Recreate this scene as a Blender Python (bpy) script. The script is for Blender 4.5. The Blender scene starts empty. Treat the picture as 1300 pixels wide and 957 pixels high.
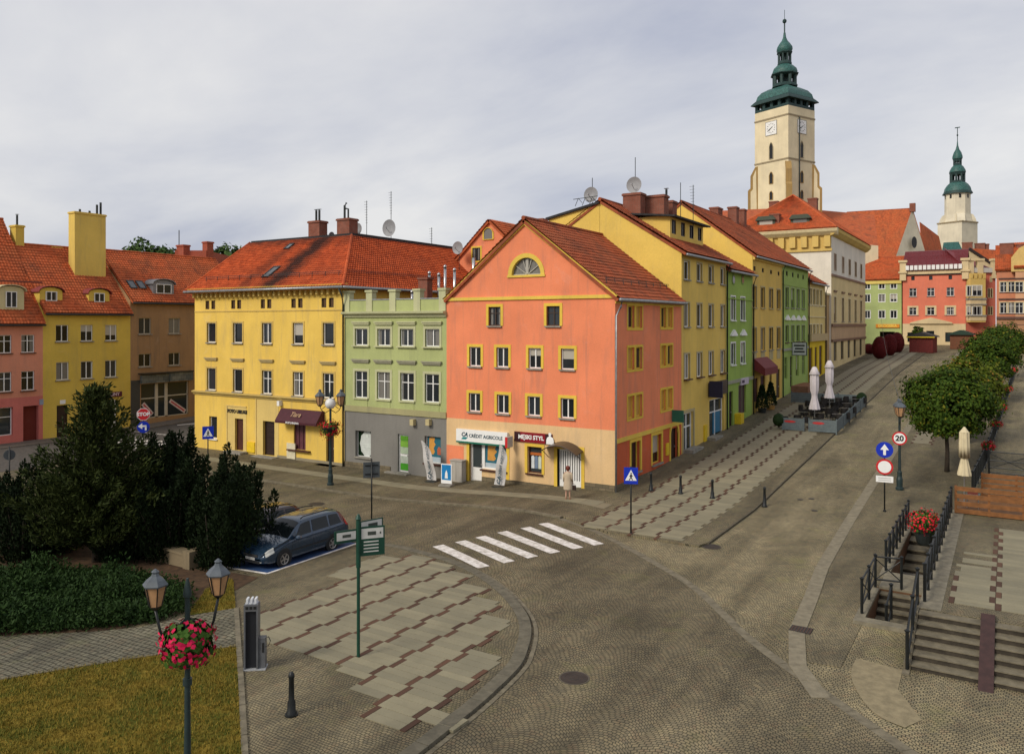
import bpy, bmesh, math, random
import numpy as np
from mathutils import Vector, Matrix
from mathutils.geometry import tessellate_polygon
random.seed(7); rng = np.random.default_rng(7)
R = math.radians
SC = bpy.context.scene
COL = SC.collection

# ------------------------------------------------------------------ camera
# town frame: x runs along the row of fronts facing the crossing, y up the street, origin = foot of the orange corner
TH = math.atan2(630, 1010); CT, ST = math.cos(TH), math.sin(TH)
CAM = Vector((18.1, -39.6, 9.2)); FPX, CX, HY = 1010.0, 650.0, 411.0
cd = bpy.data.cameras.new('camera'); cam = bpy.data.objects.new('camera', cd); COL.objects.link(cam)
cam.location = CAM; cam.rotation_euler = (R(90), 0, TH)
cd.sensor_width = 36; cd.lens = 36 * FPX / 1300; cd.shift_y = -(478.5 - HY) / 1300
cd.clip_start = 0.3; cd.clip_end = 3000
SC.camera = cam

# ------------------------------------------------------------------ sky, sun, exposure
SUN_AZ = R(200); SUN_EL = R(36)      # direction towards the sun, azimuth measured from +y clockwise
w = bpy.data.worlds.new('World'); SC.world = w; w.use_nodes = True
nt = w.node_tree; nt.nodes.clear()
def wn(t, **k):
    n = nt.nodes.new(t)
    for a, b in k.items(): setattr(n, a, b)
    return n
sky = wn('ShaderNodeTexSky', sky_type='NISHITA', sun_disc=False, sun_elevation=SUN_EL, sun_rotation=SUN_AZ, air_density=1.2, dust_density=1.5)
tc = wn('ShaderNodeTexCoord'); sep = wn('ShaderNodeSeparateXYZ'); nt.links.new(tc.outputs['Generated'], sep.inputs[0])
zc = wn('ShaderNodeMath', operation='ADD'); nt.links.new(sep.outputs[2], zc.inputs[0]); zc.inputs[1].default_value = 0.28
zm = wn('ShaderNodeMath', operation='MAXIMUM'); nt.links.new(zc.outputs[0], zm.inputs[0]); zm.inputs[1].default_value = 0.1
dx = wn('ShaderNodeMath', operation='DIVIDE'); nt.links.new(sep.outputs[0], dx.inputs[0]); nt.links.new(zm.outputs[0], dx.inputs[1])
dy = wn('ShaderNodeMath', operation='DIVIDE'); nt.links.new(sep.outputs[1], dy.inputs[0]); nt.links.new(zm.outputs[0], dy.inputs[1])
cmb = wn('ShaderNodeCombineXYZ'); nt.links.new(dx.outputs[0], cmb.inputs[0]); nt.links.new(dy.outputs[0], cmb.inputs[1])
mp = wn('ShaderNodeMapping'); nt.links.new(cmb.outputs[0], mp.inputs[0]); mp.inputs['Rotation'].default_value = (0, 0, R(25)); mp.inputs['Scale'].default_value = (0.7, 1.1, 1)
n1 = wn('ShaderNodeTexNoise'); nt.links.new(mp.outputs[0], n1.inputs['Vector']); n1.inputs['Scale'].default_value = 1.2; n1.inputs['Detail'].default_value = 7; n1.inputs['Roughness'].default_value = 0.55; n1.inputs['Distortion'].default_value = 0.25
r1 = wn('ShaderNodeValToRGB'); nt.links.new(n1.outputs[0], r1.inputs[0])
r1.color_ramp.elements[0].position = 0.33; r1.color_ramp.elements[0].color = (0.28, 0.295, 0.355, 1)
r1.color_ramp.elements[1].position = 0.66; r1.color_ramp.elements[1].color = (0.48, 0.475, 0.475, 1)
e = r1.color_ramp.elements.new(0.47); e.color = (0.37, 0.377, 0.41, 1)
bg1 = wn('ShaderNodeBackground'); nt.links.new(sky.outputs[0], bg1.inputs[0]); bg1.inputs[1].default_value = 0.07
bg2 = wn('ShaderNodeBackground'); nt.links.new(r1.outputs[0], bg2.inputs[0]); bg2.inputs[1].default_value = 1.0
mx = wn('ShaderNodeMixShader'); mx.inputs[0].default_value = 0.92
nt.links.new(bg1.outputs[0], mx.inputs[1]); nt.links.new(bg2.outputs[0], mx.inputs[2])
wo = wn('ShaderNodeOutputWorld'); nt.links.new(mx.outputs[0], wo.inputs[0])

sd = bpy.data.lights.new('sun', 'SUN'); so = bpy.data.objects.new('sun', sd); COL.objects.link(so)
sd.energy = 1.5; sd.angle = R(18); sd.color = (1.0, 0.925, 0.80)
sv = Vector((math.sin(SUN_AZ) * math.cos(SUN_EL), math.cos(SUN_AZ) * math.cos(SUN_EL), math.sin(SUN_EL)))
so.rotation_euler = sv.to_track_quat('Z', 'Y').to_euler(); so.location = (0, -60, 60)
SC.view_settings.view_transform = 'Standard'; SC.view_settings.look = 'None'
SC.view_settings.exposure = 0.78; SC.view_settings.gamma = 1.0
SC.render.engine = 'CYCLES'
SC.cycles.max_bounces = 6; SC.cycles.diffuse_bounces = 3; SC.cycles.glossy_bounces = 3

# ------------------------------------------------------------------ measuring helpers
def ray(px, py):
    t = (px - CX) / FPX
    return Vector((-ST + CT * t, CT + ST * t, (HY - py) / FPX))
def on_x(px, py, x0):
    d = ray(px, py); return CAM + d * ((x0 - CAM.x) / d.x)
def on_y(px, py, y0):
    d = ray(px, py); return CAM + d * ((y0 - CAM.y) / d.y)
def at_d(px, py, dist):
    return CAM + ray(px, py) * dist
def sm(a, b, x):
    t = min(1, max(0, (x - a) / (b - a))); return t * t * (3 - 2 * t)
def zst(y):
    if y < 0: return 0.0
    if y < 62: return 0.058 * y
    return 3.6 + 0.034 * (min(y, 170) - 62)
def zg(x, y):
    l = -0.5 + 0.045 * min(60, max(0, y)); return l + (zst(y) - l) * sm(-13, 0, x)
TERR = 0.9
def gp(px, py, f=zg, lift=0.0):
    d = ray(px, py); t = 5.0      # march to the first crossing with the terrain, then halve the step
    h = lambda q: CAM.z + d.z * q - f(CAM.x + d.x * q, CAM.y + d.y * q) - lift
    while h(t) > 0 and t < 420: t += 0.5
    lo, hi = t - 0.5, t
    for _ in range(20):
        m = (lo + hi) / 2
        if h(m) > 0: lo = m
        else: hi = m
    p = CAM + d * hi; return Vector((p.x, p.y, f(p.x, p.y)))

# ------------------------------------------------------------------ materials
MATS = {}
class N:
    """tiny node helper"""
    def __init__(s, name, rough=0.85, spec=0.3):
        s.m = bpy.data.materials.new(name); s.m.use_nodes = True; s.t = s.m.node_tree
        s.b = s.t.nodes['Principled BSDF']; s.b.inputs['Roughness'].default_value = rough
        s.b.inputs['Specular IOR Level'].default_value = spec
        s.g = None
    def n(s, t, ins=None, **k):
        x = s.t.nodes.new(t)
        for a, b in k.items(): setattr(x, a, b)
        for a, b in (ins or {}).items(): s.put(x.inputs[a], b)
        return x
    def put(s, sock, v):
        if hasattr(v, 'is_output') or isinstance(v, bpy.types.NodeSocket): s.t.links.new(v, sock)
        else: sock.default_value = v
    def pos(s):
        if s.g is None: s.g = s.n('ShaderNodeNewGeometry')
        return s.g.outputs['Position']
    def obj(s): return s.n('ShaderNodeTexCoord').outputs['Object']
    def isl(s):
        if s.g is None: s.g = s.n('ShaderNodeNewGeometry')
        return s.g.outputs['Random Per Island']
    def rnd(s): return s.n('ShaderNodeObjectInfo').outputs['Random']
    def noise(s, vec, scale, detail=4, rough=0.55, dist=0):
        return s.n('ShaderNodeTexNoise', {'Vector': vec, 'Scale': scale, 'Detail': detail, 'Roughness': rough, 'Distortion': dist}).outputs[0]
    def mapr(s, v, a, b, c=0.0, d=1.0):
        return s.n('ShaderNodeMapRange', {0: v, 1: a, 2: b, 3: c, 4: d}).outputs[0]
    def math(s, op, a, b=0.0): return s.n('ShaderNodeMath', {0: a, 1: b}, operation=op).outputs[0]
    def scale(s, vec, v): return s.n('ShaderNodeMapping', {'Vector': vec, 'Scale': v}).outputs[0]
    def mix(s, f, a, b, mode='MIX'):
        x = s.n('ShaderNodeMix', data_type='RGBA', blend_type=mode)
        s.put(x.inputs[0], f)
        for i, v in ((6, a), (7, b)):
            s.put(x.inputs[i], v if not isinstance(v, tuple) else (*v[:3], 1))
        return x.outputs[2]
    def col(s, v): s.put(s.b.inputs['Base Color'], v if not isinstance(v, tuple) else (*v[:3], 1))
    def bump(s, h, st=0.4, d=0.02):
        x = s.n('ShaderNodeBump', {'Height': h, 'Strength': st, 'Distance': d}); s.t.links.new(x.outputs[0], s.b.inputs['Normal'])
def k(c, f): return tuple(min(1, max(0, v * f)) for v in c)

def plaster(name, c, dirt=0.35, rough=0.9):
    m = N(name, rough, 0.2); p = m.pos()
    big = m.mapr(m.noise(p, 0.35, 5, 0.6), 0.35, 0.68)
    c1 = m.mix(big, k(c, 0.88), k(c, 1.05))
    grey = sum(c) / 3
    fade = m.mapr(m.noise(m.scale(p, (0.9, 0.9, 0.22)), 1.3, 6, 0.62), 0.52, 0.78, 0, dirt)
    c2 = m.mix(fade, c1, tuple(0.55 * (0.6 * v + 0.4 * grey) for v in c))
    run = m.mapr(m.noise(m.scale(p, (1.0, 1.0, 0.07)), 3.2, 5, 0.6), 0.55, 0.75, 0, dirt * 1.1)
    c2 = m.mix(run, c2, tuple(0.62 * (0.7 * v + 0.3 * grey) for v in c))
    pale = m.mapr(m.noise(p, 0.8, 6, 0.7, 0.6), 0.58, 0.72, 0, dirt * 0.7)
    c2 = m.mix(pale, c2, tuple(min(0.85, 0.8 * v + 0.25 * grey + 0.04) for v in c))
    fine = m.mapr(m.noise(p, 14, 3), 0.3, 0.7, 0.93, 1.05)
    fc = m.n('ShaderNodeCombineColor', {0: fine, 1: fine, 2: fine}).outputs[0]
    m.col(m.mix(1.0, c2, fc, 'MULTIPLY'))
    m.bump(m.math('ADD', m.noise(p, 25, 3), m.noise(p, 3, 3)), 0.25, 0.02)
    return m.m
def paint(name, c, rough=0.5, var=0.12, spec=0.4, metal=0):
    m = N(name, rough, spec); f = m.mapr(m.noise(m.pos(), 4, 5, 0.6), 0.35, 0.7)
    m.col(m.mix(f, k(c, 1 - var), k(c, 1 + var * 0.6))); m.b.inputs['Metallic'].default_value = metal
    return m.m
def tile_mat(name, c, stain=0.5, dark=0.5):
    m = N(name, 0.8, 0.25); p = m.pos()
    v = m.n('ShaderNodeTexVoronoi', {'Vector': p, 'Scale': 3.6}).outputs['Color']
    vv = m.n('ShaderNodeSeparateColor', {0: v}).outputs[0]
    c1 = m.mix(vv, k(c, 0.72), k(c, 1.18))
    c1b = m.mix(m.mapr(m.noise(p, 0.6, 5, 0.65), 0.4, 0.7, 0, 0.6), c1, (c[0] * 0.8, c[1] * 1.15, c[2] * 1.3))
    st = m.mapr(m.noise(m.scale(p, (1, 1, 0.35)), 0.55, 6, 0.66, 0.4), 0.5, 0.74, 0, stain)
    m.col(m.mix(st, c1b, tuple(dark * x for x in (0.14, 0.075, 0.05))))
    m.bump(m.noise(p, 20, 3), 0.3, 0.01)
    return m.m
def brick_mat(name, c, c2, mortar, sx=0.25, sz=0.075):
    m = N(name, 0.9, 0.15); p = m.pos(); s = m.n('ShaderNodeSeparateXYZ', {0: p})
    h = m.math('ADD', s.outputs[0], s.outputs[1])
    cv = m.n('ShaderNodeCombineXYZ', {0: h, 1: s.outputs[2]}).outputs[0]
    b = m.n('ShaderNodeTexBrick', {'Vector': cv, 'Color1': (*c, 1), 'Color2': (*c2, 1), 'Mortar': (*mortar, 1), 'Scale': 1, 'Mortar Size': 0.012, 'Brick Width': sx, 'Row Height': sz, 'Bias': 0.0})
    m.col(m.mix(m.mapr(m.noise(p, 1.5, 5), 0.4, 0.75, 0, 0.45), b.outputs[0], k(c, 0.4)))
    m.bump(b.outputs[1], -0.4, 0.01)
    return m.m
def cobble(name, c, size=0.11, arc=1.5, amp=0.35, patch=0.35, light=1.0, warm=(1.12, 1.03, 0.85)):
    """small setts laid in segmental arcs"""
    m = N(name, 0.8, 0.3); p = m.pos(); s = m.n('ShaderNodeSeparateXYZ', {0: p})
    wob = m.mapr(m.noise(p, 0.8, 2), 0, 1, -0.25, 0.25)
    u = m.math('ADD', s.outputs[0], wob)
    fr = m.math('SUBTRACT', m.math('MULTIPLY', m.math('FRACT', m.math('DIVIDE', u, arc)), 2.0), 1.0)
    sq = m.math('MULTIPLY', m.math('MULTIPLY', fr, fr), amp)
    yy = m.math('ADD', m.math('ADD', s.outputs[1], sq), m.mapr(m.noise(p, 1.7, 2), 0, 1, -0.08, 0.08))
    cv = m.n('ShaderNodeCombineXYZ', {0: u, 1: yy}).outputs[0]
    b = m.n('ShaderNodeTexBrick', {'Vector': cv, 'Color1': (0.25, 0.25, 0.25, 1), 'Color2': (0.85, 0.85, 0.85, 1), 'Mortar': (0, 0, 0, 1), 'Scale': 1, 'Mortar Size': size * 0.11, 'Mortar Smooth': 0.4, 'Brick Width': size * 1.08, 'Row Height': size})
    val = m.n('ShaderNodeSeparateColor', {0: b.outputs[0]}).outputs[0]
    vor = m.n('ShaderNodeSeparateColor', {0: m.n('ShaderNodeTexVoronoi', {'Vector': p, 'Scale': 6.0}).outputs['Color']})
    f = m.math('ADD', m.math('MULTIPLY', val, 0.6), m.math('MULTIPLY', vor.outputs[0], 0.4))
    c1 = m.mix(f, k(c, 0.62), tuple(x * 1.32 * y for x, y in zip(c, warm)))
    c1 = m.mix(m.mapr(vor.outputs[1], 0.8, 1.0, 0, 0.5), c1, (c[0] * 1.2, c[1] * 0.95, c[2] * 0.8))
    joint = m.mix(b.outputs[1], c1, (0.062 * light, 0.055 * light, 0.033 * light))
    big = m.mapr(m.noise(p, 0.28, 6, 0.62, 0.3), 0.38, 0.7)
    tone = m.mix(big, (1 - patch,) * 3, (1 + patch * 0.5,) * 3)
    moss = m.mapr(m.noise(p, 0.5, 6, 0.7), 0.56, 0.76, 0, 0.5)
    trk = m.mapr(m.noise(m.scale(p, (0.9, 0.10, 1)), 1.0, 5, 0.6, 0.4), 0.38, 0.66, 0.72, 1.12)
    tone = m.mix(1.0, tone, m.n('ShaderNodeCombineColor', {0: trk, 1: trk, 2: trk}).outputs[0], 'MULTIPLY')
    oil = m.mapr(m.noise(p, 0.75, 7, 0.72, 0.8), 0.62, 0.74, 0, 0.55); joint = m.mix(oil, joint, k(c, 0.38))
    m.col(m.mix(moss, m.mix(1.0, joint, tone, 'MULTIPLY'), (c[0] * 0.85, c[1] * 0.95, c[2] * 0.45)))
    hb = m.math('ADD', m.math('MULTIPLY', b.outputs[1], -1.0), m.math('MULTIPLY', val, 0.4))
    m.bump(hb, 0.75, 0.03)
    return m.m
def slabmat(name, c, var=0.3):
    m = N(name, 0.85, 0.25); p = m.pos()
    c1 = m.mix(m.rnd(), k(c, 1 - var), (c[0] * (1 + var), c[1] * (1 + var * .85), c[2] * (1 + var * .55)))
    d = m.mapr(m.noise(p, 0.9, 6, 0.65), 0.42, 0.75, 0, 0.5)
    c2 = m.mix(d, c1, k(c, 0.55))
    m.col(m.mix(m.mapr(m.noise(p, 30, 3), 0.3, 0.7, 0, 0.35), c2, k(c, 0.75))); m.bump(m.noise(p, 40, 4), 0.3, 0.01)
    return m.m
def foliage(name, dark, light, accent=None, rough=0.7):
    m = N(name, rough, 0.12); i = m.isl()
    c1 = m.mix(i, dark, light)
    c2 = m.mix(m.mapr(m.noise(m.pos(), 1.6, 3), 0.4, 0.68), c1, k(light, 0.75))
    if accent:
        c2 = m.mix(m.math('GREATER_THAN', m.math('FRACT', m.math('MULTIPLY', i, 37.0)), 0.93), c2, accent)
    m.col(c2)
    return m.m
def glass_pane(name, base=(0.02, 0.024, 0.028), curtain=(0.22, 0.21, 0.19), share=0.36):
    """dark window glass; in some windows a net curtain with folds hangs close behind the glass"""
    m = N(name, 0.05, 0.32); o = m.obj(); r = m.rnd(); s = m.n('ShaderNodeSeparateXYZ', {0: o})
    fold = m.mapr(m.n('ShaderNodeTexWave', {'Vector': o, 'Scale': 3.2, 'Distortion': 2.5, 'Detail': 2}).outputs[1], 0, 1, 0.55, 1.0)
    fc = m.n('ShaderNodeCombineColor', {0: fold, 1: fold, 2: fold}).outputs[0]
    cur = m.mix(1.0, curtain, fc, 'MULTIPLY')
    r2 = m.math('FRACT', m.math('MULTIPLY', r, 13.7))
    # curtain drawn to the sides: only beyond a random distance from the middle
    ax = m.math('ABSOLUTE', s.outputs[0]); cut = m.math('MULTIPLY', r2, 0.5)
    on = m.math('MULTIPLY', m.math('LESS_THAN', r, share), m.math('GREATER_THAN', ax, cut))
    tone = m.mix(m.math('FRACT', m.math('MULTIPLY', r, 7.3)), k(base, 0.3), k(base, 1.6))
    if share > 0:   # roller blinds let down part of the way in some windows
        bl = m.math('MULTIPLY', m.math('GREATER_THAN', r, 0.84), m.math('GREATER_THAN', s.outputs[2], m.math('ADD', 0.35, m.math('MULTIPLY', r2, 0.7))))
        tone = m.mix(bl, tone, (0.42, 0.39, 0.33))
    m.col(m.mix(on, tone, cur)); m.b.inputs['Coat Weight'].default_value = 0.12; m.b.inputs['Coat Roughness'].default_value = 0.03
    return m.m
def M(key, fn=None, *a, **kw):
    if key not in MATS: MATS[key] = fn(key, *a, **kw)
    return MATS[key]

# ------------------------------------------------------------------ objects
def mesh_from(name, v, f, mat=None, smooth=False):
    me = bpy.data.meshes.new(name); me.from_pydata([tuple(x) for x in v], [], f)
    mats = mat if isinstance(mat, (list, tuple)) else [mat]
    for x in mats:
        if x is not None: me.materials.append(x)
    if smooth: me.polygons.foreach_set('use_smooth', [True] * len(me.polygons))
    me.update(); return me
def put(name, data, parent=None, loc=(0, 0, 0), rz=0.0, rot=None, label=None, cat=None, group=None, kind=None):
    o = bpy.data.objects.new(name, data); COL.objects.link(o)
    o.location = loc; o.rotation_euler = rot if rot is not None else (0, 0, rz)
    if parent is not None: o.parent = parent
    if label: o['label'] = label
    if cat: o['category'] = cat
    if group: o['group'] = group
    if kind: o['kind'] = kind
    return o
def thing(name, label, cat, loc, rz=0.0, group=None):
    o = put(name, None, None, loc, rz, None, label, cat, group); o.empty_display_size = 0.3; return o
def structure(name, data, **kw):
    return put(name, data, kind='structure', **kw)
class G:
    """collects geometry for one mesh"""
    def __init__(s): s.v = []; s.f = []; s.mi = []
    def add(s, v, f, mi=0):
        n = len(s.v); s.v += [tuple(x) for x in v]; s.f += [tuple(i + n for i in q) for q in f]; s.mi += [mi] * len(f); return s
    def quad(s, a, b, c, d, mi=0): return s.add([a, b, c, d], [(0, 1, 2, 3)], mi)
    def box(s, x0, y0, z0, x1, y1, z1, mi=0):
        v = [(x, y, z) for z in (z0, z1) for y in (y0, y1) for x in (x0, x1)]
        return s.add(v, [(0, 2, 3, 1), (4, 5, 7, 6), (0, 1, 5, 4), (2, 6, 7, 3), (0, 4, 6, 2), (1, 3, 7, 5)], mi)
    def bar(s, a, b, w, h=None, up=(0, 0, 1), mi=0):
        a, b = Vector(a), Vector(b); h = h or w; d = (b - a).normalized(); u = Vector(up)
        if abs(d.dot(u)) > 0.98: u = Vector((0, 1, 0))
        x = d.cross(u).normalized() * w / 2; y = x.cross(d).normalized() * h / 2
        v = [p + sx * x + sy * y for p in (a, b) for sx, sy in ((-1, -1), (1, -1), (1, 1), (-1, 1))]
        return s.add(v, [(0, 1, 2, 3), (7, 6, 5, 4), (0, 4, 5, 1), (1, 5, 6, 2), (2, 6, 7, 3), (3, 7, 4, 0)], mi)
    def tube(s, pts, r, n=8, mi=0, cap=True):
        pts = [Vector(p) for p in pts]; rs = r if isinstance(r, (list, tuple)) else [r] * len(pts); rings = []
        for i, p in enumerate(pts):
            d = (pts[min(i + 1, len(pts) - 1)] - pts[max(i - 1, 0)]).normalized()
            u = Vector((0, 0, 1)) if abs(d.z) < 0.95 else Vector((1, 0, 0))
            x = d.cross(u).normalized(); y = x.cross(d).normalized()
            rings.append([p + (x * math.cos(2 * math.pi * j / n) + y * math.sin(2 * math.pi * j / n)) * rs[i] for j in range(n)])
        v = [q for ring in rings for q in ring]; f = []
        for i in range(len(pts) - 1):
            for j in range(n): f.append((i * n + j, i * n + (j + 1) % n, (i + 1) * n + (j + 1) % n, (i + 1) * n + j))
        if cap: f += [tuple(range(n))[::-1], tuple(range((len(pts) - 1) * n, len(pts) * n))]
        return s.add(v, f, mi)
    def lathe(s, prof, n=12, c=(0, 0, 0), ph=0.0, mi=0, cap=True):
        v = [(c[0] + r * math.cos(ph + 2 * math.pi * j / n), c[1] + r * math.sin(ph + 2 * math.pi * j / n), c[2] + z) for r, z in prof for j in range(n)]
        f = [(i * n + j, i * n + (j + 1) % n, (i + 1) * n + (j + 1) % n, (i + 1) * n + j) for i in range(len(prof) - 1) for j in range(n)]
        if cap: f += [tuple(range(n))[::-1], tuple(range((len(prof) - 1) * n, len(prof) * n))]
        return s.add(v, f, mi)
    def prism(s, poly, a, b, axis='y', mi=0):
        """2-D polygon (p,q) swept from a to b along the axis; (p,q) = (x,z) for y, (y,z) for x, (x,y) for z"""
        mk = {'y': lambda p, q, t: (p, t, q), 'x': lambda p, q, t: (t, p, q), 'z': lambda p, q, t: (p, q, t)}[axis]
        n = len(poly); v = [mk(p, q, a) for p, q in poly] + [mk(p, q, b) for p, q in poly]
        return s.add(v, [tuple(range(n)), tuple(range(2 * n - 1, n - 1, -1))] + [(i, (i + 1) % n + 0, (i + 1) % n + n, i + n) for i in range(n)], mi)
    def mesh(s, name, mat=None, smooth=False, fix=True, auto=None):
        me = mesh_from(name, s.v, s.f, mat, smooth)
        if isinstance(mat, (list, tuple)) and len(mat) > 1: me.polygons.foreach_set('material_index', s.mi)
        if fix:
            b = bmesh.new(); b.from_mesh(me); bmesh.ops.recalc_face_normals(b, faces=b.faces); b.to_mesh(me); b.free()
        if auto is not None:
            b = bmesh.new(); b.from_mesh(me)
            for fc in b.faces: fc.smooth = True
            for ed in b.edges:
                if len(ed.link_faces) != 2 or ed.calc_face_angle(0) > R(auto): ed.smooth = False
            b.to_mesh(me); b.free()
        return me
    def obj(s, name, mat, parent=None, loc=(0, 0, 0), rz=0.0, smooth=False, auto=None, **kw):
        return put(name, s.mesh(name, mat, smooth, True, auto), parent, loc, rz, **kw)
def text_mesh(txt, size, mat, ext=0.004, bold=0.0, shear=0.0, ax='CENTER'):
    c = bpy.data.curves.new('lettering', 'FONT'); c.body = txt; c.size = size; c.extrude = ext; c.offset = bold; c.shear = shear
    c.align_x = ax; c.align_y = 'CENTER'; c.resolution_u = 3
    o = bpy.data.objects.new('lettering', c); COL.objects.link(o)
    dg = bpy.context.evaluated_depsgraph_get(); me = bpy.data.meshes.new_from_object(o.evaluated_get(dg))
    bpy.data.objects.remove(o); bpy.data.curves.remove(c)
    me.transform(Matrix.Rotation(R(90), 4, 'X')); me.materials.clear(); me.materials.append(mat); return me
def copy_tree(o, parent=None, **kw):
    c = o.copy(); COL.objects.link(c); c.parent = parent
    for a, b in kw.items(): c[a] = b
    for ch in list(o.children): copy_tree(ch, c)
    return c
def drape(name, poly, dz, mat, f=zg, step=1.0, skirt=0.0, parent=None, kind='structure', hole=None):
    """flat polygon (world xy) laid on the terrain, cut on a grid so that it follows the slope"""
    b = bmesh.new(); vs = [b.verts.new((p[0], p[1], 0)) for p in poly]; b.faces.new(vs)
    xs = [p[0] for p in poly]; ys = [p[1] for p in poly]
    for ax, lo, hi in ((0, min(xs), max(xs)), (1, min(ys), max(ys))):
        n = int((hi - lo) / step)
        for i in range(1, n + 1):
            co = [0, 0, 0]; co[ax] = math.floor(lo) + i * step; no = [0, 0, 0]; no[ax] = 1
            bmesh.ops.bisect_plane(b, geom=b.verts[:] + b.edges[:] + b.faces[:], plane_co=co, plane_no=no)
    for v in b.verts: v.co.z = f(v.co.x, v.co.y) + dz
    bmesh.ops.recalc_face_normals(b, faces=b.faces)
    if sum(fc.normal.z for fc in b.faces) < 0: bmesh.ops.reverse_faces(b, faces=b.faces)
    if skirt:
        be = [e for e in b.edges if len(e.link_faces) == 1]
        r = bmesh.ops.extrude_edge_only(b, edges=be)
        for v in r['geom']:
            if isinstance(v, bmesh.types.BMVert): v.co.z -= skirt
    me = bpy.data.meshes.new(name); b.to_mesh(me); b.free(); me.materials.append(mat)
    return put(name, me, parent, kind=kind)
def ribbon(name, pts, wid, dz, mat, h=0.12, f=zg, seg=0.5, parent=None, kind='structure', gap=None):
    """kerb or strip of stones along a polyline; with gap, each stone is an object of its own"""
    P = [Vector((p[0], p[1])) for p in pts]; out = [P[0]]
    for a, b in zip(P, P[1:]):
        n = max(1, round((b - a).length / seg))
        out += [a.lerp(b, i / n) for i in range(1, n + 1)]
    nr = []
    for i in range(len(out)):
        d = (out[min(i + 1, len(out) - 1)] - out[max(i - 1, 0)]).normalized(); nr.append(Vector((-d.y, d.x)))
    root = None; g = G(); L = [o + n * wid / 2 for o, n in zip(out, nr)]; Rr = [o - n * wid / 2 for o, n in zip(out, nr)]
    for i in range(len(out) - 1):
        a, b, c, d = L[i], L[i + 1], Rr[i + 1], Rr[i]
        if gap: b = a.lerp(b, 1 - gap); c = d.lerp(c, 1 - gap)
        q = [(p.x, p.y, f(p.x, p.y) + dz) for p in (a, b, c, d)]; lo = [(x, y, z - h) for x, y, z in q]
        fs = [(3, 2, 1, 0), (0, 1, 5, 4), (1, 2, 6, 5), (2, 3, 7, 6), (3, 0, 4, 7)]
        if gap and a.y < 30:
            if root is None: root = put(name, None, parent, kind=kind)
            up = random.uniform(-.004, .006); put(name + '_stone', mesh_from(name + '_stone', [(x, y, z + up) for x, y, z in q + lo], fs, mat), root)
        else: g.add(q + lo, fs)
    if root is not None:
        if g.f: g.obj(name + '_run', mat, root, kind='stuff')
        return root
    return g.obj(name, mat, parent, kind=kind)
def smooth_line(pts, n=6):
    P = [Vector(p) for p in pts]; out = []
    for i in range(len(P) - 1):
        a, b, c, d = P[max(i - 1, 0)], P[i], P[i + 1], P[min(i + 2, len(P) - 1)]
        for j in range(n):
            t = j / n; out.append(0.5 * ((2 * b) + (c - a) * t + (2 * a - 5 * b + 4 * c - d) * t * t + (3 * b - a - 3 * c + d) * t ** 3))
    return out + [P[-1]]
# ------------------------------------------------------------------ palette
cream = M('cream_trim', paint, (0.66, 0.56, 0.33), 0.8); white = M('white_paint', paint, (0.78, 0.77, 0.74), 0.45, 0.06)
ytrim = M('yellow_trim', plaster, (0.74, 0.52, 0.09), 0.25)
stone = M('stone_sill', paint, (0.27, 0.25, 0.21), 0.9, 0.3); zinc = M('zinc', paint, (0.34, 0.35, 0.36), 0.45, 0.25, 0.5, 0.6)
dkmetal = M('dark_metal', paint, (0.02, 0.025, 0.024), 0.45, 0.3); black = M('black', paint, (0.012, 0.012, 0.012), 0.5)
brown = M('brown_wood', paint, (0.075, 0.022, 0.012), 0.5, 0.3); dkbrown = M('dark_brown_wood', paint, (0.03, 0.014, 0.01), 0.5, 0.3)
tileA = M('roof_tile_orange', tile_mat, (0.45, 0.096, 0.03), 0.6); tileB = M('roof_tile_weathered', tile_mat, (0.33, 0.076, 0.029), 0.8, 0.5)
tileC = M('roof_tile_bright', tile_mat, (0.48, 0.098, 0.03), 0.45); brickr = M('chimney_brick', brick_mat, (0.30, 0.075, 0.04), (0.22, 0.055, 0.03), (0.2, 0.15, 0.12))
pane = M('window_glass', glass_pane); shopglass = M('shop_glass', glass_pane, (0.03, 0.038, 0.04), (0.3, 0.3, 0.3), 0.0)
tar = M('tar_paper', paint, (0.03, 0.03, 0.032), 0.9, 0.4); plinth_stone = M('plinth_stone', brick_mat, (0.20, 0.16, 0.10), (0.13, 0.11, 0.07), (0.07, 0.06, 0.045), 0.4, 0.22)
copper = M('green_copper', paint, (0.036, 0.12, 0.105), 0.55, 0.6); dcopper = M('dark_copper', paint, (0.015, 0.045, 0.042), 0.6, 0.5)
steel = M('steel_pipe', paint, (0.5, 0.5, 0.5), 0.3, 0.15, 0.5, 0.9)

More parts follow.
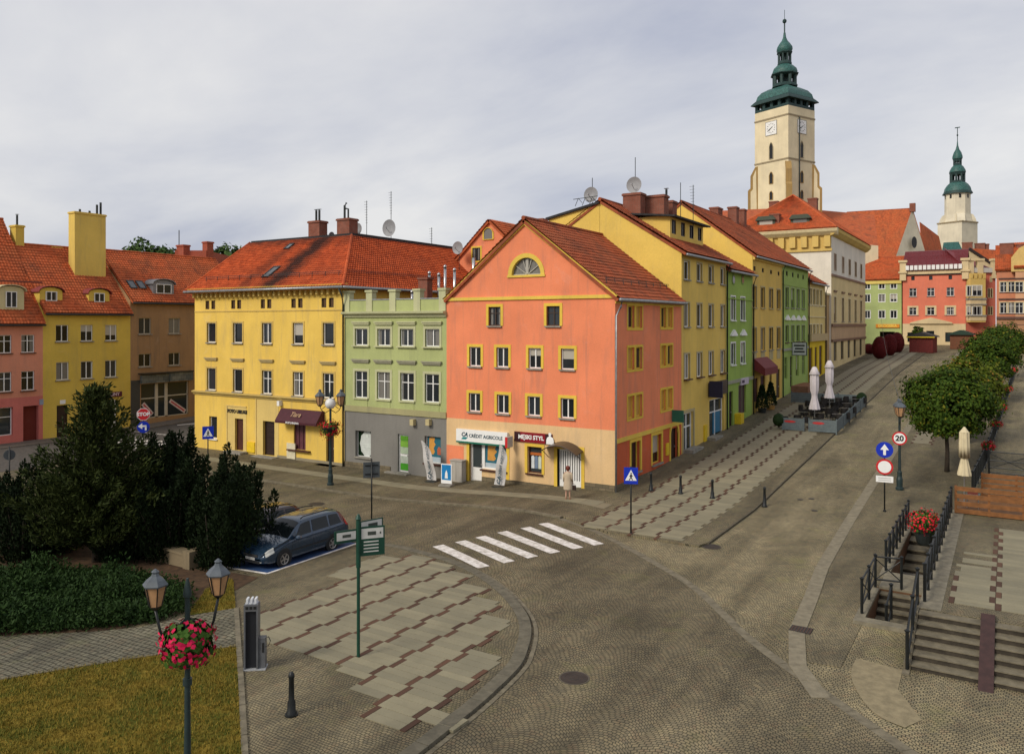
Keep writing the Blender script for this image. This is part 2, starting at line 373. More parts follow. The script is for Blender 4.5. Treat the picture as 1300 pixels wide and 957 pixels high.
# ------------------------------------------------------------------ building kit
WC = {}
def cached(key, fn):
    if key not in WC: WC[key] = fn()
    return WC[key]
class Facade:
    """a wall plane of a building. ang 0: faces -y, s runs along +x; ang 90: faces +x, s runs along +y"""
    def __init__(s, root, ox, oy, ang=0):
        s.root, s.ox, s.oy, s.ang = root, ox, oy, ang; s.rz = R(ang)
    def sz(s, px, py):
        if s.ang == 0: p = on_y(px, py, s.oy); return p.x - s.ox, p.z
        p = on_x(px, py, s.ox); return p.y - s.oy, p.z
    def S(s, px): return s.sz(px, 400)[0]
    def loc(s, a, d=0.0, z=0.0):
        r = s.root.location
        if s.ang == 0: return (s.ox + a - r.x, s.oy + d - r.y, z - r.z)
        return (s.ox - d - r.x, s.oy + a - r.y, z - r.z)
    def put(s, name, me, a, d, z, parent=None, **kw):
        if parent is None: return put(name, me, s.root, s.loc(a, d, z), s.rz, **kw)
        return put(name, me, parent, **kw)
    def wall(s, name, s0, s1, z0, z1, ops, mat, depth=0.2):
        g = G(); xs = sorted({s0, s1, *[o[0] for o in ops], *[o[2] for o in ops]}); zs = sorted({z0, z1, *[o[1] for o in ops], *[o[3] for o in ops]})
        xs = [x for x in xs if s0 - 1e-6 <= x <= s1 + 1e-6]; zs = [z for z in zs if z0 - 1e-6 <= z <= z1 + 1e-6]
        for a, b in zip(xs, xs[1:]):
            for c, d in zip(zs, zs[1:]):
                mx_, mz = (a + b) / 2, (c + d) / 2
                if any(o[0] < mx_ < o[2] and o[1] < mz < o[3] for o in ops): continue
                g.quad((a, 0, c), (b, 0, c), (b, 0, d), (a, 0, d))
        for a, c, b, d in ops:
            c2 = max(c, z0); d2 = min(d, z1)
            if d2 <= c2: continue
            g.quad((a, 0, c2), (a, 0, d2), (a, depth, d2), (a, depth, c2)); g.quad((b, 0, d2), (b, 0, c2), (b, depth, c2), (b, depth, d2))
            g.quad((a, 0, d2), (b, 0, d2), (b, depth, d2), (a, depth, d2)); g.quad((b, 0, c2), (a, 0, c2), (a, depth, c2), (b, depth, c2))
        me = mesh_from(name, g.v, g.f, mat); return s.put(name, me, 0, 0, 0)
    def band(s, name, s0, s1, z0, z1, mat, proud=0.05, inn=0.02, prof=None):
        g = G()
        if prof: g.prism([(-p, q) for p, q in prof], s0, s1, 'x')
        else: g.box(s0, -proud, z0, s1, inn, z1)
        return s.put(name, g.mesh(name, mat), 0, 0, 0)
    def window(s, a, z, w, h, mull='two', fmat=None, sur=None, sw=0.14, sp=0.03, sill=None, hood=None, hoodmat=None, depth=0.15, pmat=None, apron=None, name='window', fw=0.06, sillw=0.08, sd_=0.12):
        w = round(w, 2); h = round(h, 2); fmat = fmat or white; pmat = pmat or pane
        def frame():
            g = G(); t = fw; y0, y1 = depth - 0.05, depth + 0.03; x0, x1 = -w / 2, w / 2
            g.box(x0, y0, 0, x0 + t, y1, h); g.box(x1 - t, y0, 0, x1, y1, h); g.box(x0 + t, y0, 0, x1 - t, y1, t); g.box(x0 + t, y0, h - t, x1 - t, y1, h)
            if mull in ('two', 'cross', 'T', 'six'): g.box(-t * .6, y0 + .003, t, t * .6, y1, h - t)
            if mull in ('cross', 'T'): g.box(x0 + t, y0 + .006, h * .64, x1 - t, y1, h * .64 + t * .8)
            if mull == 'six':
                for q in (.34, .67): g.box(x0 + t, y0 + .006, h * q, x1 - t, y1, h * q + t * .6)
            if mull == 'three':
                for q in (-1 / 6, 1 / 6): g.box(w * q - t / 2, y0 + .003, t, w * q + t / 2, y1, h - t)
            return g.mesh('window_frame', fmat)
        o = s.put(name, cached(('f', w, h, mull, fmat.name, depth, fw), frame), a, 0, z)
        put('pane', cached(('p', w, h, pmat.name, depth), lambda: G().quad((-w / 2, depth, 0), (w / 2, depth, 0), (w / 2, depth, h), (-w / 2, depth, h)).mesh('pane', pmat, fix=False)), o)
        if sill:
            put('sill', cached(('s', w, sill.name, sillw, sd_), lambda: G().box(-w / 2 - sillw, -sd_, -.09, w / 2 + sillw, depth - .06, -.004).mesh('sill', sill)), o)
        if sur:
            def ring():
                g = G(); b = -sw if not sill else -.004
                g.box(-w / 2 - sw, -sp, b, -w / 2, .05, h + sw); g.box(w / 2, -sp, b, w / 2 + sw, .05, h + sw); g.box(-w / 2, -sp, h, w / 2, .05, h + sw)
                if not sill: g.box(-w / 2, -sp, -sw, w / 2, .05, 0)
                return g.mesh('surround', sur)
            put('surround', cached(('r', w, h, sur.name, sw, sp, bool(sill)), ring), o)
        if hood is not None:
            kind, up = hood
            def hd():
                g = G(); e = w / 2 + .22; z0 = h + up
                if kind == 'bar': g.box(-e, -.16, z0, e, .02, z0 + .1); g.box(-e + .05, -.11, z0 - .1, e - .05, .02, z0); g.box(-e + .1, -.06, z0 - .16, e - .1, .02, z0 - .1)
                if kind == 'ped': g.prism([(-e, z0), (e, z0), (e, z0 + .09), (0, z0 + .5), (-e, z0 + .09)], -.16, .02, 'y')
                return g.mesh('hood', hoodmat or sur or cream)
            put('hood', cached(('h', w, h, kind, up, (hoodmat or sur or cream).name), hd), o)
        if apron:
            put('apron', cached(('a', w, apron[0].name, apron[1]), lambda: G().box(-w / 2, -.03, -apron[1], w / 2, .02, -.095).mesh('apron', apron[0])), o)
        return o
    def door(s, a, z, w, h, mat, depth=0.2, panels=3, glassy=None, name='door', leaf2=False):
        def fn():
            g = G(); t = .07; g.box(-w / 2, depth - .04, 0, w / 2, depth + .02, h); g.box(-w / 2, depth - .08, 0, -w / 2 + t, depth - .04, h); g.box(w / 2 - t, depth - .08, 0, w / 2, depth - .04, h); g.box(-w / 2 + t, depth - .08, h - t, w / 2 - t, depth - .04, h)
            n = 2 if leaf2 else 1; lw = (w - 2 * t) / n
            for i in range(n):
                x0 = -w / 2 + t + i * lw
                for j in range(panels):
                    ph = (h - t) / panels; g.box(x0 + .07, depth - .065, j * ph + .08, x0 + lw - .07, depth - .04, (j + 1) * ph - .04)
            return g.mesh('door', mat)
        o = s.put(name, cached(('d', round(w, 2), round(h, 2), mat.name, depth, panels, leaf2), fn), a, 0, z)
        put('handle', cached(('dh', round(w, 2)), lambda: G().box(w / 2 - .17, depth - .13, 1.0, w / 2 - .13, depth - .06, 1.12).mesh('handle', steel)), o)
        if glassy: put('pane', G().box(-w / 2 + .14, depth - .078, h * glassy, w / 2 - .14, depth - .066, h - .14).mesh('pane', shopglass), o)
        return o
def blank(root, name, quads, mat):
    g = G(); r = root.location
    for q in quads: g.add([(x - r.x, y - r.y, z - r.z) for x, y, z in q], [tuple(range(len(q)))])
    return put(name, mesh_from(name, g.v, g.f, mat), root)
def tiles(quads, name, parent, root, mat, course=0.34, tw=0.26, lift=0.05, wave=0.045):
    """courses of wavy roof tiles on roof planes given as (eave left, eave right, ridge right, ridge left)"""
    V, F, n0 = [], [], 0
    r = np.array(root.location)
    for q in quads:
        a, b, c, d = [np.array(p, float) for p in q]
        nrm = np.cross(b - a, d - a); L = np.linalg.norm(nrm)
        if L < 1e-6: nrm = np.cross(c - b, d - b); L = np.linalg.norm(nrm)
        nrm = nrm / L
        if nrm[2] < 0: nrm = -nrm
        slope = max(np.linalg.norm(d - a), np.linalg.norm(c - b)); n = max(2, round(slope / course))
        wid = max(np.linalg.norm(b - a), np.linalg.norm(c - d)); m = max(2, round(wid / tw)) * 4
        t = np.linspace(0, 1, m + 1)[:, None]; wv = wave * (0.5 + 0.5 * np.cos(np.linspace(0, 1, m + 1) * (m / 4) * 2 * math.pi))[:, None]
        rows = []
        for i in range(n):
            jit = rng.normal(0, .005)
            for v, off in ((i / n, 0.06 + jit), ((i + 1) / n, 0.012)):
                l, rr = a + (d - a) * v, b + (c - b) * v
                rows.append(l + (rr - l) * t + nrm * (lift + off + wv))
        X = np.concatenate(rows) - r; V.append(X)
        k_ = len(rows); idx = np.arange(k_ * (m + 1)).reshape(k_, m + 1) + n0
        f = np.stack([idx[:-1, :-1], idx[:-1, 1:], idx[1:, 1:], idx[1:, :-1]], -1).reshape(-1, 4); F.append(f); n0 += len(X)
    V = np.concatenate(V); F = np.concatenate(F)
    me = bpy.data.meshes.new(name); me.from_pydata(V.tolist(), [], F.tolist()); me.materials.append(mat)
    return put(name, me, parent, kind='stuff')
def roof(root, quads, mat, name='roof', thick=0.16, tiled=True, deckmat=None, caps=()):
    g = G(); r = root.location
    for q in quads:
        P = [Vector(p) - r for p in q]; nn = (P[1] - P[0]).cross(P[3] - P[0])
        if nn.length < 1e-6: nn = (P[2] - P[1]).cross(P[3] - P[1])
        nn.normalize()
        if nn.z < 0: nn = -nn
        lo = [p - nn * thick for p in P]; P = [p + nn * .002 for p in P]
        g.add(P + lo, [(0, 1, 2, 3), (7, 6, 5, 4), (0, 4, 5, 1), (1, 5, 6, 2), (2, 6, 7, 3), (3, 7, 4, 0)])
    o = put(name, g.mesh(name, deckmat or mat), root)
    if tiled: tiles(quads, 'roof_tiles', o, root, mat)
    for a, b in caps:
        a, b = Vector(a) - r, Vector(b) - r; L = (b - a).length; n = max(2, int(L / .38)); gg = G()
        for i in range(n):
            p, q = a.lerp(b, i / n), a.lerp(b, (i + 1.08) / n); gg.tube([p + Vector((0, 0, .05)), q + Vector((0, 0, .08))], [.13, .11], 8)
        gg.obj('ridge_tiles', mat, o, kind='stuff')
    return o
def gutter(root, a, b, r=0.075, mat=None):
    rr = root.location; g = G(); a, b = Vector(a) - rr, Vector(b) - rr
    g.tube([a, b], r, 8); return g.obj('gutter', mat or zinc, root, smooth=True)
def downpipe(root, pts, r=0.055, mat=None):
    g = G(); g.tube([Vector(p) - root.location for p in pts], r, 8); return g.obj('downpipe', mat or dkmetal, root, smooth=True)
def chimney(root, x, y, z0, z1, w, d, mat=None, pots=0, potmat=None, parent=None):
    r = root.location; g = G(); g.box(x - w / 2, y - d / 2, z0, x + w / 2, y + d / 2, z1 - .18); g.box(x - w / 2 - .07, y - d / 2 - .07, z1 - .18, x + w / 2 + .07, y + d / 2 + .07, z1 - .04); g.box(x - w / 2 - .02, y - d / 2 - .02, z1 - .04, x + w / 2 + .02, y + d / 2 + .02, z1)
    o = g.obj('chimney', mat or brickr, root, (-r.x, -r.y, -r.z))
    for i in range(pots):
        px_ = x + (i - (pots - 1) / 2) * .35; q = G(); q.tube([(px_, y, z1), (px_, y, z1 + .9)], .09, 8); q.box(px_ - .16, y - .1, z1 + .95, px_ + .16, y + .1, z1 + .98); q.bar((px_, y, z1 + .88), (px_, y, z1 + .96), .03)
        q.obj('chimney_pot', potmat or dkmetal, o)
    return o
def antenna(root, x, y, z0, z1, dish=None, yagi=True, r=0.025):
    rl = root.location; g = G(); g.tube([(x, y, z0), (x, y, z1)], r, 6)
    if yagi:
        for i in range(9):
            z = z1 - .1 - i * .22; g.bar((x - .28 + .02 * i, y, z), (x + .1, y, z), .02)
    o = g.obj('antenna', dkmetal, root, (-rl.x, -rl.y, -rl.z))
    if dish:
        zc_, rad = dish; q = G(); pr = [(rad * i / 5, .22 * rad * (i / 5) ** 2) for i in range(6)]
        v = [(x + rr_ * math.cos(a), y - .12 - .25 + hh, zc_ + rr_ * math.sin(a)) for rr_, hh in [(p[0], .25 - p[1]) for p in pr] for a in [2 * math.pi * j / 20 for j in range(20)]]
        f = [(i * 20 + j, i * 20 + (j + 1) % 20, (i + 1) * 20 + (j + 1) % 20, (i + 1) * 20 + j) for i in range(5) for j in range(20)]
        q.add(v, f); q.bar((x, y - .1, zc_ - rad * .6), (x, y - .65, zc_ - .02), .03); q.box(x - .05, y - .72, zc_ - .06, x + .05, y - .6, zc_ + .05)
        q.obj('satellite_dish', M('dish_grey', paint, (0.3, 0.3, 0.31), 0.6), o)
    return o
def skylight(root, p, ux, uy, w, h):
    """roof window lying on a plane with unit vectors ux (along) and uy (up the slope)"""
    p = Vector(p) - root.location; ux, uy = Vector(ux).normalized(), Vector(uy).normalized(); n = ux.cross(uy).normalized(); g = G()
    def pl(a, b, c): return p + ux * a + uy * b + n * c
    for a0, a1, b0, b1 in ((-w / 2, w / 2, 0, .07), (-w / 2, w / 2, h - .07, h), (-w / 2, -w / 2 + .07, .07, h - .07), (w / 2 - .07, w / 2, .07, h - .07)):
        v = [pl(a, b, c) for c in (.02, .2) for b in (b0, b1) for a in (a0, a1)]; g.add(v, [(0, 2, 3, 1), (4, 5, 7, 6), (0, 1, 5, 4), (2, 6, 7, 3), (0, 4, 6, 2), (1, 3, 7, 5)])
    o = g.obj('roof_window', dkmetal, root)
    G().quad(pl(-w / 2 + .06, .06, .17), pl(w / 2 - .06, .06, .17), pl(w / 2 - .06, h - .06, .17), pl(-w / 2 + .06, h - .06, .17)).obj('pane', M('sky_pane', glass_pane, (0.1, 0.11, 0.12), (0.6, 0.6, 0.6), 0.0), o)
    return o
def sign_board(root, fac, px0, px1, py_t, py_b, mat, d=0.16, name='sign_board'):
    a0, zt = fac.sz(px0, py_t); a1, _ = fac.sz(px1, py_t); _, zb = fac.sz(px0, py_b)
    g = G(); g.box(a0, -d, zb, a1, -.005, zt); o = fac.put(name, g.mesh(name, mat), 0, 0, 0); return o, a0, a1, zb, zt
def lettering(txt, size, mat, parent, loc, bold=0.0, shear=0, ax='CENTER', name='lettering'):
    return put(name, text_mesh(txt, size, mat, 0.006, bold, shear, ax), parent, loc)
# ------------------------------------------------------------------ ground, roads, pavements
cob_street = M('setts_street', cobble, (0.285, 0.25, 0.165), 0.10, 1.5, 0.4, 0.3)
cob_road = M('setts_road', cobble, (0.19, 0.165, 0.112), 0.105, 1.4, 0.4, 0.35)
cob_walk = M('setts_walk', cobble, (0.205, 0.18, 0.122), 0.085, 50, 0.0, 0.3)
cob_path = M('setts_path', cobble, (0.17, 0.155, 0.11), 0.17, 40.0, 0.0, 0.3, 0.8, (1.0, 1.0, 0.95))
asphalt = M('asphalt', paint, (0.095, 0.085, 0.075), 0.9, 0.35, 0.2)
slab_g = M('paving_slab', slabmat, (0.245, 0.222, 0.15), 0.15); slab_b = M('paving_brown', slabmat, (0.095, 0.05, 0.033), 0.3)
kerb_m = M('kerb_granite', paint, (0.175, 0.15, 0.10), 0.85, 0.35)
paintw = None
def road_paint(name):
    m = N(name, 0.75, 0.2); p = m.pos(); wear = m.mapr(m.noise(p, 3.0, 7, 0.7), 0.42, 0.66, 0.0, 0.75)
    m.col(m.mix(wear, (0.74, 0.70, 0.66), (0.27, 0.235, 0.18))); m.bump(m.noise(p, 18, 3), 0.4, 0.02); return m.m
paintw = M('road_paint_worn', road_paint)

PIT = [(14.45, -7.6, 15.85, 0.6), (14.35, -12.9, 15.85, -9.5)]
def steps(a, b, s): return list(np.arange(a, b, s))
gx = sorted(set([-420, -300, -200, -140, -100, -80] + steps(-66, 30, 1.0) + [14.35, 14.45, 15.85] + [32, 36, 42, 50, 60, 80, 110, 160, 240, 420]))
gy = sorted(set([-300, -200, -120, -80, -60, -50] + steps(-42, 125, 1.0) + [-7.6, 0.6, -12.9, -9.5] + [130, 140, 160, 200, 260, 340, 500, 800]))
gx = np.round(gx, 3).tolist(); gy = np.round(gy, 3).tolist()
gv = [(x, y, zg(x, y)) for y in gy for x in gx]; gf = []
for j in range(len(gy) - 1):
    for i in range(len(gx) - 1):
        mx_, my = (gx[i] + gx[i + 1]) / 2, (gy[j] + gy[j + 1]) / 2
        if any(a < mx_ < c and b < my < d for a, b, c, d in PIT): continue
        n = len(gx); gf.append((j * n + i, j * n + i + 1, (j + 1) * n + i + 1, (j + 1) * n + i))
structure('ground', mesh_from('ground', gv, gf, cob_street, True))

# main carriageway (dark setts) between the front pavement, the street mouth and the island
edge_r = [(0.2, -6.5), (2.2, -7.5), (4.6, -9.2), (8.6, -12.5), (11.5, -16.0), (13.8, -18.3), (18.0, -22.0), (26, -28), (40, -38)]
edge_i = [(-9.0, -14.3), (-4.0, -14.2), (-2.0, -14.5), (0.2, -15.0), (2.0, -15.8), (3.9, -17.1), (5.5, -18.7), (6.5, -20.5), (7.0, -22.2), (7.3, -26), (7.4, -34), (7.4, -41)]
er = [tuple(p) for p in smooth_line([(a, b, 0) for a, b in edge_r])]; ei = [tuple(p) for p in smooth_line([(a, b, 0) for a, b in edge_i])]
drape('road', [(-52, -6.2), (-2, -6.2)] + [p[:2] for p in er] + [(40, -41)] + [p[:2] for p in reversed(ei)] + [(-52, -14.3)], 0.012, cob_road, step=1)
drape('side_street', [(-48.2, -60), (-37.8, -60), (-37.8, 70), (-48.2, 70)], 0.02, asphalt, step=1)
ribbon('kerb', [p[:2] for p in er], 0.30, 0.020, kerb_m, 0.12, seg=1.0, gap=0.02)
ribbon('kerb', [(-37.5, -6.1), (-2, -6.1), (0.2, -6.5)], 0.20, 0.105, kerb_m, 0.2, seg=1.0, gap=0.015)
ik = ribbon('kerb', [p[:2] for p in ei], 0.36, 0.105, M('kerb_dark', paint, (0.13, 0.115, 0.08), 0.85, 0.3), 0.25, seg=0.9, gap=0.02)
ribbon('kerb', [(p[0] + 0.31 * 0.9, p[1] + 0.16) for p in ei[10:]], 0.12, 0.03, kerb_m, 0.12, seg=0.6, gap=0.03)

# pavements
drape('pavement', [(-37.6, -6.0), (-2, -6.0), (0.1, -6.3), (2.0, -7.3), (3.2, -7.75), (7.3, -7.8), (7.45, -7.2), (7.45, 112), (-0.05, 112), (-0.05, 0.3), (-37.6, 0.3)], 0.09, cob_walk, step=1, skirt=0.2)
drape('pavement', [(-50.4, -60), (-48.0, -60), (-48.0, 70), (-50.4, 70)], 0.09, M('pavement_asphalt', paint, (0.15, 0.125, 0.10), 0.9, 0.3), step=3, skirt=0.2)
drape('pavement', [(12.05, 105), (12.05, 0), (12.4, -8), (12.75, -11.8), (13.0, -15), (13.5, -17), (14.3, -16.9), (14.3, -13.0), (14.34, -9.4), (14.44, -7.6), (14.44, 0.7), (15.86, 0.75), (15.9, 15), (17.5, 16), (17.5, 105)], 0.02, cob_walk, step=2, skirt=0.1)
ribbon('kerb', [(11.82, 105), (11.82, 0), (12.15, -8), (12.5, -11.8), (12.75, -15), (13.3, -17.4), (14.2, -19)], 0.46, 0.028, M('kerb_pale', paint, (0.215, 0.185, 0.125), 0.85, 0.25), 0.12, seg=1.0, gap=0.012)
ribbon('kerb', [(7.49, 110), (7.49, -7.2)], 0.08, 0.092, M('kerb_worn', paint, (0.10, 0.085, 0.055), 0.9, 0.3), 0.2, seg=1.0, gap=0.02)
drape('apron', [tuple(p)[:2] for p in smooth_line([(14.55, -16.0, 0), (14.6, -17.2, 0), (15.0, -18.4, 0), (15.5, -19.2, 0), (16.1, -19.5, 0)]) + [(16.4, -18.9, 0), (15.75, -17.5, 0), (15.72, -16.2, 0)]], 0.016, M('apron_stone', paint, (0.25, 0.205, 0.12), 0.9, 0.25), step=3)
band = drape('pavement_strip', [(-37.4, -3.5), (-0.8, -3.5), (1.2, -4.0), (1.2, -2.9), (-0.6, -2.5), (-37.4, -2.5)], 0.102, M('strip_slabs', slabmat, (0.225, 0.195, 0.13), 0.2), step=1)

# slabs with stepped brown lines, every 1.2 m; courses of 0.64 m run across the line of the street
def inside(p, poly):
    c = False; n = len(poly)
    for i in range(n):
        a, b = poly[i], poly[(i + 1) % n]
        if (a[1] > p[1]) != (b[1] > p[1]) and p[0] < (b[0] - a[0]) * (p[1] - a[1]) / (b[1] - a[1]) + a[0]: c = not c
    return c
C_, H_ = 1.2, 0.6
slab_me = {}
def slab_mesh(w_, d_, m_): return cached(('slab', round(w_, 2), d_, m_.name), lambda: G().box(-w_ / 2, -d_ / 2, -.06, w_ / 2, d_ / 2, 0).mesh('slab', m_))
def lay(parent, x, y, w_, d_, m_, dz, name):
    sl = math.atan(zst(y + .3) - zst(y - .3)) / 0.6 if y > 0 and x > -3 else 0.0
    put(name, slab_mesh(w_, d_, m_), parent, (x, y, zg(x, y) + dz + random.uniform(-.0015, .003)), rot=(math.atan((zg(x, y + .3) - zg(x, y - .3)) / .6), -math.atan((zg(x + .3, y) - zg(x - .3, y)) / .6), random.uniform(-.004, .004)))
def field(parent, poly, dz, ymax_obj=1e9, x0l=-1.95):
    xs = [p[0] for p in poly]; ys = [p[1] for p in poly]; far = {0: G(), 1: G()}
    j = math.floor(min(ys) / H_)
    while j * H_ < max(ys):
        y = (j + .5) * H_; sh = (0.0, 0.15)[j % 2]
        i = math.floor((min(xs) - x0l) / 1.2) - 1
        while x0l + i * 1.2 < max(xs) + 1.2:
            xl = x0l + i * 1.2 + sh
            items = [(xl, .16, H_, slab_b, 1)]
            cut = 0.45 + 0.0 * i
            if j % 2 == 0 or True:
                items += [(xl + .60, 1.04, H_ / 2, slab_g, 0), (xl + .60, 1.04, H_ / 2, slab_g, 2)]
            for cx_, w_, d_, m_, q in items:
                y = (j + .5) * H_ + (0, -H_ / 4, H_ / 4)[(1, 0, 2).index(q)]; q = q % 2
                if not (inside((cx_ - w_ * .4, y), poly) and inside((cx_ + w_ * .4, y), poly)): continue
                if y < ymax_obj: lay(parent, cx_, y, w_ - .014, d_ - .012, m_, dz, 'brown_slab' if q else 'slab')
                else:
                    zz = [zg(cx_ + a * w_ / 2, y + b * d_ / 2) + dz for a, b in ((-1, -1), (1, -1), (1, 1), (-1, 1))]
                    far[q].quad(*[(cx_ + a * (w_ - .014) / 2, y + b * (d_ - .012) / 2, z) for (a, b), z in zip(((-1, -1), (1, -1), (1, 1), (-1, 1)), zz)])
            i += 1
        j += 1
    for q, m_ in ((0, M('paving_far', slabmat, (0.25, 0.22, 0.15), 0.0)), (1, slab_b)):
        if far[q].f: far[q].obj('slab_field', m_, parent, kind='stuff')

for i in range(38):
    for j in range(2): lay(band, -36.9 + i, -3.25 + j * .5, .985, .485, slab_g, .112, 'slab')
isl = drape('traffic_island', [(-8.8, -22.6)] + [(-8.0, -19.6), (-5.2, -19.6), (-5.0, -14.4)] + [p[:2] for p in ei[8:]] + [(-8.8, -41)], 0.085, cob_walk, step=2, skirt=0.2)
pol = [gp(*q)[:2] for q in ((296, 800), (380, 752), (445, 720), (500, 703), (548, 708), (602, 736), (634, 768), (646, 800), (632, 850), (590, 930), (470, 930), (436, 868), (425, 842), (345, 822), (325, 818))]
field(isl, [tuple(p) for p in pol], 0.105)
walk = bpy.data.objects['pavement']
field(walk, [(1.55, -7.4), (6.5, -7.6), (6.5, 112), (1.9, 112)], 0.108, 7.5)
field(bpy.data.objects['pavement.002'], [(12.5, 20), (14.2, 20), (14.2, 60), (12.5, 60)], 0.03, -99)

# crossing stripes
def stripe(parent, a, b, wd, dz=0.022):
    a, b = Vector(a[:2]), Vector(b[:2]); d = (b - a).normalized(); n = Vector((-d.y, d.x)) * wd / 2
    return drape('stripe', [a + n, b + n, b - n, a - n], dz, paintw, step=1, parent=parent, kind=None)
cw = put('zebra_crossing', None, kind='structure')
for l, r_ in zip(((490, 240), (583, 222), (665, 203), (755, 183), (850, 165), (925, 148)), ((690, 326), (795, 305), (893, 285), (985, 266), (1080, 248), (1165, 233))):
    a = gp(400 + l[0] / 3.25 + 5, 620 + l[1] / 3.25 - 1); b = gp(400 + r_[0] / 3.25 + 2, 620 + r_[1] / 3.25); stripe(cw, a, b, 0.52)
cw2 = put('zebra_crossing', None, kind='structure')
for i in range(7): stripe(cw2, (-47.6 + i * 1.35, -2.6, 0), (-47.6 + i * 1.35, 0.8, 0), 0.6, 0.032)
for i in range(3): stripe(cw2, (-47.2 + i * 3, 6.5 + i * 1.0, 0), (-45.4 + i * 3, 9.5 + i, 0), 0.35, 0.032)
stripe(cw2, (-48, 2.6, 0), (-38.2, 2.9, 0), 0.16, 0.032)
# parking bay for one car, blue with a white border
drape('parking_bay', [(-8.0, -19.3), (-5.35, -19.3), (-5.35, -14.45), (-8.0, -14.45)], 0.095, M('blue_bay', paint, (0.022, 0.062, 0.17), 0.8, 0.3), step=2)
for a, b in (((-5.3, -19.3), (-5.3, -14.5)), ((-8.0, -19.3), (-5.3, -19.3)), ((-8.0, -19.3), (-8.0, -14.5))):
    ribbon('bay_line', [a, b], 0.12, 0.100, paintw, 0.01)
drape('parking_lane', [(-20, -14.4), (-5.1, -14.4), (-5.1, -19.5), (-8.2, -19.6), (-20, -19.6)], 0.088, cob_walk, step=2, skirt=0.15)

# planted corner: soil, path, dry lawn
soil = M('soil', paint, (0.075, 0.04, 0.018), 1.0, 0.5)
def lawn_mat(name):
    m = N(name, 1.0, 0.1); p = m.pos(); f = m.mapr(m.noise(p, 0.9, 6, 0.65, 0.3), 0.44, 0.56); g_ = m.mapr(m.noise(p, 30, 3), 0.3, 0.7)
    c = m.mix(f, (0.045, 0.085, 0.012), (0.33, 0.22, 0.035)); m.col(m.mix(g_, c, (0.16, 0.12, 0.02))); m.bump(m.noise(p, 45, 4), 0.9, 0.05); return m.m
lawn_m = M('dry_lawn', lawn_mat)
def gpl(*pts): return [tuple(gp(*q)[:2]) for q in pts]
drape('flower_bed', [(-8.3, -19.7), (-45, -15.5), (-45, -41), (-5.5, -41), (-4.6, -21.5), (-5.2, -19.8)], 0.10, soil, step=2)
PATH = gpl((-330, 880), (-30, 822), (0, 812), (120, 806), (180, 800), (240, 786), (297, 776), (300, 825), (200, 836), (110, 850), (0, 868), (-30, 873), (-330, 940))
drape('footpath', PATH, 0.115, cob_path, step=1)
LAWN = gpl((-330, 940), (-60, 880), (0, 868), (110, 850), (200, 836), (300, 825), (302, 868), (312, 1040), (-60, 1040), (-330, 1040)); drape('lawn', LAWN, 0.112, lawn_m, step=1)
LAWN2 = gpl((236, 786), (262, 752), (285, 738), (296, 740), (299, 776)); drape('lawn', LAWN2, 0.118, lawn_m, step=1)
ribbon('kerb', gpl((300, 776), (303, 826), (306, 868), (312, 985)), 0.14, 0.13, kerb_m, 0.2, seg=0.8, gap=0.03)
ribbon('kerb', gpl((0, 868), (110, 850), (200, 836), (300, 825)), 0.07, 0.135, kerb_m, 0.2, seg=0.8, gap=0.03)
# dry grass blades on the lawns
def blades(name, poly, n, h, mat, dz):
    xs = [p[0] for p in poly]; ys = [p[1] for p in poly]; v, f = [], []
    while len(f) < n:
        x, y = random.uniform(min(xs), max(xs)), random.uniform(min(ys), max(ys))
        if not inside((x, y), poly): continue
        a = random.uniform(0, 6.28); hh = h * random.uniform(.5, 1.3); z = zg(x, y) + dz; b = len(v); wx, wy = math.cos(a) * .012, math.sin(a) * .012
        v += [(x - wx, y - wy, z), (x + wx, y + wy, z), (x + random.uniform(-.05, .05), y + random.uniform(-.05, .05), z + hh)]; f.append((b, b + 1, b + 2))
    return put(name, mesh_from(name, v, f, mat), None, label=None, kind='stuff')
gm = M('grass_blade', foliage, (0.05, 0.08, 0.012), (0.30, 0.21, 0.035))
blades('grass', LAWN, 40000, .08, gm, .112); blades('grass', LAWN2, 2500, .09, gm, .118)

# ------------------------------------------------------------------ raised terrace, steps and cellar stairs by the street
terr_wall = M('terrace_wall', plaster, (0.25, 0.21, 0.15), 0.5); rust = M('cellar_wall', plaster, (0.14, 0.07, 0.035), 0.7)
tread_m = M('step_granite', paint, (0.165, 0.14, 0.092), 0.85, 0.3)
ter = drape('terrace', [(15.9, -13.6), (48, -13.6), (48, 16), (17.0, 16), (15.9, 15.4)], TERR, cob_walk, f=lambda x, y: max(0.0, zst(y) - TERR + .02), step=3, skirt=1.5)
g = G(); g.box(15.86, -13.55, TERR - 1.2, 16.45, .9, TERR + .012); g.obj('coping_slab', M('coping', paint, (0.21, 0.185, 0.13), 0.85, 0.3), ter)
fieldpoly = [(16.5, -12.7), (16.6, -9), (17.2, -1.7), (25, -1.7), (25, -12.6)]
_zg = zg
def zg(x, y): return TERR
field(ter, fieldpoly, 0.016, x0l=17.7)
zg = _zg
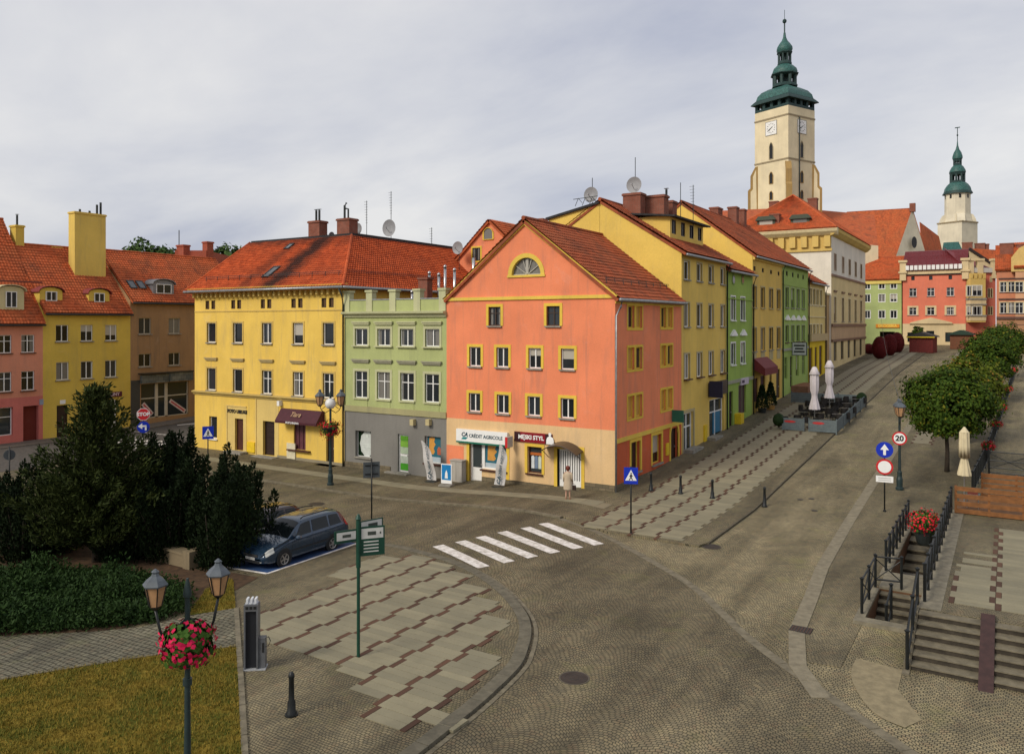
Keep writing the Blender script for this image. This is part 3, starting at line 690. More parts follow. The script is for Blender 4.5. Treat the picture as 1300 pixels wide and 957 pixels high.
# terrace steps (descending towards -y), two brown pram ramps over them
st = thing('terrace_steps', 'wide flight of worn granite steps with two dark ramps, dropping from the terrace', 'steps', (15.9, -13.6, 0))
riser_m = M('riser_dark_stone', paint, (0.045, 0.036, 0.025), 0.9, 0.4)  # riser blocks coloured much darker brown than the treads
for i in range(7):
    zt = TERR - .02 - i * .15; yy = -i * .40
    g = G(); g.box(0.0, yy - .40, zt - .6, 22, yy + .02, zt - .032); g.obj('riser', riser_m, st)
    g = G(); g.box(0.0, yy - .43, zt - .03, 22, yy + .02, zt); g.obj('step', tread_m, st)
    g = G(); g.box(-.18, yy - .46, zt - .7, -.005, yy + .0, zt + .05); g.obj('step_cheek', tread_m, st)
for a in (1.55, 2.6):
    g = G(); g.prism([(.45, TERR + .015), (.0, TERR + .17), (-2.9, TERR - .92), (-2.9, TERR - 1.2), (.45, TERR - .3)], a, a + .34, 'x'); g.obj('ramp', M('ramp_brown', paint, (0.05, 0.022, 0.018), 0.6, 0.3), st)
def lowstair(nm, lab, x0, y0, x1, y1, top, n, runs, coping):
    t = thing(nm, lab, 'stairwell', (x0, y0, 0)); W, D = x1 - x0, y1 - y0; zb = top - n * .17 - .05
    g = G(); g.box(-.02, -.02, zb - .1, W, D + .02, zb); g.obj('floor_slab', stone, t)
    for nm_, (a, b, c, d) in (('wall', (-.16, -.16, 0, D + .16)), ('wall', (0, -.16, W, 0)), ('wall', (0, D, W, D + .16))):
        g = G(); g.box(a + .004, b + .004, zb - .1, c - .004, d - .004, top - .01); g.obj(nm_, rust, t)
    for i in range(n):
        yt = D - i * runs; zz = top - (i + 1) * .17 + .1; G().box(.01, yt - runs + .03, zb, W - .01, yt + .01, zz - .052).obj('riser', M('riser_dark_stone', paint, (0.045, 0.036, 0.025), 0.9, 0.4), t); G().box(.01, yt - runs, zz - .05, W - .01, yt + .01, zz).obj('step', tread_m, t)  # same dark brown risers under the paler treads
    for a, b, c, d in coping:
        g = G(); g.box(a, b, top - .1, c, d, top + .07); g.obj('coping', M('coping', paint), t)
    return t
lowstair('cellar_stairwell', 'narrow sunken cellar stair with pale kerb round it beside the flower planter', *PIT[0], 0.06, 5, .9, [(-.32, 0, -.01, 8.4), (-.32, -.45, 1.4, -.005)])
lowstair('cellar_stairwell', 'sunken flight of grey steps behind a rounded pale wall beside the terrace steps', *PIT[1], 0.05, 6, .36, [(-.3, 0, -.01, 3.2), (-.3, -.45, 1.45, -.005), (-.05, 3.41, 1.47, 5.2)])
# ------------------------------------------------------------------ orange corner house
orange = M('orange_plaster', plaster, (0.80, 0.25, 0.122), 0.5); beige = M('beige_plaster', plaster, (0.72, 0.49, 0.25), 0.4); redor = M('brick_red_plaster', plaster, (0.55, 0.115, 0.045), 0.3)
W1 = 11.37; D1 = 10.3; EZ = 10.62; RZ = 15.1; RX = -5.72
hs = thing('corner_house', 'orange corner house with yellow window frames and a half-round gable window', 'house', (-W1 / 2, D1 / 2, 0))
F = Facade(hs, 0, 0, 0); S_ = Facade(hs, 0, 0, 90)
def rowops(fc, pxs, ref, w, span=None):
    _, zb = fc.sz(ref[0], ref[2]); _, zt = fc.sz(ref[0], ref[1]); return [(fc.S(p), zb, w, zt - zb) for p in pxs]
def op(r): return (r[0] - r[2] / 2, r[1], r[0] + r[2] / 2, r[1] + r[3])
r1w = rowops(F, [628, 702.3], (628, 389.5, 413.5), 0.86); r2w = rowops(F, [603.2, 638, 679, 720.6], (603.2, 440.5, 465), 0.84); r3w = rowops(F, [602.6, 638.5, 677.8, 720.3], (602.6, 499, 522.5), 0.84)
zs1 = 3.4; zbase = -1.2
shop = (F.S(596), -.42, F.S(643), F.sz(596, 560)[1]); w2 = (F.S(669.5), F.sz(679, 601)[1], F.S(688), F.sz(679, 567)[1]); dd = (F.S(707.5), -.2, F.S(738), F.sz(722, 570.6)[1])
F.wall('wall', -W1, 0, zs1, EZ, [op(r) for r in r1w + r2w + r3w], orange)
F.wall('ground_floor_wall', -W1, 0, zbase, zs1, [shop, w2, dd], beige, 0.3)
# gable with the half-round window
cx = F.S(668); zl = F.sz(668, 349)[1]; rl = 0.98
arc = [(cx + rl * math.cos(math.pi * i / 16), zl + rl * 1.02 * math.sin(math.pi * i / 16)) for i in range(17)]
outer = [(-W1, EZ), (0, EZ), (RX, RZ)]
tri = tessellate_polygon([[Vector((a, b, 0)) for a, b in outer], [Vector((a, b, 0)) for a, b in arc]])
pts = outer + arc
gme = mesh_from('gable_wall', [(a, 0, b) for a, b in pts], [t if (Vector((*pts[t[1]], 0)) - Vector((*pts[t[0]], 0))).cross(Vector((*pts[t[2]], 0)) - Vector((*pts[t[0]], 0))).z > 0 else t[::-1] for t in tri], orange)
F.put('gable_wall', gme, 0, 0, 0)
g = G(); n = 17
for i in range(16):
    a, b = arc[i], arc[i + 1]; f_ = 1.26
    o1, o2 = [(cx + (p[0] - cx) * f_, zl + (p[1] - zl) * f_) for p in (a, b)]
    g.add([(a[0], -.04, a[1]), (b[0], -.04, b[1]), (o2[0], -.04, o2[1]), (o1[0], -.04, o1[1]), (a[0], .2, a[1]), (b[0], .2, b[1]), (o2[0], .02, o2[1]), (o1[0], .02, o1[1])], [(3, 2, 1, 0), (0, 1, 5, 4), (2, 3, 7, 6)])
g.box(cx - rl * 1.3, -.07, zl - .13, cx + rl * 1.3, .2, zl - .001); lun = F.put('lunette_window', g.mesh('lunette_window', ytrim), 0, 0, 0)
gg = G()
for a in (36, 72, 108, 144): gg.bar((cx, .14, zl + .02), (cx + rl * .98 * math.cos(R(a)), .14, zl + rl * .98 * math.sin(R(a))), .045)
gg.box(cx - rl, .12, zl, cx + rl, .17, zl + .06); gg.box(cx - .09, .10, zl + .06, cx + .09, .165, zl + .9); put('glazing_bar', gg.mesh('glazing_bar', M('grey_bar', paint, (0.4, 0.38, 0.33), 0.7)), lun)
put('pane', mesh_from('pane', [(a, .18, b) for a, b in arc], [tuple(range(17))], pane), lun)
# trims
sl = math.atan2(RZ - EZ, -RX)
F.band('cornice', -W1 + .02, .06, EZ - .02, EZ + .17, ytrim, .09)
g = G(); g.bar((-W1 - .1, -.05, EZ + .02), (RX, -.05, RZ - .02), .12, .24, (0, 0, 1)); g.bar((.1, -.05, EZ + .02), (RX, -.05, RZ - .02), .121, .24, (0, 0, 1)); F.put('gable_trim', g.mesh('gable_trim', ytrim), 0, 0, 0)
fr = M('yellow_frame', plaster, (0.74, 0.50, 0.07), 0.15)
for i, r in enumerate(r1w + r2w + r3w):
    op_ = r[0]; dark = i in (0, 1, 5)
    F.window(*r, mull='cross' if i < 2 else ('one' if i == 5 else 'two'), fmat=M('brown_frame', paint, (0.05, 0.03, 0.02)) if i < 2 else white, sur=fr, sw=.17, sill=stone)
# ground floor, front
zgf = -.42
sh = shop; dw = F.S(611.7) - sh[0]
F.door(sh[0] + dw / 2, zg(-10.5, 0) + .1, dw, sh[3] - zg(-10.5, 0) - .1, white, .26, 1, .36, 'shop_door')
g = G(); zb = F.sz(628, 597)[1]; g.box(sh[0] + dw, .0, -.6, sh[2], .2, zb); F.put('shop_window_parapet', g.mesh('shop_window_parapet', beige), 0, 0, 0)
F.window((sh[0] + dw + sh[2]) / 2, zb, sh[2] - sh[0] - dw, sh[3] - zb, 'one', white, sill=brown, pmat=M('poster_glass_bank', lambda n: poster_glass(n)) if False else shopglass, depth=.22, fw=.1, name='shop_window')
g = G(); 
for a in (sh[0] - .2, sh[2]): g.box(a, -.03, -.5, a + .2, .1, sh[3] + .2)
g.box(sh[0], -.03, sh[3], sh[2], .1, sh[3] + .2); F.put('shop_surround', g.mesh('shop_surround', fr), 0, 0, 0)
# poster behind the bank's window: a tall orange figure, teal field and pale strip, no lettering legible in the photograph
pz = zb; pw0 = sh[0] + dw + .12; pw1 = sh[2] - .12
def poster(par_f, x0, x1, z0, z1, d, par=None):
    g = G(); g.quad((x0, d, z0), (x1, d, z0), (x1, d, z1), (x0, d, z1)); o = par_f.put('window_poster', g.mesh('window_poster', M('poster_teal', paint, (0.02, 0.13, 0.18), 0.4)), 0, 0, 0)
    w_, h_ = x1 - x0, z1 - z0
    q = G(); pts_ = [(.1, .3), (.12, .95), (.3, 1.0), (.52, .95), (.45, .8), (.55, .7), (.42, .55), (.5, .4), (.4, .3)]
    q.add([(x0 + a * w_, d - .006, z0 + b * h_) for a, b in pts_], [tuple(range(len(pts_)))]); put('figure', q.mesh('figure', M('poster_orange', paint, (0.62, 0.30, 0.06), 0.4), fix=False), o)
    q = G(); pts_ = [(.68, .3), (.66, .5), (.75, .62), (.86, .6), (.95, .45), (.95, .3)]; q.add([(x0 + a * w_, d - .006, z0 + b * h_) for a, b in pts_], [tuple(range(len(pts_)))]); put('figure', q.mesh('figure', M('poster_red', paint, (0.45, 0.11, 0.05), 0.4), fix=False), o)
    q = G(); q.quad((x0, d - .004, z0), (x1, d - .004, z0), (x1, d - .004, z0 + .2 * h_), (x0, d - .004, z0 + .2 * h_)); put('strip', q.mesh('strip', M('poster_pale', paint, (0.42, 0.50, 0.55), 0.4)), o)
poster(F, pw0, pw1, zb + .1, sh[3] - .1, .215)
F.window((w2[0] + w2[2]) / 2, w2[1], w2[2] - w2[0], w2[3] - w2[1], 'one', brown, sur=fr, sw=.17, sill=brown, pmat=shopglass, depth=.24, fw=.07, name='shop_window')
g = G(); wc = (w2[0] + w2[2]) / 2; ww = w2[2] - w2[0]; hh = w2[3] - w2[1]
g.box(w2[0] + .07, .215, w2[1] + hh * .66, w2[2] - .07, .235, w2[1] + hh * .76); F.put('window_ledge', g.mesh('window_ledge', M('orange_strip', paint, (0.45, 0.12, 0.02))), 0, 0, 0)
for i, c in enumerate(((0.62, 0.66, 0.68), (0.16, 0.22, 0.32), (0.55, 0.6, 0.5))):
    x = w2[0] + .14 + i * (ww - .28) / 3; q = G(); bw = (ww - .28) / 3 - .03; q.prism([(x, w2[1] + .25), (x + bw, w2[1] + .25), (x + bw, w2[1] + hh * .6), (x + bw * .7, w2[1] + hh * .64), (x + bw * .3, w2[1] + hh * .64), (x, w2[1] + hh * .6)], .225, .236, 'y'); F.put('display_shirt', q.mesh('display_shirt', M('shirt%d' % i, paint, c)), 0, 0, 0)
# barred double door under a curved canopy
g = G(); dz0 = -.12; g.box(dd[0], .2, dz0 - .3, dd[2], .24, dd[3]); g.box(dd[0], .1, dz0, dd[0] + .07, .2, dd[3]); g.box(dd[2] - .07, .1, dz0, dd[2], .2, dd[3]); dr = F.put('door', g.mesh('door', black), 0, 0, 0)
for i in range(10):
    q = G(); x = dd[0] + .08 + i * (dd[2] - dd[0] - .2) / 9; z0_ = dz0 + (.55 if i not in (0, 4, 5, 9) else 0); q.box(x - .045, .15, dz0 + .12, x + .045, .185, dd[3] - .05); put('door_bar', q.mesh('door_bar', white), dr)
for a, b in ((dz0, dz0 + .5), (dd[3] - .12, dd[3])):
    q = G(); q.box(dd[0] + .07, .14, a, dd[2] - .07, .19, b); put('door_rail', q.mesh('door_rail', white), dr)
g = G()
for a, b, c, d in ((dd[0] - .2, -.5, dd[0], dd[3] + .2), (dd[2], -.5, dd[2] + .2, dd[3] + .2), (dd[0], dd[3], dd[2], dd[3] + .2)): g.box(a, -.03, b, c, .1, d)
F.put('door_surround', g.mesh('door_surround', fr), 0, 0, 0)
g = G(); c0, c1 = F.S(694), F.S(741); cz = F.sz(717, 572)[1] + .05; cc = (c0 + c1) / 2; hw = (c1 - c0) / 2; nn = 10; top = []
for d_ in (0, -.9):
    for i in range(nn + 1):
        t = -1 + 2 * i / nn; top.append((cc + hw * t, d_, cz + .45 * (1 - t * t) - (.12 if d_ else 0)))
g.add(top, [(i, i + 1, nn + 2 + i, nn + 1 + i) for i in range(nn)]); g.add([(a, b, c + .03) for a, b, c in top], [(nn + 1 + i, nn + 2 + i, i + 1, i) for i in range(nn)]); can = F.put('door_canopy', g.mesh('door_canopy', M('canopy_brown', paint, (0.07, 0.045, 0.03), 0.35)), 0, 0, 0)
g = G(); g.tube([top[nn + 1 + i] for i in range(nn + 1)], .03, 6); [g.bar((x, -.02, cz - .5), (x, -.8, cz + .02), .03) for x in (c0 + .15, c1 - .15)]; put('canopy_frame', g.mesh('canopy_frame', dkbrown), can)
for a, b in ((-W1 + .02, sh[0] - .02 - .2), (sh[0] + dw + .02, dd[0] - .22), (dd[2] + .22, -.02)):
    F.band('plinth', a, b, -1.2, .28 + (.0 if a < -6 else .14) - (.25 if a < -8 else 0), plinth_stone, .05)
q = G(); q.box(-W1 + .01, -.008, -1, F.S(588.8), .01, F.sz(575, 565)[1]); F.put('wall_patch', q.mesh('wall_patch', orange), 0, 0, 0)
# signs
white_s = M('sign_white', paint, (0.80, 0.80, 0.78), 0.35, 0.04); green_s = M('sign_green', paint, (0.01, 0.16, 0.10), 0.4); navy = M('sign_navy', paint, (0.012, 0.05, 0.075), 0.4); teal_s = M('sign_teal', paint, (0.01, 0.22, 0.24), 0.4); red_s = M('sign_red', paint, (0.55, 0.02, 0.025), 0.4); maroon = M('sign_maroon', paint, (0.035, 0.006, 0.008), 0.45)
so_, a0, a1, zb_, zt_ = sign_board(hs, F, 581.5, 646, 543.5, 558.5, white_s, .2); q = G(); q.box(a0, -.202, zb_ - .1, a1, -.003, zb_ - .002); put('sign_edge', q.mesh('sign_edge', green_s), so_)
zm = (zb_ + zt_) / 2
lettering('CRÉDIT AGRICOLE', .285, navy, so_, (a0 + .95, -.206, zm), .006, ax='LEFT')
q = G(); q.prism([(a0 + .38, zm - .24), (a0 + .72, zm - .24), (a0 + .88, zm - .1), (a0 + .52, zm - .1)], -.208, -.201, 'y'); put('emblem', q.mesh('emblem', teal_s), so_)
lettering('CA', .34, navy, so_, (a0 + .62, -.207, zm + .05), .012, .25, name='emblem_letters')
q = G(); q.box(0, -.8, 0, .16, -.21, .62); bx_ = F.put('projecting_sign', q.mesh('projecting_sign', M('sign_side_grey', paint, (0.45, 0.43, 0.4))), F.S(650.5), 0, zb_ - .05)
q = G(); q.box(-.012, -.8, 0, -.001, -.62, .62); put('sign_strip', q.mesh('sign_strip', red_s), bx_)
q = G(); q.box(-.01, -.6, .04, -.001, -.23, .58); put('sign_panel', q.mesh('sign_panel', green_s), bx_)
q = G(); q.box(0, -.81, .0, .16, -.801, .62); put('sign_panel', q.mesh('sign_panel', red_s), bx_)
so2, b0, b1, zb2, zt2 = sign_board(hs, F, 654, 701.5, 547.2, 559.5, M('sign_crimson', paint, (0.23, 0.006, 0.014), 0.4), .1)
lettering('MĘSKI STYL', .33, white_s, so2, ((b0 + b1) / 2 - .12, -.106, (zb2 + zt2) / 2), .012)
for a, m_ in ((b0, maroon), (b1 - .42, maroon)):
    q = G(); q.box(a, -.104, zb2 + .002, a + .42, -.099, zt2 - .002); put('sign_end', q.mesh('sign_end', m_), so2)
q = G(); q.lathe([(.0, .66), (.09, .62), (.1, .52), (.07, .44), (.2, .36), (.25, .2), (.25, .0)], 10); fg = put('figure_cutout', q.mesh('figure_cutout', [white_s]), so2, (b1 - .12, -.10, zb2)); fg.scale = (1, .08, 1)
# street side of the orange house
cols = [(795.5, 816.5), (837.5, 855)]; rows_s = [(388, 416.5), (441.5, 470), (503.5, 532.5)]
sops = []
for a, b in cols:
    for t, bt in rows_s:
        s0 = S_.S(a + 1.5); s1 = S_.S(b - 1.5); zb3 = S_.sz(796, bt)[1]; zt3 = S_.sz(796, t)[1]
        m0 = s0 + (s1 - s0) * .44; m1 = s0 + (s1 - s0) * .56
        for u0, u1 in ((s0, m0), (m1, s1)): sops.append(((u0 + u1) / 2, zb3, u1 - u0, zt3 - zb3))
gw = [(S_.S(801), S_.S(813)), (S_.S(828), S_.S(840))]; gz = S_.sz(801, 565)[1]
gops = [((a + b) / 2, .72, b - a, 1.75) for a, b in gw]; ad = (S_.S(851), .25, S_.S(860.5), 2.55)
S_.wall('wall', 0, D1, 2.75, EZ, [op(r) for r in sops], orange)
S_.wall('ground_floor_wall', 0, D1, zbase, 2.75, [op(r) for r in gops] + [ad], redor, .3)
yf = M('yellow_shade_panel', plaster, (0.70, 0.47, 0.08), 0.3)
for i, r in enumerate(sops): S_.window(*r, mull='one', fmat=fr, sur=fr, sw=.13, depth=.16, pmat=M('blind_window', plaster, (0.55, 0.3, 0.07), 0.5) if i % 3 else pane)
for r in gops: S_.window(*r, mull='one', fmat=fr, sur=fr, sw=.18, depth=.26, sill=stone)
S_.band('belt', 0.01, D1 - .01, 2.68, 2.92, ytrim, .06); S_.band('plinth', .01, ad[0] - .2, -1.2, .42, plinth_stone, .05); S_.band('frieze', .01, D1, EZ - .32, EZ - .03, ytrim, .04)
S_.door((ad[0] + ad[2]) / 2, .25, ad[2] - ad[0], 2.3, dkbrown, .26)
g = G(); aw = (ad[2] - ad[0]) / 2; ac = (ad[0] + ad[2]) / 2
for sgn in (-1, 1): g.box(min(ac + sgn * aw, ac + sgn * (aw + .2)), -.05, -.3, max(ac + sgn * aw, ac + sgn * (aw + .2)), .05, 2.2)
for i in range(8):
    t0, t1 = math.pi * i / 8, math.pi * (i + 1) / 8; P = [(ac + rr * math.cos(t), 2.2 + .9 * rr * math.sin(t)) for rr, t in ((aw, t0), (aw + .2, t0), (aw + .2, t1), (aw, t1))]; g.prism(P, -.05, .05, 'y')
S_.put('door_surround', g.mesh('door_surround', fr), 0, 0, 0)
g = G(); g.box(ad[0] - .3, -.75, 0, ad[2] + .3, 0, .42); S_.put('door_step', g.mesh('door_step', stone), 0, 0, 0)
q = G(); q.box(S_.S(845), -.06, 1.0, S_.S(848.5), 0, 1.75); S_.put('gas_box', q.mesh('gas_box', M('gas_yellow', paint, (0.75, 0.52, 0.02), 0.4)), 0, 0, 0)
q = G(); q.box(S_.S(852), -.8, 3.0, S_.S(852) + .1, -.05, 3.75); S_.put('projecting_sign', q.mesh('projecting_sign', M('pharmacy_green', paint, (0.02, 0.15, 0.10), 0.4)), 0, 0, 0)
# shell, roof, gutters
OV = .28
blank(hs, 'rear_wall', [[(-W1, 0, zbase), (-W1, 0, EZ), (-W1, D1, EZ), (-W1, D1, zbase)], [(-W1, D1, zbase), (-W1, D1, EZ), (RX, D1, RZ), (0, D1, EZ), (0, D1, zbase)]], orange)
dzv = OV * (RZ - EZ) / -RX
rq = [((OV, -.18, EZ + .12 - dzv), (OV, D1 - .02, EZ + .12 - dzv), (RX, D1 - .02, RZ + .12), (RX, -.18, RZ + .12)), ((-W1 - .12, D1 - .02, EZ + .0), (-W1 - .12, -.18, EZ + .0), (RX, -.18, RZ + .12), (RX, D1 - .02, RZ + .12))]
ro = roof(hs, rq, tileB, caps=[((RX, -.2, RZ + .18), (RX, D1 - .02, RZ + .18))])
gutter(hs, (OV + .08, -.15, EZ - .12), (OV + .08, D1, EZ - .1), .09)
downpipe(hs, [(OV + .08, .1, EZ - .18), (OV + .05, .03, EZ - .5), (.10, -.12, EZ - 1.0), (.10, -.12, -.2)], .06, zinc)
# snow guard on the street slope
g = G(); t_ = .13; zz = lambda t: EZ + t * (RZ - EZ); xx = lambda t: t * RX
for h_ in (.2, .3): g.tube([(xx(t_) + 0, .4, zz(t_) + .25 + h_), (xx(t_), D1 - .3, zz(t_) + .25 + h_)], .018, 5)
for i in range(9): y = .5 + i * 1.15; g.bar((xx(t_), y, zz(t_) + .15), (xx(t_) - .05, y, zz(t_) + .58), .03)
g.obj('snow_guard', dkmetal, hs, tuple(-v for v in hs.location))
for px, py, h_ in ((687, 278, 1.3),): p = on_y(px, py, 7.5); chimney(hs, p.x, 7.5, 12, p.z, .55, .55)

# ------------------------------------------------------------------ green and grey house
XG0, XG1 = -19.95, -W1
green = M('green_plaster', plaster, (0.40, 0.44, 0.185), 0.35); grey = M('grey_plaster', plaster, (0.215, 0.205, 0.185), 0.3); gtrim = M('green_cream_trim', plaster, (0.50, 0.50, 0.29), 0.35)
gh = thing('town_house', 'green house with flat parapet roof and grey ground floor between yellow and orange houses', 'house', ((XG0 + XG1) / 2, 4, -.5)); F = Facade(gh, 0, 0, 0)
pc = [458.5, 487, 517, 549.5]; g1 = rowops(F, [458.7, 487.5, 516.5, 549], (517, 417.5, 439.5), 1.12); g2 = rowops(F, [458.5, 487, 517, 548.5], (458.5, 471, 505), 1.12)
zb_g = 3.45; top_g = 9.85
F.wall('wall', XG0, XG1, zb_g, top_g, [op(r) for r in g1 + g2], green)
gl = [(F.S(451), F.sz(451, 579)[1], F.S(470.8), F.sz(451, 546)[1]), (F.S(505), -.32, F.S(518.5), F.sz(505, 550.5)[1]), (F.S(539), F.sz(539, 587)[1], F.S(559.5), F.sz(539, 553)[1])]
F.wall('ground_floor_wall', XG0, XG1, -1.4, zb_g, gl, grey, .3)
for r in g1: F.window(*r, mull='two', sur=gtrim, sw=.16, sill=gtrim, hood=('bar', .38), hoodmat=gtrim, sd_=.16, sillw=.2)
for r in g2: F.window(*r, mull='cross', sur=gtrim, sw=.16, sill=gtrim, hood=('bar', .7), hoodmat=M('hood_grey', paint, (0.30, 0.29, 0.2), 0.9), apron=(green, .95))
F.band('belt', XG0 + .01, XG1 - .01, zb_g - .1, zb_g + .28, M('belt_olive', plaster, (0.36, 0.33, 0.17), 0.5), .08)
F.band('cornice', XG0 + .01, XG1, 0, 0, gtrim, prof=[(-.02, 9.62), (.1, 9.62), (.16, 9.8), (.34, 9.86), (.36, 9.98), (-.02, 10.02)])
g = G(); xs = [XG0 + .25 + i * (XG1 - XG0 - .55) / 4 for i in range(5)]
for a, b in zip(xs, xs[1:]): g.box(a + .26, .0, 9.99, b - .26, .25, 10.75)
F.put('parapet', g.mesh('parapet', green), 0, 0, 0)
for x in xs:
    q = G(); q.box(x - .26, -.06, 9.99, x + .26, .38, 11.28); q.box(x - .32, -.12, 11.28, x + .32, .44, 11.42); F.put('parapet_pier', q.mesh('parapet_pier', gtrim), 0, 0, 0)
for a, b in zip(xs, xs[1:]):
    q = G(); q.box(a + .262, -.04, 10.752, b - .262, .3, 10.82); F.put('coping', q.mesh('coping', zinc), 0, 0, 0)
blank(gh, 'rear_wall', [[(XG0, 11, -1.4), (XG0, 11, 9.9), (XG1, 11, 9.9), (XG1, 11, -1.4)]], grey)
blank(gh, 'flat_roof', [[(XG0, 0.02, 9.95), (XG1, 0.02, 9.95), (XG1, 11, 10.3), (XG0, 11, 10.3)]], tar)
F.window((gl[0][0] + gl[0][2]) / 2, gl[0][1], gl[0][2] - gl[0][0], gl[0][3] - gl[0][1], 'one', white, pmat=M('dark_green_glass', glass_pane, (0.006, 0.02, 0.008), (0.3, 0.3, 0.3), 0), depth=.28, sill=stone, name='shop_window', fw=.03)
q = G(); c_ = ((gl[0][0] + gl[0][2]) / 2 + .12, (gl[0][1] + gl[0][3]) / 2 - .02); n_ = 20
pts_ = [(c_[0] + .62 * (1 + .04 * (-1) ** i) * math.cos(2 * math.pi * i / n_), c_[1] + .85 * (1 + .04 * (-1) ** i) * math.sin(2 * math.pi * i / n_)) for i in range(n_)]
q.add([(a, .272, b) for a, b in pts_], [tuple(range(n_))]); F.put('window_sticker', q.mesh('window_sticker', M('sticker_pale', paint, (0.55, 0.58, 0.55)), fix=False), 0, 0, 0)
for j, (dz_, wd_) in enumerate(((.42, .2), (-.05, .8), (-.22, .75), (-.38, .6))):
    q = G(); q.box(c_[0] - wd_ / 2, .262, c_[1] + dz_, c_[0] + wd_ / 2, .268, c_[1] + dz_ + (.22 if j == 0 else .06)); F.put('sticker_mark', q.mesh('sticker_mark', M('sticker_green', paint, (0.25, 0.32, 0.27) if j else (0.6, 0.65, 0.6))), 0, 0, 0)
o = F.door((gl[1][0] + gl[1][2]) / 2, -.32, gl[1][2] - gl[1][0], gl[1][3] + .32, white, .22, 2)
dw_ = gl[1][2] - gl[1][0]; dh = gl[1][3] + .32
for z0_, z1_, c in ((.12, .55, (0.06, 0.32, 0.02)), (.56, 1.02, (0.45, 0.5, 0.42)), (1.18, 1.6, (0.42, 0.52, 0.36)), (1.61, dh - .45, (0.2, 0.42, 0.05)), (dh - .44, dh - .12, (0.10, 0.3, 0.02))):
    q = G(); q.box(-dw_ / 2 + .13, .12, z0_, dw_ / 2 - .13, .145, z1_); put('door_panel', q.mesh('door_panel', M('doorp%.2f' % z0_, paint, c, .35)), o)
g = G(); mx_ = (gl[1][0] + gl[1][2]) / 2; g.box(mx_ - 1.5, -.75, -.8, mx_ + .7, 0, -.48); g.box(mx_ - 1.25, -.42, -.48, mx_ + .6, 0, -.33); F.put('door_step', g.mesh('door_step', stone), 0, 0, 0)
F.window((gl[2][0] + gl[2][2]) / 2, gl[2][1], gl[2][2] - gl[2][0], gl[2][3] - gl[2][1], 'one', white, pmat=shopglass, depth=.24, sill=brown, name='shop_window', fw=.05)
poster(F, gl[2][0] + .06, gl[2][2] - .06, gl[2][1] + .06, gl[2][3] - .06, .235)
for px in (526, 546): s_, z_ = F.sz(px, 535); q = G(); q.box(s_ - .14, -.3, z_ - .22, s_ + .14, 0, z_ + .16); F.put('wall_lamp', q.mesh('wall_lamp', M('lamp_cream', paint, (0.5, 0.42, 0.22))), 0, 0, 0)
F.band('plinth', XG0 + .02, gl[1][0] - .6, -1.4, -.05, plinth_stone, .05)
for px, py, h_ in ((523, 372, 1.6), (557, 350, 2.2), (565, 340, 3), (577, 344, 1.7), (545, 348, 2)): # steel flues behind the parapet
    p = on_y(px, py, 6); q = G(); q.tube([(p.x, 6, 10), (p.x, 6, p.z)], .1, 10); q.lathe([(.13, 0), (.13, .12), (.02, .22)], 10, (p.x, 6, p.z)); q.obj('flue', steel, gh, tuple(-v for v in gh.location), smooth=True)
chimney(gh, on_y(540, 353, 5).x, 5, 9.9, on_y(540, 352, 5).z, .8, .6)

# ------------------------------------------------------------------ large yellow house with hipped tile roof
XY0, XY1 = -35.8, XG0
yel = M('yellow_plaster', plaster, (0.78, 0.53, 0.11), 0.5); ypale = M('pale_yellow_plaster', plaster, (0.68, 0.50, 0.17), 0.25)
yh = thing('town_house', 'large yellow house with bracketed cornice and sooty orange tile roof', 'house', ((XY0 + XY1) / 2, 8, -.5)); F = Facade(yh, 0, 0, 0)
TY = 11.75; zb_y = 3.85
ycols = [268.5, 302, 339, 378.5, 417]
y1 = rowops(F, ycols, (339, 410, 436), 1.02); y2 = rowops(F, ycols, (339, 470.5, 500), 1.02)
att = []
za0 = F.sz(339, 391.5)[1]; za1 = F.sz(339, 380)[1]
for px in (263.3, 270.7, 296, 303.5, 333.6, 341.8, 372.6, 381.2, 411.2, 420.5): att.append((F.S(px), za0, .46, za1 - za0))
F.wall('wall', XY0, XY1, zb_y, TY, [op(r) for r in y1 + y2 + att], yel)
gd = [(F.S(265.5), F.sz(265, 556)[1], F.S(275.5), F.sz(265, 528)[1]), (F.S(298.5), -.25, F.S(309), F.sz(300, 531)[1]), (F.S(334), -.35, F.S(348.7), F.sz(334, 534)[1]), (F.S(373), F.sz(373, 570)[1], F.S(388), F.sz(373, 536)[1]), (F.S(414), -.4, F.S(424), F.sz(414, 545)[1])]
F.wall('ground_floor_wall', XY0, XY1, -1.4, zb_y, gd, yel, .3)
ysur = M('yellow_window_trim', plaster, (0.60, 0.42, 0.12), 0.4)
for i, r in enumerate(y1): F.window(*r, mull='one' if i not in (2,) else 'two', sur=ysur, sw=.13, sill=stone)
for i, r in enumerate(y2): F.window(*r, mull='cross' if i > 1 else 'one', sur=ysur, sw=.13, sill=stone, hood=('bar', .72), hoodmat=M('hood_yellow_grey', paint, (0.42, 0.32, 0.14), 0.9))
for r in att: F.window(*r, mull='one', fmat=dkbrown, depth=.12, pmat=M('attic_dark', paint, (0.09, 0.045, 0.015)))
F.band('belt', XY0 - .1, XY1 - .02, 0, 0, M('belt_yellow', plaster, (0.52, 0.38, 0.12), 0.5), prof=[(-.02, zb_y - .12), (.08, zb_y - .12), (.12, zb_y), (.24, zb_y + .06), (.24, zb_y + .14), (-.02, zb_y + .2)])
F.band('attic_string', XY0 + .01, XY1 - .01, za0 - .22, za0 - .13, ysur, .04)
F.band('cornice', XY0 - .3, XY1 + .3, 0, 0, yel, prof=[(-.02, TY - .22), (.3, TY - .18), (.5, TY + .0), (.55, TY + .12), (-.02, TY + .2)])
me_b = G().box(-.09, -.3, -.34, .09, 0, 0).mesh('bracket', ysur); nb = 30
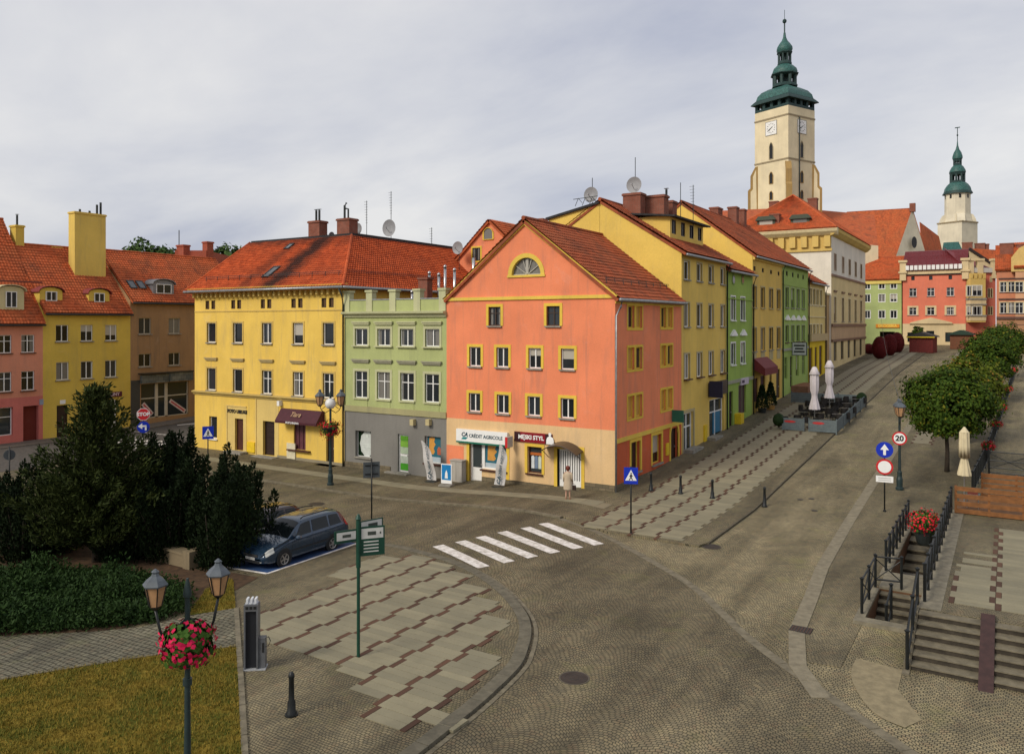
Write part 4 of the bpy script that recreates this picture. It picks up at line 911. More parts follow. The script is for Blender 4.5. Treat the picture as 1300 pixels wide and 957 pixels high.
for i in range(nb): F.put('bracket', me_b, XY0 + .2 + i * (XY1 - XY0 - .4) / (nb - 1), 0, TY - .2)
o = F.window((gd[0][0] + gd[0][2]) / 2, gd[0][1], gd[0][2] - gd[0][0], gd[0][3] - gd[0][1], 'one', white, sill=white, depth=.22)
def niche(a, b, z0_, z1_):
    g = G(); g.box(a, -.015, z0_, b, .02, z1_); g.box(a - .08, -.05, z0_, a, .02, z1_ + .08); g.box(a, -.05, z1_, b + .0, .02, z1_ + .08); return g
for a, b, zt2_, cut in ((F.S(289), F.S(313), 3.0, 1), (F.S(326), F.S(354), 3.75, 2)):
    rr = gd[cut]; g = G(); g.box(a, -.02, -.9, rr[0], .02, zt2_); g.box(rr[2], -.02, -.9, b, .02, zt2_); g.box(rr[0], -.02, rr[3], rr[2], .02, zt2_); g.box(a - .09, -.06, -.9, a, .02, zt2_ + .09); g.box(a, -.06, zt2_, b, .02, zt2_ + .09); F.put('door_niche', g.mesh('door_niche', ypale), 0, 0, 0)
F.door((gd[1][0] + gd[1][2]) / 2, -.25, gd[1][2] - gd[1][0], gd[1][3] + .25, brown, .24, 1); F.door((gd[2][0] + gd[2][2]) / 2, -.35, gd[2][2] - gd[2][0], gd[2][3] + .35, dkbrown, .26, 6)
s_, z_ = F.sz(301.5, 522.5); F.put('lettering', text_mesh('FOTO USŁUGI', .34, black, .02, .02), s_, -.03, z_)
F.window((gd[3][0] + gd[3][2]) / 2, gd[3][1], gd[3][2] - gd[3][0], gd[3][3] - gd[3][1], 'three', M('shutter_mauve', paint, (0.10, 0.035, 0.04), 0.5), pmat=M('shutter_plum', paint, (0.12, 0.035, 0.045), 0.5, 0.3), depth=.16, sill=brown, sillw=.5, sd_=.25, name='shuttered_window')
F.door((gd[4][0] + gd[4][2]) / 2, -.4, gd[4][2] - gd[4][0], gd[4][3] + .4, dkbrown, .24, 3)
s0, zt_ = F.sz(360, 522); s1, zb_ = F.sz(412, 537); zt_ = F.sz(360, 518)[1]; zb_ = F.sz(360, 532)[1]
aw_m = M('awning_plum', paint, (0.06, 0.008, 0.016), 0.7, 0.2)
g = G(); g.prism([(0, zt_), (-.25, zt_), (-.8, zb_), (-.8, zb_ - .16), (-.76, zb_ - .16), (0, zb_ + .1)], s0, s1, 'x'); awn = F.put('awning', g.mesh('awning', aw_m), 0, 0, 0)
q = put('lettering', text_mesh('Tiara', .5, M('gold_print', paint, (0.45, 0.28, 0.15)), .004, .004, .3), awn, ((s0 + s1) / 2 - .2, -.58, (zt_ + zb_) / 2 + .08)); q.rotation_euler = (-math.atan2(.55, zt_ - zb_), 0, 0)
put('lettering', text_mesh('SKLEP JUBILERSKI', .17, white_s, .003, .004), awn, ((s0 + s1) / 2 - .3, -.806, zb_ - .08))
for x, z0_, z1_, c, nm in ((F.S(319.5), -.25, .5, (0.78, 0.52, 0.02), 'gas_box'), (F.S(370.5), -.35, .75, (0.66, 0.6, 0.42), 'meter_box')):
    q = G(); q.box(x - .42, -.1, z0_, x + .42, .0, z1_); F.put(nm, q.mesh(nm, M(nm, paint, c, .5)), 0, 0, 0)
for i in (1, 2, 4): q = G(); q.box(gd[i][0] - .5, -.7, -.8, gd[i][2] + .5, 0, gd[i][1] - .01); F.put('door_step', q.mesh('door_step', stone), 0, 0, 0)
s_, z_ = F.sz(357, 513); q = G(); q.box(s_ - .12, -.3, z_ - .1, s_ + .12, 0, z_ + .25); F.put('wall_lamp', q.mesh('wall_lamp', white), 0, 0, 0)
F.band('plinth', gd[2][2] + .3, XY1 - .03, -1.4, -.22, M('plinth_rough', plaster, (0.28, 0.24, 0.16), 0.6), .04)
blank(yh, 'side_wall', [[(XY1, 0, 9), (XY1, 30, 9), (XY1, 30, TY), (XY1, 0, TY)], [(XY0, 30, -1.4), (XY0, 0, -1.4), (XY0, 0, TY), (XY0, 5.5, 15.8), (XY0, 30, 15.8)], [(XY1, 30, -1.4), (XY0, 30, -1.4), (XY0, 30, 15.8), (XY1 - 4.5, 30, 15.8), (XY1, 30, TY)], [(XY1, 11, -1.4), (XY1, 30, -1.4), (XY1, 30, 9), (XY1, 11, 9)]], yel)
e0 = TY + .12; RZy = 15.9
soot_pts = None
def sooty(name):
    m = N(name, 0.85, 0.2); p = m.pos(); s = m.n('ShaderNodeSeparateXYZ', {0: p})
    v = m.n('ShaderNodeSeparateColor', {0: m.n('ShaderNodeTexVoronoi', {'Vector': p, 'Scale': 3.6}).outputs['Color']}).outputs[0]
    c1 = m.mix(v, (0.33, 0.056, 0.016), (0.54, 0.105, 0.03)); c1 = m.mix(m.mapr(m.noise(p, 0.5, 5), 0.45, 0.7, 0, .5), c1, (0.30, 0.065, 0.025))
    n_ = m.noise(p, 0.9, 6, 0.65); wob = m.math('MULTIPLY', m.math('SUBTRACT', n_, 0.5), 2.6)
    # soot washed down from the chimneys on the ridge
    d1_ = m.math('ABSOLUTE', m.math('ADD', m.math('ADD', s.outputs[0], 27.0), wob)); f1 = m.mapr(d1_, 0.3, 1.7, 0.9, 0)
    d2_ = m.math('ABSOLUTE', m.math('ADD', m.math('ADD', s.outputs[0], 30.0), wob)); f2 = m.mapr(d2_, 0.1, 1.0, 0.45, 0)
    f = m.math('MULTIPLY', m.math('MAXIMUM', f1, f2), m.math('LESS_THAN', s.outputs[1], 6.0))
    f = m.math('MAXIMUM', f, m.math('MULTIPLY', m.mapr(m.math('ADD', s.outputs[2], wob), 15.0, 16.2, 0, .7), m.math('LESS_THAN', s.outputs[1], 6.0)))
    m.col(m.mix(f, c1, (0.022, 0.016, 0.014))); m.bump(m.noise(p, 20, 3), .3, .01); return m.m
soot = M('roof_tile_sooty', sooty)
A = (XY0 - .4, -.55, e0 - .2); B = (XY1 + .4, -.55, e0 - .2); Cc = (XY1 - 4.5, 5.5, RZy); Dd = (XY0 - .2, 5.5, RZy); E_ = (XY1 + .4, 27, e0 - .2); Fq = (XY1 - 4.5, 27, RZy)
roof(yh, [(A, B, Cc, Dd), (B, E_, Fq, Cc)], soot, caps=[(B, Cc), ((XY0 - .35, -.55, e0 - .15), Dd)])
blank(yh, 'flat_roof', [[Dd, Cc, Fq, (XY0 - .2, 27, RZy)]], tar)
g = G(); g.box(XY0, 5.45, RZy - .05, XY1 - 4.4, 6.1, RZy + .22); g.box(XY1 - 5.0, 6.1, RZy - .05, XY1 - 4.35, 20, RZy + .24); g.obj('roof_kerb', tar, yh, tuple(-v for v in yh.location))
gutter(yh, (XY0 - .45, -.66, e0 - .22), (XY1 + .45, -.66, e0 - .22), .09); gutter(yh, (XY1 + .5, -.6, e0 - .22), (XY1 + .5, 27, e0 - .22), .09)
downpipe(yh, [(XY1 + .1, -.62, e0 - .3), (XY1 + .12, -.35, e0 - .8), (XY1 + .02, -.14, e0 - 1.4), (XY1 + .02, -.14, -.4)], .06)
g = G()
for h_ in (.28, .4): g.tube([(XY0 + .6, .45, e0 + .55 + h_), (XY1 - .7, .45, e0 + .55 + h_)], .018, 5); g.tube([(XY1 - .62, 1.0, e0 + .65 + h_), (XY1 - .62, 26, e0 + .65 + h_)], .018, 5)
for i in range(12): x = XY0 + .8 + i * 1.28; g.bar((x, .45, e0 + .5), (x, .5, e0 + .98), .03)
g.obj('snow_guard', dkmetal, yh, tuple(-v for v in yh.location))
up = Vector((0, 6.05, RZy - e0 + .2)).normalized()
for px, py, w_, h_ in ((337, 354, .75, 1.5), (364, 318, .55, .8)):
    d = ray(px, py); n_ = Vector((0, -(RZy - e0 + .2), 6.05)); t = (Vector(A) - CAM).dot(n_) / d.dot(n_); skylight(yh, CAM + d * t, (1, 0, 0), up, w_, h_)
for px, yb, zt2_, w_, d_, po in ((403.5, 7.5, 281, 1.25, .9, 2), (441, 8.2, 278, 1.35, 1.0, 0)):
    p = on_y(px, zt2_, yb); chimney(yh, p.x, yb, 15, p.z, w_, d_, None, po)
p = on_y(441, 278, 8.2); q = G(); q.tube([(p.x - .3, 8.2, p.z), (p.x - .3, 8.2, p.z + 1.1), (p.x - .1, 8.2, p.z + 1.3)], .09, 8); q.tube([(p.x + .1, 8.2, p.z), (p.x + .1, 8.2, p.z + .8), (p.x - .15, 8.2, p.z + .85)], .07, 8); q.obj('stove_pipe', dkmetal, yh, tuple(-v for v in yh.location))
for px, yb, pt, dsh in ((465.5, 11, 255, None), (496.5, 12, 243, (290, .72)), (548, 16, 289, None)):
    p = on_y(px, pt, yb); antenna(yh, p.x, yb, 15.5 if px < 540 else 14, p.z, (on_y(px, dsh[0], yb).z, dsh[1]) if dsh else None)
for px, py, yb, r_ in ((456, 291, 10, .5), (423, 300, 9, .35)): p = on_y(px, py, yb); antenna(yh, p.x, yb, 15.6, p.z + .2, (p.z, r_), False)
for px, pt, yb, w_ in ((554, 314, 18, 1.6), (571, 318, 20, 2.0), (522, 311, 22, .8)): p = on_y(px, pt, yb); chimney(yh, p.x, yb, 12, p.z, w_, 1.0)

# orange gabled house standing behind the corner house
bx = on_y(622, 281, 17); oh = thing('back_house', 'salmon gabled house with small arched attic window rising behind the corner house', 'house', (bx.x, 21, 0))
hw = 4.6; ez = bx.z - 4.2
F2 = Facade(oh, 0, 17, 0)
blank(oh, 'wall', [[(bx.x - hw, 17, -1), (bx.x + hw, 17, -1), (bx.x + hw, 17, ez), (bx.x, 17, bx.z), (bx.x - hw, 17, ez)], [(bx.x - hw, 27, -1), (bx.x - hw, 17, -1), (bx.x - hw, 17, ez), (bx.x - hw, 27, ez)], [(bx.x + hw, 17, -1), (bx.x + hw, 27, -1), (bx.x + hw, 27, ez), (bx.x + hw, 17, ez)], [(bx.x + hw, 27, -1), (bx.x - hw, 27, -1), (bx.x - hw, 27, ez), (bx.x, 27, bx.z), (bx.x + hw, 27, ez)]], orange)
roof(oh, [((bx.x + hw + .3, 16.8, ez - .2), (bx.x + hw + .3, 27, ez - .2), (bx.x, 27, bx.z + .1), (bx.x, 16.8, bx.z + .1)), ((bx.x - hw - .3, 27, ez - .2), (bx.x - hw - .3, 16.8, ez - .2), (bx.x, 16.8, bx.z + .1), (bx.x, 27, bx.z + .1))], tileA)
s_, z_ = F2.sz(605, 331); F2.window(s_, z_, .8, 1.1, 'two', dkbrown, sur=fr, sw=.15, depth=-.01)
s_, z_ = F2.sz(620, 302); q = G(); q.add([(s_ + .5 * math.cos(math.pi * i / 10), -.02, z_ + (.35 + .5 * math.sin(math.pi * i / 10))) for i in range(11)] + [(s_ - .5, -.02, z_ - .15), (s_ + .5, -.02, z_ - .15)], [tuple(range(13))]); wa = F2.put('arched_window', q.mesh('arched_window', pane, fix=False), 0, 0, 0)
q = G()
P_ = [(s_ + .5, z_ - .15)] + [(s_ + .5 * math.cos(math.pi * i / 10), z_ + .35 + .5 * math.sin(math.pi * i / 10)) for i in range(11)] + [(s_ - .5, z_ - .15)]
for a, b in zip(P_, P_[1:] + P_[:1]): q.bar((a[0], -.03, a[1]), (b[0], -.03, b[1]), .14, .06)
put('surround', q.mesh('surround', fr), wa)
q = G(); p = on_y(597, 327, 15); q.tube([(p.x, 15.5, 12), (p.x, 15.5, p.z)], .16, 10); q.obj('flue', steel, oh, tuple(-v for v in oh.location), smooth=True)
p = on_y(583, 315, 16); antenna(oh, p.x, 16, 12, p.z + .3, (p.z, .55), False)
# ------------------------------------------------------------------ houses of the side street (facing +x)
XL = -50.3
def sp(px, py=400): return on_x(px, py, XL)
pinkp = M('pink_plaster', plaster, (0.66, 0.27, 0.17), 0.3); pinkd = M('dark_pink_plaster', plaster, (0.58, 0.17, 0.14), 0.3); yel2 = M('mustard_plaster', plaster, (0.66, 0.47, 0.085), 0.35); brn = M('brown_plaster', plaster, (0.36, 0.215, 0.105), 0.6)
def side_house(name, label, px0, px1, top_py, mat, rows, ridge_dz, ridge_dx, tile, gfl=None, gops=(), sur=None, wkw=None, y_ext=(0, 0), tb=None):
    y0, y1 = sp(px0).y - y_ext[0], sp(px1).y + y_ext[1]; t = thing(name, label, 'house', (XL - 5, (y0 + y1) / 2, -.5)); F = Facade(t, XL, 0, 90)
    zt = F.sz((px0 + px1) / 2, top_py)[1]; rs = []
    for pxs, ref, w_ in rows: rs.append(rowops(F, pxs, ref, w_))
    zs = gfl if gfl is not None else -1.4
    F.wall('wall', y0, y1, zs, zt, [op(r) for q in rs for r in q] + [g_ for g_ in gops if gfl is None], mat)
    for q in rs:
        for r in q: F.window(*r, **(wkw or dict(mull='two', sill=stone)))
    rx = XL - ridge_dx; rz = zt + ridge_dz
    blank(t, 'rear_wall', [[(XL, y0, -1.4), (XL, y0, zt), (rx, y0, rz), (XL - 2 * ridge_dx, y0, zt), (XL - 2 * ridge_dx, y0, -1.4)], [(XL, y1, -1.4), (XL, y1, zt), (rx, y1, rz), (XL - 2 * ridge_dx, y1, zt), (XL - 2 * ridge_dx, y1, -1.4)], [(XL - 2 * ridge_dx, y0, -1.4), (XL - 2 * ridge_dx, y1, -1.4), (XL - 2 * ridge_dx, y1, zt), (XL - 2 * ridge_dx, y0, zt)]], mat)
    k_ = ridge_dz / ridge_dx
    roof(t, [((XL + .4, y0, zt - .4 * k_ + .1), (XL + .4, y1, zt - .4 * k_ + .1), (rx, y1, rz + .1), (rx, y0, rz + .1)), ((XL - 2 * ridge_dx - .3, y1, zt - .2), (XL - 2 * ridge_dx - .3, y0, zt - .2), (rx, y0, rz + .1), (rx, y1, rz + .1))], tile, caps=[((rx, y0, rz + .14), (rx, y1, rz + .14))])
    gutter(t, (XL + .48, y0, zt - .4 * k_ + .02), (XL + .48, y1, zt - .4 * k_ + .02), .08, dkmetal)
    return t, F, y0, y1, zt, rx, rz
def dormer(t, F, yc, z0, w_, h_, mat, xface, k_, win, round_top=True, rmat=None, ang=90):
    """roof dormer facing +x with its front at xface; roof slope k_ behind"""
    dpt = (h_ + .55) / k_ + .1; r = t.location; g = G(); rise = .38
    prof = [(yc - w_ / 2, z0), (yc + w_ / 2, z0), (yc + w_ / 2, z0 + h_)] + [(yc + w_ / 2 * math.cos(math.pi * i / 8), z0 + h_ + rise * math.sin(math.pi * i / 8)) for i in range(1, 8)] + [(yc - w_ / 2, z0 + h_)]
    g.prism(prof, xface - dpt, xface, 'x'); o = g.obj('dormer', mat, t, (-r.x, -r.y, -r.z))
    q = G(); n = 9; tp = [(yc + (w_ / 2 + .15) * math.cos(math.pi * i / (n - 1)), z0 + h_ - .05 + (rise + .12) * math.sin(math.pi * i / (n - 1))) for i in range(n)]
    for a, b in zip(tp, tp[1:]): q.add([(xface + .2, a[0], a[1]), (xface + .2, b[0], b[1]), (xface - dpt - .1, b[0], b[1]), (xface - dpt - .1, a[0], a[1]), (xface + .2, a[0], a[1] + .06), (xface + .2, b[0], b[1] + .06), (xface - dpt - .1, b[0], b[1] + .06), (xface - dpt - .1, a[0], a[1] + .06)], [(0, 1, 2, 3), (7, 6, 5, 4), (0, 4, 5, 1), (2, 6, 7, 3)])
    put('dormer_roof', q.mesh('dormer_roof', rmat or tileB), o)
    FF = Facade(t, xface + .005, 0, 90); FF.window(yc, z0 + .18, win[0], win[1], 'two', depth=-.02)
# pink house
t, F, y0, y1, zt, rx, rz = side_house('town_house', 'pink house with shop window and dark passage beside the mustard house', 0, 54.5, 405, pinkp, [([6, 35.5], (35, 425, 447.5), 1.05), ([6, 35.5], (35, 471, 495.5), 1.05)], 8.6, 6.6, tileA, gfl=3.2, wkw=dict(mull='cross', sill=M('sill_brown', paint, (0.1, 0.05, 0.035)), sd_=.14), y_ext=(6, 0))
go = [(y0 + 2.2, .2, F.S(16.5), F.sz(10, 517)[1]), (F.S(29.5), -.6, F.S(49), F.sz(40, 515)[1])]
F.wall('ground_floor_wall', y0, y1, -1.4, 3.2, go, pinkd, .35)
F.window((go[0][0] + go[0][2]) / 2, .2, go[0][2] - go[0][0], go[0][3] - .2, 'T', white, pmat=shopglass, depth=.3, fw=.07, name='shop_window')
q = G(); q.box(go[1][0], .36, -.8, go[1][2], 1.4, go[1][3]); me = q.mesh('passage', M('passage_red', plaster, (0.16, 0.03, 0.02), 0.4)); F.put('passage', me, 0, 0, 0)
q = G(); q.box(F.S(50), -.03, F.sz(50, 514)[1], F.S(55), 0, F.sz(50, 507)[1]); F.put('number_plate', q.mesh('number_plate', M('plate_blue', paint, (0.25, 0.3, 0.4))), 0, 0, 0)
F.band('frieze', y0, y1, zt - .35, zt - .05, M('frieze_tan', plaster, (0.45, 0.22, 0.12), 0.5), .06)
# the pink house has a taller front slope, broken by a kerb, with an ornate dormer
dormer(t, F, F.S(17), zt + .75, 2.0, 1.55, M('dormer_cream', plaster, (0.58, 0.50, 0.27), 0.4), XL - .35, 1.3, (.85, 1.3), True, cream)
chimney(t, XL - 5.5, F.S(25) + 2.5, zt + 3, on_x(19, 286, XL - 5.5).z, 1.0, .7, yel2, 1)
F.band('roof_break', y0, y1 - .02, zt + 3.0, zt + 3.12, M('break_red', paint, (0.16, 0.035, 0.025)), .0, .1)
# mustard house
t, F, y0, y1, zt, rx, rz = side_house('town_house', 'mustard yellow house with two small dormers and a huge yellow chimney', 54.5, 165.5, 393.5, yel2, [([79, 110.2, 141], (110, 412.5, 433), 1.08), ([79.4, 110.3, 140.8], (110, 458.5, 480.5), 1.08)], 5.6, 5.2, tileA, gops=[(sp(72).y, -1, sp(86).y, F.sz(72, 515)[1]), (sp(134).y, -1, sp(148).y, F.sz(134, 508)[1])])
F.door((sp(72).y + sp(86).y) / 2, -.4, sp(86).y - sp(72).y, F.sz(72, 515)[1] + .4, dkbrown, .18); F.door((sp(134).y + sp(148).y) / 2, -.2, sp(148).y - sp(134).y, F.sz(134, 508)[1] + .2, white, .18, 1, .3, 'shop_door')
so_, a0, a1, zb_, zt_ = sign_board(t, F, 116, 154, 499.5, 506, M('sign_plum', paint, (0.09, 0.008, 0.03), .4), .12)
lettering('WĘDLINY', .40, M('print_pink', paint, (0.6, 0.45, 0.5)), so_, ((a0 + a1) / 2 + .25, -.125, (zb_ + zt_) / 2), .01)
q = G(); q.box(F.S(76), -.03, F.sz(76, 513)[1], F.S(83), 0, F.sz(76, 508)[1]); F.put('number_plate', q.mesh('number_plate', white_s), 0, 0, 0)
q = G(); q.box(F.S(127), -.04, F.sz(127, 518)[1], F.S(133), 0, F.sz(127, 510)[1]); pl = F.put('wall_poster', q.mesh('wall_poster', white_s), 0, 0, 0)
k_ = 5.6 / 5.2
for px in (69, 130): dormer(t, F, F.S(px), zt + .55, 1.9, .95, yel2, XL - .5, k_, (.95, .8), True, M('dormer_red', paint, (0.20, 0.03, 0.028), .7))
chimney(t, XL - 3.2, on_x(111, 300, XL - 3.2).y, zt + 2, on_x(111, 271, XL - 3.2).z, 1.0, 2.9, M('chimney_yellow', plaster, (0.70, 0.50, 0.12), .4), 0)
cx_, cy_, cz_ = XL - 3.2, on_x(111, 300, XL - 3.2).y, on_x(111, 271, XL - 3.2).z
for dy_, h_ in ((.9, .9), (1.25, 1.15), (-.7, .3), (.2, .25)): q = G(); q.tube([(cx_, cy_ + dy_, cz_), (cx_, cy_ + dy_, cz_ + h_)], .1, 8); q.obj('chimney_pot', dkmetal, t, tuple(-v for v in t.location))
chimney(t, XL - 5.6, on_x(69, 320, XL - 5.6).y, rz - 1, on_x(69, 313, XL - 5.6).z, .9, .9, yel2)
# brown house with shop front
t, F, y0, y1, zt, rx, rz = side_house('town_house', 'shabby brown house with grey dormer above a dark glazed shop front', 165.5, 250, 381, brn, [([184, 221.5], (184, 403.5, 424), 1.25), ([184, 221.5], (184, 449, 465.5), 1.25)], 4.6, 5.0, tileA, gfl=3.55, y_ext=(0, 6), wkw=dict(mull='two', sill=stone, fmat=M('frame_offwhite', paint, (0.5, 0.45, 0.36))))
a, b = F.S(179), F.S(239.5); zt2_ = F.sz(179, 486.5)[1]
F.wall('ground_floor_wall', y0, y1, -1.4, 3.55, [(a, .35, b, zt2_)], brn, .3)
g = G(); w_ = b - a; g.box(a, .2, .35, b, .24, zt2_); sf = F.put('shop_front', g.mesh('shop_front', shopglass), 0, 0, 0)
fm = M('shop_frame', paint, (0.5, 0.45, 0.36))
for f0, f1, z0_, z1_ in ((.98, 1.0, .35, zt2_), (.30, .36, .35, zt2_), (.50, .56, .35, zt2_), (0, .30, 2.15, 2.25), (.36, .5, 2.2, 2.3), (.56, 1, 2.25, 2.35), (0, 1, .35, .42)):
    q = G(); q.box(a + w_ * f0, .12, z0_, a + w_ * f1, .2 + .0, z1_); put('mullion', q.mesh('mullion', fm), sf)
for c0, c1, tilt in ((.62, .95, -.62), (.04, .27, -.85)):
    q = G(); L_ = w_ * (c1 - c0) * 1.25; q.box(-L_ / 2, .185, -.2, L_ / 2, .195, .2); bn = put('window_banner', q.mesh('window_banner', M('banner_pale', paint, (0.62, 0.5, 0.48))), sf, (a + w_ * (c0 + c1) / 2, 0, 1.2)); bn.rotation_euler = (0, -tilt, 0)
    q = G(); q.box(-L_ * .42, .18, -.07, L_ * .42, .1845, .07); q2 = put('banner_print', q.mesh('banner_print', M('banner_red', paint, (0.5, 0.06, 0.07))), bn)
g = G(); g.box(a - .1, -.35, zt2_ - .02, a + w_ * .53, 0, zt2_ + .75); sb = F.put('shop_sign', g.mesh('shop_sign', M('shop_sign_grey', brick_mat, (0.11, 0.12, 0.11), (0.2, 0.2, 0.17), (0.04, 0.045, 0.045), .5, .35)), 0, 0, 0)
g = G(); g.box(a + w_ * .535, -.5, zt2_ + .02, b + .15, 0, zt2_ + .85); F.put('shop_sign', g.mesh('shop_sign', M('shop_sign_grey')), 0, 0, 0)
g = G(); g.box(a - .3, -.6, zt2_ + .86, b + .2, 0, zt2_ + .94); F.put('sign_canopy', g.mesh('sign_canopy', dkmetal), 0, 0, 0)
q = G(); q.box(y0 + .05, -.02, -1.3, a - .1, .0, zt2_ + .3); F.put('tiled_panel', q.mesh('tiled_panel', M('panel_dark', paint, (0.05, 0.05, 0.05))), 0, 0, 0)
k_ = 4.6 / 5.0; dm = M('dormer_grey', paint, (0.22, 0.22, 0.23), .7)
dormer(t, F, F.S(211), zt + .45, 2.2, 1.1, dm, XL - .4, k_, (1.6, .9), True, dm)
nrm_up = Vector((-5.0, 0, 4.6)).normalized()
for px in (160.5, 172.5): skylight(t, Vector((XL - .9, F.S(px) + 1.3, zt + .95)), (0, 1, 0), nrm_up, .7, 1.1)
# brick-red party walls and roofs farther up the side street
for px0, px1, py, dist, lab in ((222, 262, 318, 86, 'tall bare brick-red firewall house beyond the brown house'),):
    p0, p1 = at_d(px0, py, dist), at_d(px1, py, dist); t = thing('firewall_house', lab, 'house', ((p0.x + p1.x) / 2, (p0.y + p1.y) / 2 + 3, 0))
    r = t.location; d = (p1 - p0); d.z = 0; n_ = Vector((-d.y, d.x, 0)).normalized(); g = G(); zb2 = 0
    P = [p0, p1, p1 + n_ * 7, p0 + n_ * 7]
    g.add([Vector((p.x, p.y, zb2)) - r for p in P] + [Vector((p.x, p.y, p0.z)) - r for p in P], [(0, 1, 5, 4), (1, 2, 6, 5), (2, 3, 7, 6), (3, 0, 4, 7), (4, 5, 6, 7)]); g.obj('wall', M('firewall_red', plaster, (0.33, 0.085, 0.05), .5), t)
    chimney(t, p1.x - .4, p1.y + .5, p0.z - 1, p0.z + 1.0, .8, .8, M('firewall_red'))
    chimney(t, p0.x + .6, p0.y + .6, p0.z - 1, p0.z + .6, 1.2, .8, M('firewall_red'))
    q = G(); q.tube([p0 + Vector((.3, .3, -.5)) - r, p0 + Vector((.3, .3, 2.2)) - r], .05, 6); q.obj('vent_pipe', dkmetal, t)
    # its tile roof, seen past the big yellow house
    q0, q1 = at_d(262, 350, dist + 2), at_d(330, 352, dist + 10); u0, u1 = at_d(262, 326, dist + 8), at_d(330, 326, dist + 16)
    roof(t, [(q0, q1, u1, u0)], tileA)

# ------------------------------------------------------------------ houses along the street (facing +x, plane x = 0)
def street_house(label, px0, px1, eave, mat, rows, kinds, ridge, gfl, gmat=None, gops=(), tile=tileB, gut=True, wall_top=None, base=None, x0=0.0, tiled=True, overhang=.35, gable=None, deps=None):
    u0 = on_x(px0, 400, x0).y; u1 = on_x(px1, 400, x0).y; zb = zst(u0) - 1.2
    t = thing('town_house', label, 'house', (x0 - 5, (u0 + u1) / 2, zst(u0))); F = Facade(t, x0, 0, 90)
    ops = []; rs = []
    for pxs, (ty, by), ref, w_ in rows:
        q = rowops(F, pxs, (ref, ty, by), w_); rs.append(q); ops += [op(r) for r in q]
    F.wall('wall', u0, u1, gfl, eave, ops, mat)
    gl_ = []
    for a, b, z0_, z1_ in gops: gl_.append((F.S(a), z0_, F.S(b), z1_))
    F.wall('ground_floor_wall', u0, u1, zb, gfl, gl_, gmat or mat, .25)
    for q, kw in zip(rs, kinds):
        for r in q: F.window(*r, **kw)
    rdx, rz = ridge; rx = x0 - rdx; k_ = (rz - eave) / rdx
    blank(t, 'side_wall', [[(x0, u0, zb), (x0, u0, eave), (rx, u0, rz), (x0 - 2 * rdx, u0, eave), (x0 - 2 * rdx, u0, zb)], [(x0, u1, zb), (x0, u1, eave), (rx, u1, rz), (x0 - 2 * rdx, u1, eave), (x0 - 2 * rdx, u1, zb)], [(x0 - 2 * rdx, u0, zb), (x0 - 2 * rdx, u1, zb), (x0 - 2 * rdx, u1, eave), (x0 - 2 * rdx, u0, eave)]], gable or mat)
    ov = overhang
    roof(t, [((x0 + ov, u0 - .08, eave - ov * k_ + .12), (x0 + ov, u1 - .02, eave - ov * k_ + .12), (rx, u1 - .02, rz + .12), (rx, u0 - .08, rz + .12)), ((x0 - 2 * rdx - .2, u1 - .02, eave), (x0 - 2 * rdx - .2, u0 - .08, eave), (rx, u0 - .08, rz + .12), (rx, u1 - .02, rz + .12))], tile, tiled=tiled, caps=[((rx, u0 - .1, rz + .16), (rx, u1, rz + .16))])
    if gut: gutter(t, (x0 + ov + .08, u0 - .1, eave - ov * k_ + .02), (x0 + ov + .08, u1, eave - ov * k_ + .02), .09, zinc)
    downpipe(t, [(x0 + ov, u1 - .1, eave - ov * k_), (x0 + .12, u1 - .12, eave - .9), (x0 + .12, u1 - .12, zst(u1))], .06)
    return t, F, u0, u1, gl_, k_, rx, rz
ysh = M('street_yellow_plaster', plaster, (0.72, 0.50, 0.12), .3); ytr = M('street_trim_grey', plaster, (0.46, 0.38, 0.2), .4)
gsh = M('street_green_plaster', plaster, (0.30, 0.42, 0.09), .3); ysh2 = M('street_ochre_plaster', plaster, (0.70, 0.47, 0.115), .35); gsh2 = M('street_leaf_green_plaster', plaster, (0.33, 0.44, 0.115), .3)
fw = dict(mull='one', sur=ytr, sw=.1, sill=stone)
# yellow house behind the corner house, with a long dormer
t, F, u0, u1, gl_, k_, rx, rz = street_house('tall yellow house with a long four-window dormer and bare yellow firewall', 865.2, 922, 13.9, ysh, [([871.8, 887.8, 902.6, 917.4], (331.5, 355), 871.8, 1.05), ([871.8, 887.8, 902.6, 917.4], (384.6, 415), 871.8, 1.05), ([872, 887.8, 902.6, 917.4], (449, 481), 872, 1.05)], [fw, fw, dict(mull='two', sur=ytr, sw=.1, sill=brown, sd_=.22)], (5.85, 17.6), 4.0, gops=[(867.5, 880.5, .5, 3.3), (900.5, 919, .95, 3.75)], gable=M('firewall_yellow', plaster, (0.76, 0.53, 0.12), .25))
# lean-to on the rear slope of the firewall
blank(t, 'rear_extension', [[(rx - .05, u0 - .02, 12), (rx - .05, u0 - .02, 17.55), (-9.9, u0 - .02, 16.7), (-9.9, u0 - .02, 9)], [(-9.9, u0 - .02, 9), (-9.9, u0 - .02, 16.7), (-9.9, u1, 16.7), (-9.9, u1, 9)]], M('firewall_yellow'))
roof(t, [((rx - .05, u0 - .2, 17.65), (rx - .05, u1, 17.65), (-10.1, u1, 16.8), (-10.1, u0 - .2, 16.8))], tar, 'rear_roof', tiled=False)
du0, du1 = u0 + 1.9, u1 - .9; dxf = -1.5; dz0 = 13.9 + 1.5 * k_; dzt = dz0 + 1.75
FD = Facade(t, dxf, 0, 90)
dw_ = [(du0 + .75 + i * (du1 - du0 - 1.5) / 3, dz0 + .55, .85, .98) for i in range(4)]
FD.wall('dormer', du0, du1, dz0, dzt, [op(r) for r in dw_], ysh, .12)
for r in dw_: FD.window(*r, mull='two', fmat=dkbrown, depth=.08)
